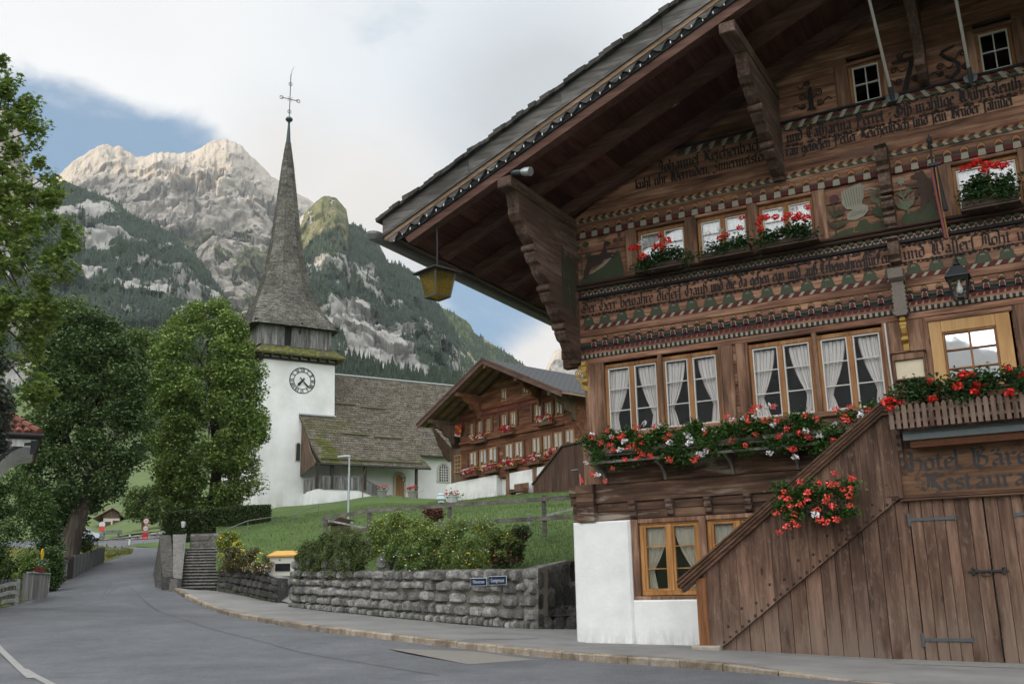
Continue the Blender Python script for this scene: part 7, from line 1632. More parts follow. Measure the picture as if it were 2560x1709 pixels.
# steps beside the hotel
t_ = thing('stone_steps', 'two low worn stone steps between the wall and the white hotel corner', 'steps', at(1392, 1560, 27.6))
for k in range(2):
    mb = MB(); a, b = at(1352, 1568-24*k, 27.2+.5*k), at(1445, 1563-22*k, 27.4+.5*k); d = (b-a).normalized(); n_ = Vector((d.y, -d.x, 0)); L_ = (b-a).length
    for j in range(3):
        p0, p1 = a.lerp(b, j/3+.005), a.lerp(b, (j+1)/3-.005); stone(mb, p0-Vector((0,0,.1)), p1-Vector((0,0,.1)), p1+Vector((0,0,.26)), p0+Vector((0,0,.26)), n_, .03); stone(mb, p0+Vector((0,0,.26)), p1+Vector((0,0,.26)), p1-n_*.7+Vector((0,0,.28)), p0-n_*.7+Vector((0,0,.28)), Vector((0,0,1)), .02)
    o_ = mb.build('step', STONED, t_); o_.matrix_parent_inverse = Matrix.Translation(-t_.location)
# street signs
SBL = plain('sign_blue', (.010, .024, .058), .35, var=.1); SWH = plain('sign_white', (.55, .57, .59), .4, var=.05)
def text_mesh(body, size, mat, name, parent, loc, ext=.0015, sx=1.0, align='CENTER'):
    cu = bpy.data.curves.new('lettering', 'FONT'); cu.body = body; cu.size = size; cu.extrude = ext; cu.align_x = align; cu.align_y = 'CENTER'; cu.space_character = 1.05
    tmp = bpy.data.objects.new('tmp', cu); COL.objects.link(tmp); dg = bpy.context.evaluated_depsgraph_get(); me = bpy.data.meshes.new_from_object(tmp.evaluated_get(dg)); bpy.data.objects.remove(tmp); bpy.data.curves.remove(cu)
    me.materials.clear(); me.materials.append(mat); o = link(name, me, parent); o.location = loc; o.rotation_euler = (math.pi/2, 0, 0); o.scale = (sx, 1, 1); return o
dwl = (WB[0]-WB[1]); dwl.z = 0; sgz = math.atan2(dwl.y, dwl.x); nw = Vector((math.sin(sgz), -math.cos(sgz), 0))
for txt, (xa, xb, yc, h), lab in (('Pillonstrasse', (1177, 1218, 1453.5, .21), 'left blue enamel street sign reading Pillonstrasse'), ('Gsteigstrasse', (1222, 1267, 1450, .235), 'right blue enamel street sign reading Gsteigstrasse')):
    P = [at(x, yc, 27.55) for x in (xa, xb)]
    # intersect with wall plane
    def onwall(x, y): r = ray((x, y)); P0 = WB[0]+nw*.20; t = (P0-EYE).dot(nw)/r.dot(nw); return EYE+r*t
    a, b = onwall(xa, yc), onwall(xb, yc); L = (b-a).length; t_ = thing('street_sign', lab, 'street sign', (a+b)/2, sgz+rnd.uniform(-.02,.02), 'street signs on the stone wall')
    mb = MB(); mb.bbox(-L/2, L/2, -.012, .004, -h/2, h/2, .006); mb.build('plate', SWH, t_); mb = MB(); mb.box(-L/2+.012, L/2-.012, -.0145, -.010, -h/2+.012, h/2-.012); mb.build('enamel', SBL, t_)
    text_mesh(txt, h*.60, SWH, 'lettering', t_, (0, -.0165, 0), .001, (L-.06)/(h*.60*len(txt)*.52))
# planter wall by the stair
PB = [at(700, 1499, 37.2), at(695, 1502, 37), at(640, 1490, 38.6), at(585, 1478, 40.2), at(545, 1467, 41.4)]; PT = [at(700, 1446, 37.2), at(694, 1446, 37.05), at(650, 1432, 38.7), at(600, 1427, 40.3), at(546, 1427, 41.5)]
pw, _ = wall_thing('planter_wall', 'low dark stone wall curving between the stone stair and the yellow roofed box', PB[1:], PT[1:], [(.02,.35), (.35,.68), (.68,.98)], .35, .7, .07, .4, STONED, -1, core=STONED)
MB().sheet([[p+Vector((0, 0, .03)) for p in PT[1:]], [p+Vector((.25, .45, .03)) for p in PT[1:]]]).build('coping', plain('granite_cap', (.26,.27,.28), .8, var=.3, scale=20), pw)
mb = MB(); a, b = at(695, 1502, 37), at(712, 1470, 39.2); stone(mb, a, b, b+Vector((0,0,.35)), a+Vector((0,0,.8)), Vector((1,0,0)), .03); mb.build('end_stones', STONED, pw)
# cobbled forecourt behind the opening
COB, tt, bb = newmat('cobbles'); o = tt.obj(); br = tt.new('ShaderNodeTexBrick'); tt.l.new(tt.vmath('MULTIPLY', o, (1, 1, 1)), br.inputs[0]); br.inputs['Scale'].default_value = 4; br.inputs['Color1'].default_value = (.22,.22,.215,1); br.inputs['Color2'].default_value = (.30,.295,.28,1); br.inputs['Mortar'].default_value = (.09,.09,.08,1); br.inputs['Mortar Size'].default_value = .03
setp(tt, bb, tt.mix(1, br.outputs[0], tt.math('MULTIPLY_ADD', tt.noise(o, 9, 4), .8, .6), 'MULTIPLY'), .9)
MB().sheet([[at(698, 1500, 37.3), at(730, 1508, 36)], [at(700, 1455, 40), at(742, 1458, 38.5)], [at(690, 1428, 42.5), at(750, 1426, 41)]]).build('cobbled_path', COB, kind='structure')
a_, b_, c_, d_ = hw(6.9, 1.28, -.13), hw(12.4, 1.28, -.19), hw(12.4, 2.3, -.21), hw(7.25, 1.75, -.155)
def pz(p): h = None; return p
pbv = BVHTree.FromPolygons([v.co for v in bpy.data.objects['pavement'].data.vertices], [p.vertices for p in bpy.data.objects['pavement'].data.polygons])
def pdrop(p, up=.006): h = pbv.ray_cast(Vector((p.x, p.y, 5)), Vector((0,0,-1))); return Vector((p.x, p.y, (h[0].z if h[0] else p.z)+up))
rows = [[pdrop(hw(lerp(7.0, 12.2, i/16), b, 0)) for i in range(17)] for b in (1.2, 1.6, 2.0, 2.35)]
PAVS = plain('pale_pavers', (.33,.325,.30), .9, var=.3, scale=14); pm = COB.copy(); MATS['pavers'] = pm
MB().sheet(rows).build('paver_strip', COB, kind='structure')
SEAM = plain('tar_seam', (.075,.075,.076), .8, var=.3)
mb = MB(); mb.sheet([[pdrop(hw(lerp(-.6, 7.0, i/20), 1.62+.03*i/20, 0), .005), pdrop(hw(lerp(-.6, 7.0, i/20), 1.65+.03*i/20, 0), .005)] for i in range(21)]); mb.sheet([[pdrop(hw(-.9-.2*k, .2+.5*k, 0), .005), pdrop(hw(-.86-.2*k, .22+.5*k, 0), .005)] for k in range(5)]); mb.build('tar_seam', SEAM, kind='structure')
SP = [onz(x, y, z) for x, y, z in ((276,1476,1.3),(256,1512,.9),(308,1551,.3),(487,1599,.05),(760,1640,-.05),(1100,1690,-.15))]
SP = [at(276, 1476, 46), at(256, 1512, 39)]+SP[2:]; SPs = smooth_rows(SP, 8); s1, s2 = offset(SPs, .012), offset(SPs, -.012)
MB().sheet([[Vector((q.x, q.y, drop(q.x, q.y, q.z)+.005)) for q in ab] for ab in zip(s1, s2)]).build('tar_seam', SEAM, kind='structure')
# stone stair up to the church
SA, SB_ = at(446, 1473.5, 42.2), at(541, 1472.5, 41.9); up_ = at(470, 1370, 47.2); dirn = Vector((up_.x-SA.x, up_.y-SA.y, 0)).normalized(); NST = 14; rise = (up_.z-SA.z)/NST; tread = (Vector((up_.x, up_.y, 0))-Vector((SA.x, SA.y, 0))).length/NST
st_ = thing('stone_stair', 'flight of grey stone steps rising between walls toward the church', 'stairs', SA)
STEPM = stonemat('step_stone', (.07,.068,.062), (.14,.135,.125), (.24,.23,.215), .3)
NOSE = stonemat('step_nosing', (.13,.125,.115), (.23,.225,.21), (.34,.33,.31), .3)
for k in range(NST):
    a = SA+dirn*(tread*k)+Vector((0,0,rise*k)); b = SB_+dirn*(tread*k)+Vector((0,0,rise*k)); a = a.lerp(a, 1); mb = MB(); n_ = -dirn
    A, B = a-SA, b-SA; D = dirn*(tread+.12); z1 = Vector((0,0,rise)); lip = n_*.07
    mb.cur = 1; mb.add([A-z1*.6, B-z1*.6, B+z1*.60, A+z1*.60], [(0,1,2,3)]); mb.cur = 0; mb.add([A+z1*.60, B+z1*.60, B+z1*.60+lip, A+z1*.60+lip, B+z1+lip, A+z1+lip, B+z1+D, A+z1+D], [(0,1,2,3), (3,2,4,5), (5,4,6,7)]); mb.build('step', [NOSE, STONED], st_)
topz = SA.z+rise*NST; LA = SA+dirn*(tread*NST); LA.z = topz; LBp = SB_+dirn*(tread*NST); LBp.z = topz
MB().sheet([[LA-SA, LBp-SA], [LA+dirn*1.4-SA, LBp+dirn*1.4-SA]]).build('landing', STEPM, st_)
e0, e1 = LA+dirn*1.4, LBp+dirn*1.4+Vector((.3,0,0)); wall_thing('stone_wall', 'mottled stone wall closing the top landing of the steps', [e1, e0], [e1+Vector((0,0,.75)), e0+Vector((0,0,.75))], [(.0,.5), (.5,.98)], .4, .8, .03, .5, STEPM, -1)
# flank wall left of the stair: thick wall with sloping batter
f0, f1 = at(428, 1474, 42), at(408, 1440, 48); c0, c1 = at(446, 1468, 42.1), at(460, 1337, 48.5); k0, k1 = at(434, 1452, 42), at(441, 1337, 48.5)
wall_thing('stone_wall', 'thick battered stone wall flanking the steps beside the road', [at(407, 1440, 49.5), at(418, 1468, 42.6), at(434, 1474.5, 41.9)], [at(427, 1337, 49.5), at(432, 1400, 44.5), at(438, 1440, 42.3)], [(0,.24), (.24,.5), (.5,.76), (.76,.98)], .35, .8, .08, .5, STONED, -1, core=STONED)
t_, _ = wall_thing('stone_wall', 'pale topped parapet wall with an iron rail left of the steps', [at(432, 1475, 41.8), at(453, 1475, 41.8)], [at(435, 1446, 41.9), at(454, 1446, 41.9)], [(.0,.5), (.5,.98)], .25, .4, .04, .5, STEPM, -1, core=STEPM)
mb = MB(); q0, q1 = at(433, 1443, 42.0), at(455, 1446, 42.0); q2, q3 = at(432, 1335, 49.2), at(464, 1335, 48.8); dn = Vector((0,0,-3))
mb.sheet([[q0, q1], [q2, q3]]); mb.sheet([[q1, q1+Vector((0,0,-.6))], [q3, q3+Vector((0,0,-1.5))]]); mb.build('parapet_slope', STEPM, t_)
PBASE = 0
HR = plain('handrail_steel', (.22,.23,.24), .4, .7, var=.15)
def rail(label, pts, posts, r=.028, h=.95):
    t_ = thing('handrail', label, 'handrail', pts[0]); mb = MB(); mb.tube([p-pts[0] for p in pts], r, 8); mb.build('rail', HR, t_)
    for p in posts: MB().tube([p-pts[0], p-pts[0]-Vector((0,0,h))], r*.8, 6).build('post', HR, t_)
rail('straight grey handrail along the left side of the stone steps', [at(451, 1468, 42), at(465, 1334, 48)], [at(451, 1468, 42), at(458, 1400, 45), at(465, 1334, 48)], .03, .5)
rail('bent grey handrail rising past the clipped hedge', [at(522, 1340, 48), at(620, 1301, 53), at(698, 1289, 60)], [at(620, 1301, 53), at(696, 1289.5, 59.5)])
rail('long thin handrail climbing the lawn to the church porch', [at(731, 1287, 60), at(775, 1268, 66), at(900, 1245, 76), at(978, 1237, 79)], [at(733, 1286, 60.2), at(796, 1264, 68), at(857, 1253, 73), at(917, 1243, 77), at(976, 1237, 79)], .03, 1.0)
# ================================================================== FENCES
FW = wood('fence_wood', (.055,.05,.045), (.14,.128,.115), (.25,.235,.21), 'X', .9, .25); FWL = wood('pale_fence_wood', (.12,.12,.12), (.28,.285,.28), (.42,.425,.42), 'X', .9, .2); FWD = wood('dark_fence_wood', (.05,.05,.05), (.12,.122,.12), (.2,.2,.195), 'Z', .9, .3)
def postrail(label, posts, rails, pr=.075, name='rail_fence', mat=FW, rh=.13, rw=.06):
    o0 = posts[0][1]; t_ = thing(name, label, 'fence', o0)
    for top, bot in posts: MB().bbox(-pr, pr, -pr, pr, 0, (top-bot).length, .012).build('post', mat, t_).location = bot-o0
    for pts in rails:
        for a, b in zip(pts, pts[1:]): MB().beam(a-o0, b-o0, rw, rh).build('rail', mat, t_)
    return t_
def pp(x, yt, yb, D): a = at(x, yt, D); b = at(x, yb, D); return (a, Vector((a.x, a.y, b.z)))
postrail('weathered two-rail wooden fence on the lawn above the stone wall', [pp(814, 1288, 1350, 37.5), pp(923, 1268, 1378, 35.5), pp(1124, 1256, 1345, 34.5), pp(1359, 1236, 1340, 32.6)],
 [[at(806, 1296, 37.6), at(923, 1276, 35.4), at(1124, 1262.5, 34.4), at(1359, 1247, 32.5), at(1436, 1242, 32)], [at(812, 1340, 37.6), at(923, 1321, 35.4), at(1124, 1309, 34.4), at(1359, 1295, 32.5), at(1436, 1290, 32)]])
postrail('blue-grey fence rails with a short post behind the main wooden fence', [pp(880, 1303, 1345, 39), pp(1322, 1283, 1325, 37)], [[at(818, 1300, 40), at(930, 1322, 39)], [at(930, 1318, 39.5), at(1120, 1305, 38), at(1322, 1299, 37), at(1436, 1270, 36)], [at(1322, 1318, 37), at(1436, 1312, 36.5)]], .05, 'rail_fence', FWL, .07, .04)
# left roadside fence with curved rails
PA = pp(47, 1446, 1511, 37.6); o0 = PA[1]; t_ = thing('picket_fence', 'pale three-rail fence with pickets at the left road edge', 'fence', o0)
MB().bbox(-.05, .05, -.05, .05, -.1, (PA[0]-PA[1]).length, .01).build('post', FWL, t_)
for k in range(3):
    pts = [at(x, y+21*k-.5*k*(48-x)/20, 37.6-.02*(47-x)) for x, y in ((47, 1457), (25, 1459), (0, 1466), (-40, 1480), (-90, 1500))]; mb = MB()
    for a, b in zip(pts, pts[1:]): mb.beam(a-o0, b-o0, .04, .13)
    mb.build('rail', FWL, t_)
for k in range(9):
    x = 42-9*k; a = at(x, 1449+.5*k, 38.1); mb = MB(); mb.prism([(-.05, -.9), (.05, -.9), (.05, .0), (0, .08), (-.05, .0)], -.012, .012); mb.build('picket', FWD, t_).location = a-o0
# grey board panel with flower box
a0, a1 = at(52, 1500, 38), at(115, 1490, 41); d = (a1-a0); d.z = 0; L = d.length; rz = math.atan2(d.y, d.x); t_ = thing('board_fence', 'short weathered grey board fence with a rail cap and a red flower box', 'fence', a0, rz)
mb = MB(); x = 0
while x < L-.02: w_ = min(rnd.uniform(.13,.2), L-x); mb.box(x+.004, x+w_-.004, -.03+rnd.uniform(-.006,.006), .02, .02, .98); x += w_
mb.build('boards', wood('silver_board', (.10,.10,.095), (.20,.20,.19), (.32,.32,.30), 'Z', .9, .25), t_)
mb = MB(); mb.bbox(L*.18, L+.12, -.08, .08, 1.0, 1.06, .01); mb.build('cap', FWL, t_); MB().bbox(L+.02, L+.12, -.06, .06, -.3, 1.0, .01).build('post', FWL, t_)
fbx = thing('flower_box', 'small rust red flower box standing on the grey board panel', 'flower box', a0+Vector((math.cos(rz), math.sin(rz), 0))*L*.62+Vector((0,0,1.06)), rz)
MB().ring([[(-.26,-.1,0),(.26,-.1,0),(.26,.1,0),(-.26,.1,0)],[(-.32,-.12,.2),(.32,-.12,.2),(.32,.12,.2),(-.32,.12,.2)]]).build('trough', plain('rust_red', (.16,.03,.025), .7, var=.2), fbx)
n = 220; leaves('foliage', np.stack([RNG.uniform(-.4,.45,n), RNG.uniform(-.15,.12,n), RNG.uniform(.18,.5,n)], 1), RNG.uniform(.05,.09,n), IVYL, fbx); n = 60; leaves('blossoms', np.stack([RNG.uniform(-.4,.5,n), RNG.uniform(-.2,.1,n), RNG.uniform(.28,.52,n)], 1), RNG.uniform(.03,.06,n), WHF, fbx)
yc_ = thing('cutout_sign', 'yellow rounded cut-out sign stuck in the red flower box', 'sign', fbx.location+Vector((.05, 0, .25)), rz); mb = MB(); mb.prism([(.17*math.cos(q), .45+.22*math.sin(q)) for q in [k*math.pi/8 for k in range(16)]], -.012, .012); mb.build('board', plain('sign_yellow', (.70,.42,.03), .5), yc_); MB().tube([(0,0,0),(0,0,.3)], .012, 6).build('stick', plain('stick_green', (.05,.25,.15), .6), yc_)
# bin, gate, board fence
b0 = at(152, 1445, 46.5); t_ = thing('litter_bin', 'grey metal litter bin by the dark picket gate', 'bin', b0, .3)
MB().bbox(-.22, .22, -.2, .2, .1, .72, .02).build('body', plain('bin_grey', (.17,.18,.18), .5, .2), t_); MB().bbox(-.25, .25, -.23, .23, .72, .80, .03).build('lid', plain('bin_lid', (.10,.11,.12), .5, .2), t_); MB().box(-.06, .06, -.06, .06, -.3, .1).build('post', IRON, t_)
def boardfence(name, label, p0, p1, h0, h1, wave, mat, wmin=.09, wmax=.14, gap=.004, group=None):
    d = p1-p0; L = Vector((d.x, d.y)).length; t_ = thing(name, label, 'fence', p0, math.atan2(d.y, d.x), group); mb = MB(); x = 0
    while x < L-.02:
        w_ = min(rnd.uniform(wmin, wmax), L-x); u = (x+w_/2)/L; zb = d.z*u; zt = zb+lerp(h0, h1, u)+wave*math.sin(u*math.pi); mb.box(x+gap, x+w_-gap, -.02+rnd.uniform(-.006,.006), .015, zb-.1, zt); x += w_
    mb.build('boards', mat, t_)
    for u in (0, 1): MB().bbox(L*u-.07, L*u+.07, -.06, .06, d.z*u-.3, d.z*u+lerp(h0, h1, u)+.1, .01).build('post', mat, t_)
boardfence('picket_gate', 'small dark picket gate left of the board fence', at(161, 1444, 47.6), at(178, 1441, 49), .85, .85, 0, plain('dark_gate', (.035,.03,.028), .8, var=.3), .07, .08, .018)
boardfence('board_fence', 'lower section of dark grey board fence beside the road', at(180, 1441, 49.2), at(224, 1424, 54.5), .95, .95, .06, FWD, group='board fence sections along the road')
boardfence('board_fence', 'upper section of grey board fence with a bowed top by the bend', at(226, 1422, 54.7), at(256, 1412, 59.5), .92, .95, .12, FWD, group='board fence sections along the road')
# signs on the left
def disc(mb, r, y0, y1, cz, n=24): mb.prism([(r*math.cos(6.2832*k/n), cz+r*math.sin(6.2832*k/n)) for k in range(n)], y0, y1)
sp = at(142, 1402, 49); t_ = thing('priority_sign', 'yellow and white diamond road sign among the left shrubs', 'road sign', sp, .15)
MB().tube([(0,0,-1.2),(0,0,.75)], .03, 8).build('post', plain('sign_post_grey', (.2,.22,.22), .5, .4), t_); cz = .75
def dia(r, y0, y1): mb = MB(); mb.prism([(0, cz-r), (r, cz), (0, cz+r), (-r, cz)], y0, y1); return mb
dia(.19, -.05, -.03).build('plate', SWH, t_); dia(.12, -.054, -.05).build('field', plain('sign_orange', (.62,.33,.02), .5), t_); dia(.22, -.03, -.02).build('back', plain('sign_back', (.12,.16,.17), .5), t_)
# far road furniture
SRED = plain('sign_red', (.36,.02,.03), .5)
fs = at(361, 1369, 97); t_ = thing('speed_sign', 'pair of round red-rimmed speed signs above a red plate on the far verge', 'road sign', fs, .1)
MB().tube([(0,0,0),(0,0,2.6)], .045, 8).build('post', STEEL, t_)
for cz_, r in ((2.55, .30), (1.85, .30)):
    mb = MB(); disc(mb, r, -.06, -.04, cz_); f_ = mb.build('disc', SRED, t_); mb = MB(); disc(mb, r*.72, -.066, -.06, cz_); mb.build('face', SWH, f_); text_mesh('60' if cz_ > 2 else '50', .26, BLACK, 'number', f_, (0, -.07, cz_))
mb = MB(); mb.box(-.28, .28, -.06, -.04, .78, 1.48); f_ = mb.build('plate', SRED, t_); text_mesh('ZONE', .15, SWH, 'lettering', f_, (0, -.064, .95))
dl = at(323, 1362, 93.5); t_ = thing('delineator', 'white roadside delineator post with a black band', 'delineator', dl); MB().prism([(-.07,0),(.07,0),(.07,.9),(-.07,.98)], -.05, .05).build('post', SWH, t_); MB().box(-.074,.074,-.054,.054,.55,.75).build('band', BLACK, t_)
rb = at(254, 1329, 116); t_ = thing('warning_board', 'red and white roadside board beside the far lane', 'sign', rb, .2); MB().tube([(0,0,-.8),(0,0,.9)], .03, 6).build('post', STEEL, t_); mb = MB(); disc(mb, .33, -.04, -.02, .35); mb.build('disc', plain('signal_red', (.6,.06,.03), .5), t_); mb = MB(); disc(mb, .34, -.03, -.01, .85); mb.build('back_plate', SWH, t_)
fw0 = [at(x, y, d) for x, y, d in ((256, 1352.5, 112.5), (300, 1351, 112.3), (345, 1348.5, 112), (430, 1345, 111), (520, 1341, 110))]; fw1 = [at(x, y, d) for x, y, d in ((256, 1347, 112.6), (300, 1342, 112.4), (345, 1336, 112.1), (430, 1323, 111.2), (520, 1316, 110.2))]
wall_thing('stone_wall', 'low grey stone wall along the far road below the garage', fw0[::-1], fw1[::-1], [(.0,.5), (.5,.98)], .7, 1.6, .12, .6, STONE, -1)
be = at(277, 1342, 113.5); t_ = thing('bench', 'low dark wooden bench by the far stone wall', 'bench', be, .15); MB().bbox(-1.1, 1.1, -.2, .25, .38, .46, .02).build('seat', FWD, t_); MB().bbox(-1.1, 1.1, .2, .26, .55, .8, .02).build('backrest', FWD, t_)
for x in (-.8, .8): MB().box(x-.06, x+.06, -.15, .2, -.3, .38).build('leg', FWD, t_)
for k, (x, yt, yb, D) in enumerate(((224, 1353, 1367, 88), (243.5, 1355, 1386, 79), (267, 1358, 1372, 85), (288, 1363, 1373, 83), (305, 1364, 1381, 79), (313, 1371, 1390, 74), (299, 1382, 1398, 68), (282, 1386, 1400, 66))):
    a, b = pp(x, yt, yb, D); t_ = thing('fence_post', 'thin weathered fence post on the grassy bend', 'fence post', b, 0, 'pasture posts around the road bend'); MB().tube([(0,0,-.4),(0,0,(a-b).length)], .055, 6).build('post', FWD, t_)
# garage shed
g0 = at(256, 1324, 172); gf = Fr(g0, math.radians(75)); t_ = thing('garage', 'small far garage with two brown doors and a rusty tin roof', 'garage', g0, gf.rz); GZ = g0.z
def ong(X, Y, y=0): return gf.on(220+X*.12116, 1230+Y*.12116, y)
x1_, zt_ = ong(655, 535); x0_ = ong(315, 575)[0]; ap = ong(470, 350); zb_ = ong(655, 715)[1]
mb = MB(); mb.box(x0_, x1_, 0, 9, -3, zt_); mb.build('wall', plain('garage_plaster', (.62,.59,.52), .9, var=.15), t_)
mb = MB(); mb.prism([(x0_-.05, zt_), (x1_+.05, zt_), (x1_+.05, zt_+.5), (ap[0]+.4, ap[1]), (x0_-.05, zt_+.5)], -.06, 8.9); mb.build('gable', BROWNP, t_)
for a, b in (((345,605),(460,760)), ((510,580),(630,745))):
    (xa, za), (xb, zb) = ong(*a), ong(*b); MB().box(xa, xb, -.05, .02, zb-.2, za).build('garage_door', wood('garage_wood', (.05,.025,.018), (.10,.05,.035), (.15,.085,.06), 'Z'), t_)
TIN = plain('rusty_tin', (.26,.17,.145), .6, var=.3, scale=2)
rx = ap[0]+.4; mb = MB(); mb.prism([(rx, ap[1]+.15), (x1_+1.2, zt_+.15), (x1_+1.2, zt_+.3), (rx, ap[1]+.32), (x0_-1.6, zt_+.0), (x0_-1.6, zt_-.14)], -1.0, 9.8); mb.build('roof', TIN, t_)
# gatehouse corner at the left edge
gc = at(97, 1086, 31); t_ = thing('gatehouse', 'white building corner with red tiled hip roof and curved eaves at the left edge', 'building', gc, math.radians(27))
TILE = plain('red_tile', (.17,.065,.045), .8, var=.35, scale=6, isl=.3)
mb = MB(); EW = 7.0; HX = 3.2
def hipz(dx, dy): return min(dx, dy)*.72
for j in range(14):
    for i in range(30):
        u0 = .02+j*.235; x0 = -.1-i*.24
        if -x0 < u0-.1: continue
        mb.tube([(x0, u0-.02, hipz(-x0, u0)+.04), (x0, u0+.26, hipz(-x0, u0+.26)+.02)], [.10, .085], 6)
for j in range(13): mb.tube([(-.0-j*.235, .0+j*.235, j*.235*.72+.10), (-.26-j*.235, .26+j*.235, (j+1.1)*.235*.72+.07)], [.12, .10], 8)
mb.add([(0,0,0),(-7,0,0),(-7,3.3,2.38),(-3.3,3.3,2.38)], [(0,1,2,3)]); mb.add([(0,0,0),(-3.3,3.3,2.38),(-3.3,6,2.38),(0,6,0)], [(0,1,2,3)]); mb.build('roof', TILE, t_)
mb = MB(); mb.box(-7, .08, -.10, -.02, -.16, .0); mb.box(.0, .08, -.02, 6, -.16, 0); mb.tube([(.15,-.16,-.06),(-7,-.16,-.06)], .07, 8); mb.build('gutter', plain('black_gutter', (.03,.03,.035), .5, .3), t_)
mb = MB(); rows = []
for k in range(9): q = k/8*math.pi/2; rows.append([(-7, 1.15*math.sin(q)+.05, -.16-1.25*(1-math.cos(q))), (-.05-1.15*math.sin(q), 1.15*math.sin(q)+.05, -.16-1.25*(1-math.cos(q))), (-.05-1.15*math.sin(q), 6, -.16-1.25*(1-math.cos(q)))])
mb.sheet(rows); mb.box(-7, -1.25, 1.22, 6, -5.2, -1.38); mb.box(-7, -.05, -.02, .05, -.40, -.17); mb.build('wall', PLAST, t_)
mb = MB(); pts = [(-.12-1.15*math.sin(q), .0+1.1*math.sin(q)*.2, -.30-1.3*(1-math.cos(q))) for q in [k/8*math.pi/2 for k in range(9)]]
for a, b in zip(pts, pts[1:]): mb.beam(a, b, .14, .10)
mb.box(-.2, -.05, -.05, .1, -.62, -.2); mb.build('eave_brace', IRON, t_)
# ================================================================== SMALL THINGS
lp = at(870, 1306, 50); t_ = thing('street_lamp', 'tall slim grey street lamp in front of the church porch', 'street lamp', lp)
hgt = at(870, 1140, 50).z-lp.z; MB().tube([(0,0,-.5),(0,0,hgt*.5),(0,0,hgt)], [.065,.055,.045], 10).build('pole', STEEL, t_); MB().prism([(.05, hgt-.05), (.04, hgt+.06), (-.35, hgt+.05), (-.62, hgt+.0), (-.58, hgt-.04), (-.1, hgt-.02)], -.09, .09).build('lamp_head', plain('lamp_grey', (.5,.52,.53), .4, .4), t_)
b = at(1008, 1248, 78.5); t_ = thing('lantern_post', 'slender dark lantern on a post beside the church door', 'lantern', b); h = at(1008, 1192, 78.5).z-b.z
MB().tube([(0,0,-.2),(0,0,h-.35)], .03, 6).build('post', IRON, t_); mb = MB()
for z, w_ in ((h-.36, .10), (h, .17)):
    c4 = fr4(w_, z)
    for p, q in zip(c4, c4[1:]+c4[:1]): mb.beam(p, q, .03, .03)
for p, q in zip(fr4(.10, h-.36), fr4(.17, h)): mb.beam(p, q, .03, .03)
mb.ring([fr4(.2, h), fr4(.05, h+.12)]); mb.build('frame', IRON, t_); MB().ring([fr4(.09, h-.34), fr4(.16, h-.01)], True, False).build('glass', GLASS, t_)
def pot(label, x, yb, D, r, hh, col, fl, nm='flower_pot'):
    b = at(x, yb, D); t_ = thing(nm, label, 'flower pot', b); MB().lathe([(r*.7,0),(r*.95,hh*.7),(r*1.05,hh*.72),(r*1.05,hh*.8),(r*.9,hh*.8)], (0,0,0), 14).build('pot', col, t_)
    n = 150; P = RNG.normal(size=(n,3))*np.array([r*.7, r*.7, r*.35])+np.array([0,0,hh*.95]); leaves('foliage', P, RNG.uniform(.08,.14,n), GERL, t_)
    for k in range(8): o = link('blossom', fl, t_); o.location = (rnd.uniform(-r, r), rnd.uniform(-r, 0)-.1, hh*.95+rnd.uniform(0, r*.7)); o.scale = (1.2,)*3
PIT = plain('stone_pot', (.28,.27,.25), .9, var=.25)
pot('tall stone pot of mixed flowers at the foot of the porch railing', 955, 1250, 78, .42, .95, PIT, HEADS['r'][0]); pot('stone pot of red flowers by the right porch post', 1031, 1249, 79, .40, .85, PIT, SMR[0])
pot('white planter of orange flowers left of the chalet wall', 1131, 1256, 58, .38, .45, SWH, HEADS['c'][0])
u = at(1103, 1304, 47); t_ = thing('ornament', 'pale blue urn-shaped ornament on a dark post behind the fence', 'ornament', u); hh = at(1103, 1257, 47).z-u.z
MB().tube([(0,0,-.3),(0,0,hh)], .05, 8).build('post', IRON, t_); MB().lathe([(.10,hh),(.17,hh+.03),(.12,hh+.10),(.22,hh+.18),(.19,hh+.28),(.15,hh+.32),(.17,hh+.38),(.12,hh+.46),(.03,hh+.48)], (0,0,0), 16).build('urn', plain('pale_blue', (.48,.56,.60), .4, var=.12), t_)
bp = cl.w(on2(1178,1410,-.6)[0], -.7, on2(1178,1425,-.7)[1]-.05); t_ = thing('bench', 'brown wooden bench against the white chalet wall', 'bench', bp, cl.rz)
MB().bbox(-.65, .65, -.25, .2, .40, .46, .01).build('seat', SHUT, t_); MB().bbox(-.65, .65, .18, .24, .5, .95, .01).build('backrest', SHUT, t_)
for x in (-.58, .58): MB().box(x-.04, x+.04, -.22, .22, -.05, .62).build('leg', SHUT, t_)
# yellow roofed collection box
cb = at(716, 1426, 38.4); t_ = thing('collection_box', 'white collection box with a yellow hipped lid behind the stone wall', 'collection box', cb, math.radians(-8)); W2 = .52
MB().ring([[(-W2*.94,-.4,-.2),(W2*.94,-.4,-.2),(W2*.94,.4,-.2),(-W2*.94,.4,-.2)],[(-W2,-.42,.50),(W2,-.42,.50),(W2,.42,.50),(-W2,.42,.50)]]).build('body', plain('cream_white', (.62,.60,.54), .6, var=.08), t_)
MB().ring([[(-.60,-.5,.50),(.60,-.5,.50),(.60,.5,.50),(-.60,.5,.50)],[(-.61,-.51,.56),(.61,-.51,.56),(.61,.51,.56),(-.61,.51,.56)],[(-.36,-.2,.74),(.36,-.2,.74),(.36,.2,.74),(-.36,.2,.74)]]).build('lid', plain('lid_yellow', (.58,.33,.07), .5, var=.1), t_)
mb = MB(); mb.box(-.28, .30, -.435, -.40, -.02, .26)
for k in range(5): mb.box(-.27, .29, -.45, -.435, .01+.05*k, .03+.05*k)
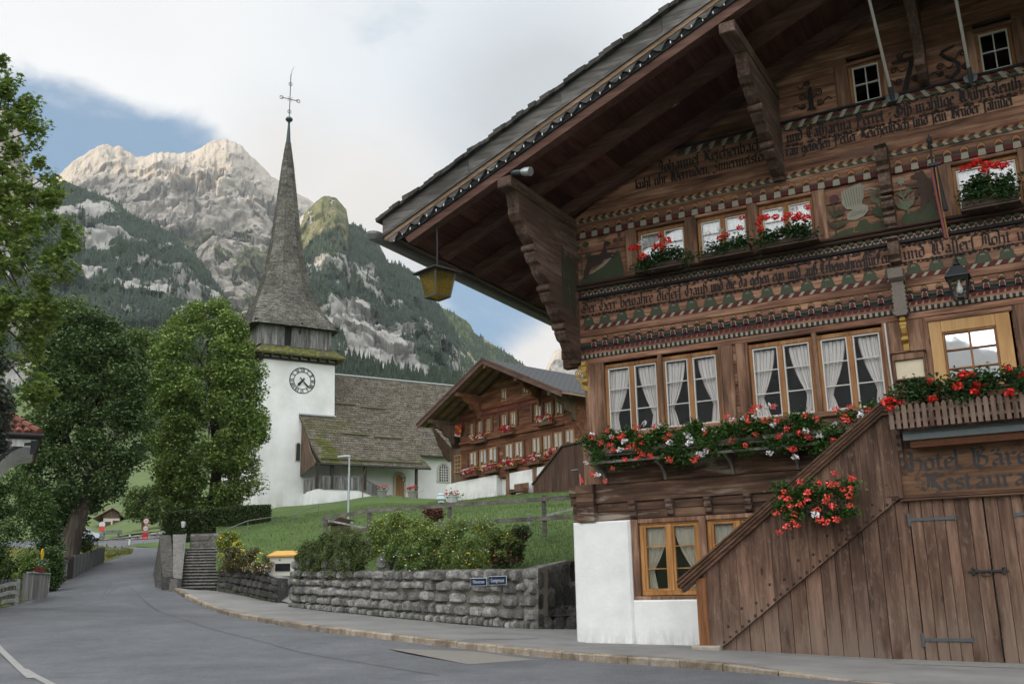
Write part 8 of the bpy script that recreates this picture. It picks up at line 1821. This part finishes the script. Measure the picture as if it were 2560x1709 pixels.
mb.build('grille', BLACK, t_); mb = MB(); mb.box(-.16, -.08, -.428, -.41, .36, .42); mb.build('badge', plain('badge_green', (.03,.25,.12), .5), t_)
# small shelter roof on the lawn, hedge lantern
s_ = at(853, 1330, 41); t_ = thing('shelter', 'tiny dark wooden shelter roof on the lawn behind the fence', 'shelter', s_, .3); MB().prism([(-.55,.28),(.5,.40),(.5,.46),(-.1,.58),(-.6,.34)], -.3, .3).build('roof', DBROWN, t_); MB().box(-.4,.4,-.2,.2,-.3,.32).build('body', TB, t_)
hl_ = at(457, 1335, 54); t_ = thing('lantern_post', 'small white lantern standing before the clipped hedge', 'lantern', hl_); h = at(457, 1318, 54).z-hl_.z; MB().tube([(0,0,-.3),(0,0,h)], .025, 6).build('post', IRON, t_); MB().ring([fr4(.06,h), fr4(.10,h+.26), fr4(.11,h+.29), fr4(.03,h+.33)]).build('lantern_head', SWH, t_)

pot('low tub of red flowers at the foot of the chalet stair wall', 1352, 1240, 62, .45, .35, DBROWN, SMR[0])
# parked car half hidden behind the dark maple
cr = at(203, 1352, 108); t_ = thing('parked_car', 'pale silver car parked behind the dark maple at the far road', 'car', cr, .12)
CARP = plain('silver_paint', (.42,.45,.48), .25, .5, var=.03, spec=.5)
mb = MB(); prof = [(-2.05,.28),(2.0,.28),(2.1,.55),(2.0,.78),(1.15,.92),(.55,1.38),(-.95,1.42),(-1.75,.98),(-2.1,.92),(-2.12,.5)]
mb.ring([[(x, y, z) for x, z in prof] for y, sc_ in ((-.82,1),(.82,1))]); mb.build('body', CARP, t_)
mb = MB(); mb.prism([(-1.55,.98),(1.0,.95),(.48,1.32),(-.9,1.36)], -.835, -.82); mb.prism([(-1.55,.98),(1.0,.95),(.48,1.32),(-.9,1.36)], .82, .835); mb.build('side_window', DARKIN, t_)
for x in (-1.3, 1.3):
    for y in (-.80, .80):
        mb = MB(); mb.tube([(x, y-.1, .30), (x, y+.1, .30)], .31, 16); wh = mb.build('wheel', BLACK, t_); mb = MB(); mb.tube([(x, y-.11, .30), (x, y+.11, .30)], .19, 12); mb.build('rim', STEEL, wh)
# ================================================================== VEGETATION
BARK = wood('bark', (.02,.016,.012), (.055,.045,.036), (.12,.10,.085), 'Z', .95, .1, .6, .5, .9); BARKL = wood('pale_bark', (.07,.062,.052), (.15,.135,.115), (.25,.23,.20), 'Z', .95, .1, .6, .5, .8)
L_LIND = leafmat('linden_leaf', (0.0695, 0.1194, 0.0332), (0.1686, 0.2369, 0.0628), (0.3965, 0.4839, 0.1572), .55, .25)
L_DARK = leafmat('dark_maple_leaf', (0.0324, 0.06, 0.0231), (0.0785, 0.1294, 0.044), (0.1734, 0.231, 0.0785), .55, .2)
L_MID = leafmat('olive_leaf', (0.0552, 0.092, 0.0294), (0.1214, 0.1693, 0.0515), (0.2392, 0.2944, 0.1012), .55, .25)
L_MAPLE = leafmat('bright_maple_leaf', (0.0875, 0.1313, 0.035), (0.1812, 0.25, 0.065), (0.325, 0.375, 0.1125), .5, .35)
L_PURP = leafmat('dusky_leaf', (0.0308, 0.0364, 0.0308), (0.056, 0.0672, 0.0532), (0.105, 0.119, 0.098), .55, .15)
L_SHRUB = leafmat('shrub_leaf', (0.0331, 0.0644, 0.0221), (0.0828, 0.138, 0.0405), (0.1656, 0.2392, 0.0736), .55, .25); L_LIGHT = leafmat('light_shrub_leaf', (0.0875, 0.1375, 0.0375), (0.1625, 0.2375, 0.0688), (0.275, 0.35, 0.125), .5, .35)
L_HEDGE = leafmat('hedge_leaf', (0.023, 0.0461, 0.0154), (0.0576, 0.0922, 0.0269), (0.119, 0.1536, 0.0461), .6, .1); L_TRAIL = leafmat('trailing_leaf', (0.054, 0.081, 0.0252), (0.108, 0.144, 0.045), (0.198, 0.234, 0.081), .7, .15)
L_POT = leafmat('potentilla_leaf', (0.1065, 0.1562, 0.0479), (0.2128, 0.2872, 0.087), (0.4043, 0.4824, 0.1741), .6, .25); L_RED = leafmat('red_leaf', (0.07, 0.0252, 0.0224), (0.154, 0.049, 0.0392), (0.28, 0.098, 0.07), .6, .2)
YEL = plain('petal_yellow', (.72,.55,.03), .6, var=.1, isl=.2); WHT = plain('petal_white', (.72,.72,.66), .6, var=.05, isl=.15); PINKB = plain('spirea_head', (.20,.05,.055), .8, var=.2, isl=.4)
def wallD(off): return lambda x: interp((545, 640, 695, 735, 830, 950, 1150, 1345), (41.4, 38.7, 37.1, 35.1, 32.75, 30.75, 28.75, 27.1), x)+off
def crown_pts(rows, D, ncl, rcl, nleaf, thick=1.0, front=.55, edge=.5, shr=.6):
    """clumps inside a silhouette given as rows (py, xl, xr) at distance D; real depth from the local width"""
    px_ = rcl*shr*F_PX/(D(rows[0][1]) if callable(D) else D); rows = [(r[0], r[1]+min(px_, (r[2]-r[1])*.3), r[2]-min(px_, (r[2]-r[1])*.3)) for r in rows]; ys = [r[0] for r in rows]; ys[0] += px_*.7; ys[-1] = max(ys[-1]-px_*.6, ys[0]+1); cs = []
    tot = 0
    while len(cs) < ncl:
        y = rnd.uniform(ys[0], ys[-1]); xl = interp([r[0] for r in rows], [r[1] for r in rows], y); xr = interp([r[0] for r in rows], [r[2] for r in rows], y); jw = (xr-xl)*.16; xl += jw*(mnoise.noise(Vector((y*.022, 3.1, xl*.001)))+.25)*(rcl > .5); xr -= jw*(mnoise.noise(Vector((y*.022, 9.7, 2.2)))+.25)*(rcl > .5)
        if rnd.random() > (xr-xl)/max(r[2]-r[1] for r in rows)*1.1: continue
        u = rnd.uniform(-1, 1); u = math.copysign(abs(u)**edge, u) if rnd.random() < .5 else u
        DD = D((xl+xr)/2) if callable(D) else D; half = (xr-xl)/2*DD/F_PX*thick; m = math.sqrt(max(0, 1-u*u)); dep = -half*m*rnd.uniform(.55, 1.0) if rnd.random() < front else half*m*rnd.uniform(-.6, .95)
        x = (xl+xr)/2+u*(xr-xl)/2; p = at(x, y, (D(x) if callable(D) else D)+dep); cs.append((p, rcl*rnd.uniform(.65, 1.3)))
    P = []; per = nleaf//ncl
    for p, r in cs:
        q = RNG.normal(size=(per, 3)); q /= np.linalg.norm(q, axis=1)[:, None]; q *= (RNG.random((per, 1))**.45)*r; q[:, 2] = q[:, 2]*(.62 if thick > .89 and rcl < .4 else .85)+.1*r; P.append(q+np.array(p))
    return np.concatenate(P), [c[0] for c in cs]
def tree(name, label, base, rows, D, ncl, rcl, nleaf, lsize, lmat, trunk, group=None, tpl=LEAF, thick=1.0, bark=None, limbs=14, seed=0, up=.45, front=.68, top=None):
    t_ = thing(name, label, 'tree', base, 0, group); P, cs = crown_pts(rows, D, ncl, rcl, nleaf, thick, front)
    b = np.array(base); leaves('crown', P-b, RNG.uniform(.7, 1.3, len(P))*lsize, lmat, t_, tpl, up)
    mb = MB(); pts = [Vector(p)-base for p, r in trunk]; mb.tube(pts, [r for p, r in trunk], 10)
    for c in rnd.sample(cs, min(limbs, len(cs))):
        c = c-base; k = rnd.randrange(len(pts)//2, len(pts)); a = pts[k]; m_ = a.lerp(c, .5)+Vector((rnd.uniform(-.2,.2), rnd.uniform(-.2,.2), rnd.uniform(.0,.4))); r0 = trunk[k][1]*.45; mb.tube([a, m_, c], [r0, r0*.5, r0*.15], 6)
    mb.build('trunk', bark or BARK, t_, smooth=True); return t_
def trk(*pts): return [(at(x, y, d), r) for x, y, d, r in pts]
B1 = at(538, 1285, 62)
tree('linden_tree', 'broad light green linden tree in front of the church tower', B1, [(745,495,548),(770,468,572),(810,425,622),(850,388,640),(900,362,655),(950,348,667),(1000,336,682),(1050,328,690),(1100,328,688),(1150,345,682),(1200,372,668),(1240,385,650),(1275,415,625),(1300,470,590)], 61, 300, .78, 92000, .19, L_LIND,
     trk((535,1290,62,.42),(536,1230,62,.36),(545,1150,62,.32),(535,1050,62,.25),(525,950,62,.18),(520,850,62,.1)), thick=.95)
B2 = at(172, 1418, 52)
tree('maple_tree', 'large dark maple with a leaning trunk overhanging the road', B2, [(775,110,250),(820,85,320),(880,70,360),(950,60,385),(1030,50,395),(1100,40,392),(1150,30,385),(1200,20,350),(1240,20,305),(1285,30,250),(1330,60,215)], 53, 330, .70, 76000, .18, L_DARK,
     trk((168,1425,52,.62),(172,1380,52,.55),(182,1330,52,.5),(200,1280,52,.42),(222,1225,52,.3),(240,1160,52.5,.24),(250,1060,53,.18),(240,950,53,.12)), thick=.8, tpl=LEAF)
tree('ash_tree', 'lighter bushy tree behind the dark maple below the mountain', at(425, 1335, 76), [(825,330,378),(850,290,400),(890,265,420),(940,255,425),(1000,260,420),(1060,280,400)], 76, 110, .9, 24000, .24, L_MID, trk((425,1335,76,.3),(415,1200,76,.26),(380,1050,76,.18),(345,900,76,.1)), thick=.9)
tree('ash_tree', 'tall olive green tree between the bright maple branches and the dark maple', at(140, 1400, 60), [(745,140,195),(780,110,225),(830,95,260),(900,80,290),(980,70,300),(1060,70,280)], 62, 120, .85, 26000, .21, L_MID, trk((140,1400,60,.3),(150,1250,60,.26),(165,1050,61,.2),(170,850,62,.1)), thick=.8)
tree('maple_tree', 'bright green maple with long branches reaching in from the left edge', at(-330, 1500, 26.5), [(120,-60,20),(160,-60,36),(215,-60,60),(260,-60,112),(300,-60,122),(345,-60,138),(385,-60,120),(430,-60,150),(470,-60,168),(520,-60,150),(570,-60,205),(620,-60,228),(665,-60,225),(710,-60,160),(760,-60,150),(800,-60,165),(850,-60,110),(920,-60,120),(950,-60,150),(990,-60,150),(1025,-60,110),(1042,-60,40)], 26, 270, .30, 15500, .145, L_MAPLE,
     trk((-330,1500,26.5,.35),(-300,1200,26.5,.3),(-260,900,26.3,.25),(-200,650,26.2,.2),(-150,450,26.1,.14),(-120,300,26,.08)), tpl=MAPLE, thick=.55, limbs=52, up=.6)
tree('copper_tree', 'dusky dark leaved tree at the very left edge above the tiled roof', at(-160, 1480, 24), [(870,-120,20),(920,-120,42),(980,-120,48),(1030,-120,40),(1070,-120,22),(1140,-120,26)], 24, 40, .30, 4200, .12, L_PURP, trk((-160,1480,24,.2),(-130,1200,24,.16),(-100,1000,24,.08)), tpl=MAPLE, thick=.7, limbs=8)
tree('young_tree', 'small round tree with a pale trunk beside the far garage', at(359, 1338, 121), [(1216,340,385),(1235,318,400),(1262,308,412),(1290,312,408),(1305,330,390)], 121, 50, .95, 9000, .32, L_MID, trk((359,1342,121,.22),(357,1300,121,.18),(360,1250,121,.1)), bark=BARKL, limbs=8)
tree('spruce_shrub', 'dark bluish shrubby tree under the linden by the hedge', at(452, 1335, 64), [(1165,445,470),(1200,425,490),(1250,415,505),(1300,410,505),(1330,415,500)], 64, 60, .6, 13000, .14, leafmat('blue_green_leaf', (.014,.03,.022), (.03,.058,.04), (.055,.085,.06), .6, .1), trk((452,1338,64,.12),(452,1200,64,.05)), limbs=6)
tree('young_tree', 'loose pale leaved sapling at the left end of the clipped hedge', at(428, 1345, 58), [(1255,405,450),(1280,398,455),(1320,400,455),(1345,410,445)], 58, 26, .42, 2600, .16, L_MID, trk((428,1348,58,.06),(425,1270,58,.03)), limbs=6)
def bush(name, label, rows, D, ncl, rcl, nleaf, ls, lm, fl=(), thick=1.0, group=None, front=.75, cat='shrub', tpl=LEAF):
    y1 = rows[-1][0]; xm = (rows[-1][1]+rows[-1][2])/2; base = at(xm, y1, D(xm) if callable(D) else D); t_ = thing(name, label, cat, base, 0, group); P, cs = crown_pts(rows, D, ncl, rcl, nleaf, thick, front, .5, .25); b = np.array(base); leaves('foliage', P-b, RNG.uniform(.65, 1.3, len(P))*ls, lm, t_, tpl, .5)
    mb = MB()
    for c in rnd.sample(cs, min(10, len(cs))): mb.tube([Vector((0, 0, -.2)), (c-base)*.6, c-base], [.03, .018, .006], 5)
    mb.build('stems', BARK, t_)
    for k, (n, s, m, nm) in enumerate(fl):
        Q, _ = crown_pts(rows, (lambda x: D(x)-.12) if callable(D) else D-.12, max(8, n//3), rcl*.9, n, thick, .95, .5, .2); o = leaves(nm, Q-b, RNG.uniform(.7, 1.3, len(Q))*s, m, t_, LEAF, .6); o['kind'] = 'stuff'
    return t_
bush('potentilla', 'tall yellow flowering shrub beside the stone steps', [(1330,555,590),(1350,545,602),(1375,543,605),(1400,548,600)], 42.6, 34, .22, 5200, .075, L_POT, [(260,.09,YEL,'blossoms')], 1.0)
bush('potentilla', 'low spreading yellow flowering shrub on the curved planter wall', [(1372,575,640),(1385,552,668),(1405,545,676),(1428,548,676)], wallD(.5), 44, .24, 6500, .075, leafmat('bronze_leaf', (.05,.05,.022), (.10,.09,.04), (.17,.14,.06), .6, .2), [(110,.08,YEL,'blossoms')], .8)
bush('bedding_flowers', 'small bed of white, red and yellow flowers in front of the low yellow shrub', [(1408,610,680),(1420,600,678),(1430,600,678)], wallD(.15), 18, .14, 1300, .06, L_SHRUB, [(140,.07,WHT,'white_blossoms'),(40,.07,REDF,'red_blossoms'),(60,.07,YEL,'yellow_blossoms')], .5, None, .9, 'flower bed')
bush('trailing_plant', 'dense dark trailing ground cover hanging over the left end of the stone wall', [(1338,800,885),(1352,760,910),(1375,742,918),(1400,738,915),(1425,740,905),(1446,748,870)], wallD(-.02), 120, .22, 26000, .06, L_TRAIL, [(24,.05,WHT,'blossoms')], .10, None, .85, 'plant')
bush('grass_tuft', 'pale ornamental grass tuft behind the trailing plant at the fence', [(1322,835,880),(1335,815,905),(1352,810,912)], 35.6, 22, .22, 2600, .12, leafmat('pale_grass', (.08,.10,.035), (.14,.16,.06), (.22,.23,.10), .7, .2), (), .6, None, .8, 'plant', (np.array([(-1.2,-.03,0),(1.2,0,.25),(-1.2,.03,0)]), np.array([(0,1,2)])))
bush('potentilla', 'big yellow flowering shrub in the middle of the stone wall top', [(1284,955,985),(1296,938,1010),(1306,932,1060),(1322,926,1090),(1345,924,1115),(1375,928,1105),(1398,940,1060),(1414,955,1000)], wallD(.75), 110, .26, 24000, .068, L_POT, [(240,.08,YEL,'blossoms')], .35)
bush('potentilla', 'low pale shrub with white flowers drooping over the wall below the big yellow shrub', [(1362,975,1050),(1378,950,1080),(1400,945,1080),(1428,960,1060)], wallD(.05), 50, .18, 8000, .06, L_LIGHT, [(110,.055,WHT,'blossoms')], .22)
bush('potentilla', 'wide light green shrub with yellow flowers left of the reddish spiraea', [(1304,1140,1200),(1318,1095,1245),(1335,1065,1285),(1360,1045,1300),(1385,1040,1285),(1408,1050,1225),(1428,1075,1185),(1448,1130,1165)], wallD(.45), 120, .24, 26000, .064, L_POT, [(200,.075,YEL,'blossoms'),(120,.065,WHT,'white_blossoms')], .3)
bush('spiraea', 'reddish brown spiraea shrub at the right end of the wall top', [(1320,1280,1310),(1335,1230,1325),(1360,1210,1310),(1395,1215,1300),(1418,1225,1290)], wallD(.5), 46, .20, 7000, .07, leafmat('spiraea_leaf', (.02,.035,.012), (.05,.07,.024), (.10,.12,.045), .6, .2), [(90,.11,PINKB,'flower_heads'),(8,.05,YEL,'yellow_blossoms')], .6)
bush('barberry', 'small red leaved shrub behind the fence in the middle', [(1268,1075,1095),(1280,1062,1108),(1302,1068,1105)], 38, 16, .18, 1700, .08, L_RED, (), .8)
bush('shrub', 'tall dark shrub mass behind the left road fence', [(1180,-60,60),(1230,-60,110),(1280,-60,135),(1340,-60,150),(1400,-60,150),(1450,-60,145),(1490,-60,60)], 45, 130, .5, 24000, .12, L_SHRUB, (), .5)
bush('shrub', 'light green young shrub leaning over the grey board fence', [(1378,78,100),(1395,60,110),(1415,45,120),(1440,35,112),(1460,30,80)], 41.5, 36, .2, 3600, .11, L_LIGHT, (), .7)
bush('ivy', 'dark ivy hedge between the board fence and the litter bin', [(1375,118,145),(1400,116,152),(1440,118,150),(1470,122,142),(1490,124,135)], 43.5, 40, .28, 7500, .09, L_SHRUB, (), .8, None, .75, 'plant')
bush('shrub', 'thin leafy shoots at the foot of the dark maple trunk by the road', [(1335,195,225),(1355,190,232),(1375,195,225)], 54, 14, .3, 1300, .13, L_DARK, (), .8)
# clipped hedge
h0, h1 = at(455, 1338, 55), at(676, 1316, 61); d = h1-h0; L = Vector((d.x, d.y)).length; t_ = thing('hedge', 'clipped dark green hedge below the church tower', 'hedge', h0, math.atan2(d.y, d.x))
n = 26000; u = RNG.random(n); face = RNG.random(n); ht = 1.28+.0*u; x = u*L; zb = d.z*u
y = np.where(face < .62, RNG.normal(0, .05, n), RNG.uniform(0, 1.2, n)); z = np.where(face < .62, zb-.3+RNG.random(n)*(ht+.3), zb+ht+RNG.normal(0, .04, n))
e_ = RNG.random(n) < .10; x = np.where(e_, RNG.normal(0, .04, n), x); y = np.where(e_, RNG.uniform(0, 1.2, n), y); z = np.where(e_, -.3+RNG.random(n)*1.6, z)
leaves('foliage', np.stack([x, y, z], 1), RNG.uniform(.08, .15, n), L_HEDGE, t_); MB().prism([(0, -.4), (L, d.z-.4), (L, d.z+1.2), (0, 1.2)], .08, 1.15).build('core', plain('hedge_core', (.012,.02,.008), .95, var=.4), t_)
# lawn grass blades and verge tufts
def blades(name, pts, hmin, hmax, mat, lab):
    P = np.array(pts); n = len(P); a = RNG.uniform(0, 6.28, n); h = RNG.uniform(hmin, hmax, n); wd = h*.16; dx, dy = np.cos(a), np.sin(a); ln = RNG.normal(0, .35, (n, 2))*h[:, None]
    V = np.stack([np.stack([P[:,0]-dx*wd, P[:,1]-dy*wd, P[:,2]], 1), np.stack([P[:,0]+dx*wd, P[:,1]+dy*wd, P[:,2]], 1), np.stack([P[:,0]+ln[:,0], P[:,1]+ln[:,1], P[:,2]+h], 1)], 1).reshape(-1, 3)
    o = link(name, fastmesh(name, V, np.arange(3*n).reshape(n, 3), mat)); tag(o, lab, 'grass', None, 'stuff')
GBL = leafmat('grass_blade', (.06,.095,.032), (.11,.165,.06), (.20,.245,.105), .7, .2); GBD = leafmat('dry_blade', (.08,.10,.025), (.17,.18,.05), (.30,.27,.10), .7, .2)
pts = []
vs_l = [v.co for v in lawn_o.data.vertices]; polys = [p for p in lawn_o.data.polygons if p.center.y < 66 and p.center.z < 12]
wts = [p.area/(p.center.y**1.5) for p in polys]
for p in rnd.choices(polys, wts, k=70000):
    a, b, c, d_ = [vs_l[i] for i in p.vertices]; u, v = rnd.random(), rnd.random(); q = a.lerp(b, u).lerp(d_.lerp(c, u), v); pts.append((q.x, q.y, q.z-.01))
blades('lawn_grass', pts, .035, .10, GBL, 'short green grass of the lawn below the church')
pts = []
for i in range(40, len(LB)-1):
    for _ in range(500): u, v = rnd.random(), rnd.random()**2; q = LB[i][0].lerp(LB[i+1][0], u).lerp(LB[i][3].lerp(LB[i+1][3], u), .02+v*.9); pts.append((q.x, q.y, q.z))
for _ in range(9000):
    x = rnd.uniform(130, 330); y = rnd.uniform(1370, 1425); 
    yt, yb2 = interp((190,235,285,322,334),(1361,1366,1371.5,1374.5,1378),x), interp((160,215,262,320,334),(1432,1415,1403,1388,1379),x)
    v = rnd.random(); pts.append(tuple(at(x, lerp(yt, yb2, v), lerp(interp((190,322),(91,82),x), interp((160,320),(55,70),x), v))))
blades('verge_grass', pts, .10, .30, GBD, 'long yellowish grass on the road verge')
# weeds and litter along the foot of the walls and kerb
pts = []
for a, b in list(zip(WB, WB[1:]))+list(zip(PB[1:], PB[2:])):
    for _ in range(60): q = a.lerp(b, rnd.random()); pts.append((q.x-rnd.uniform(0,.06), q.y-rnd.uniform(.12,.2), q.z))
blades('weeds', pts, .03, .10, GBL, 'small weeds along the foot of the stone walls')
# ================================================================== AIR
hz, tt, bb = newmat('haze_air'); hz.node_tree.nodes.remove(bb)
vp = tt.new('ShaderNodeVolumePrincipled'); vp.inputs['Color'].default_value = (.78,.87,1.0,1); vp.inputs['Density'].default_value = 5.4e-5; vp.inputs['Anisotropy'].default_value = .2
tt.l.new(vp.outputs[0], hz.node_tree.nodes['Material Output'].inputs['Volume'])
MB().box(-3600, 2600, -3200, 5000, -420, 1700).build('haze', hz, kind='stuff')
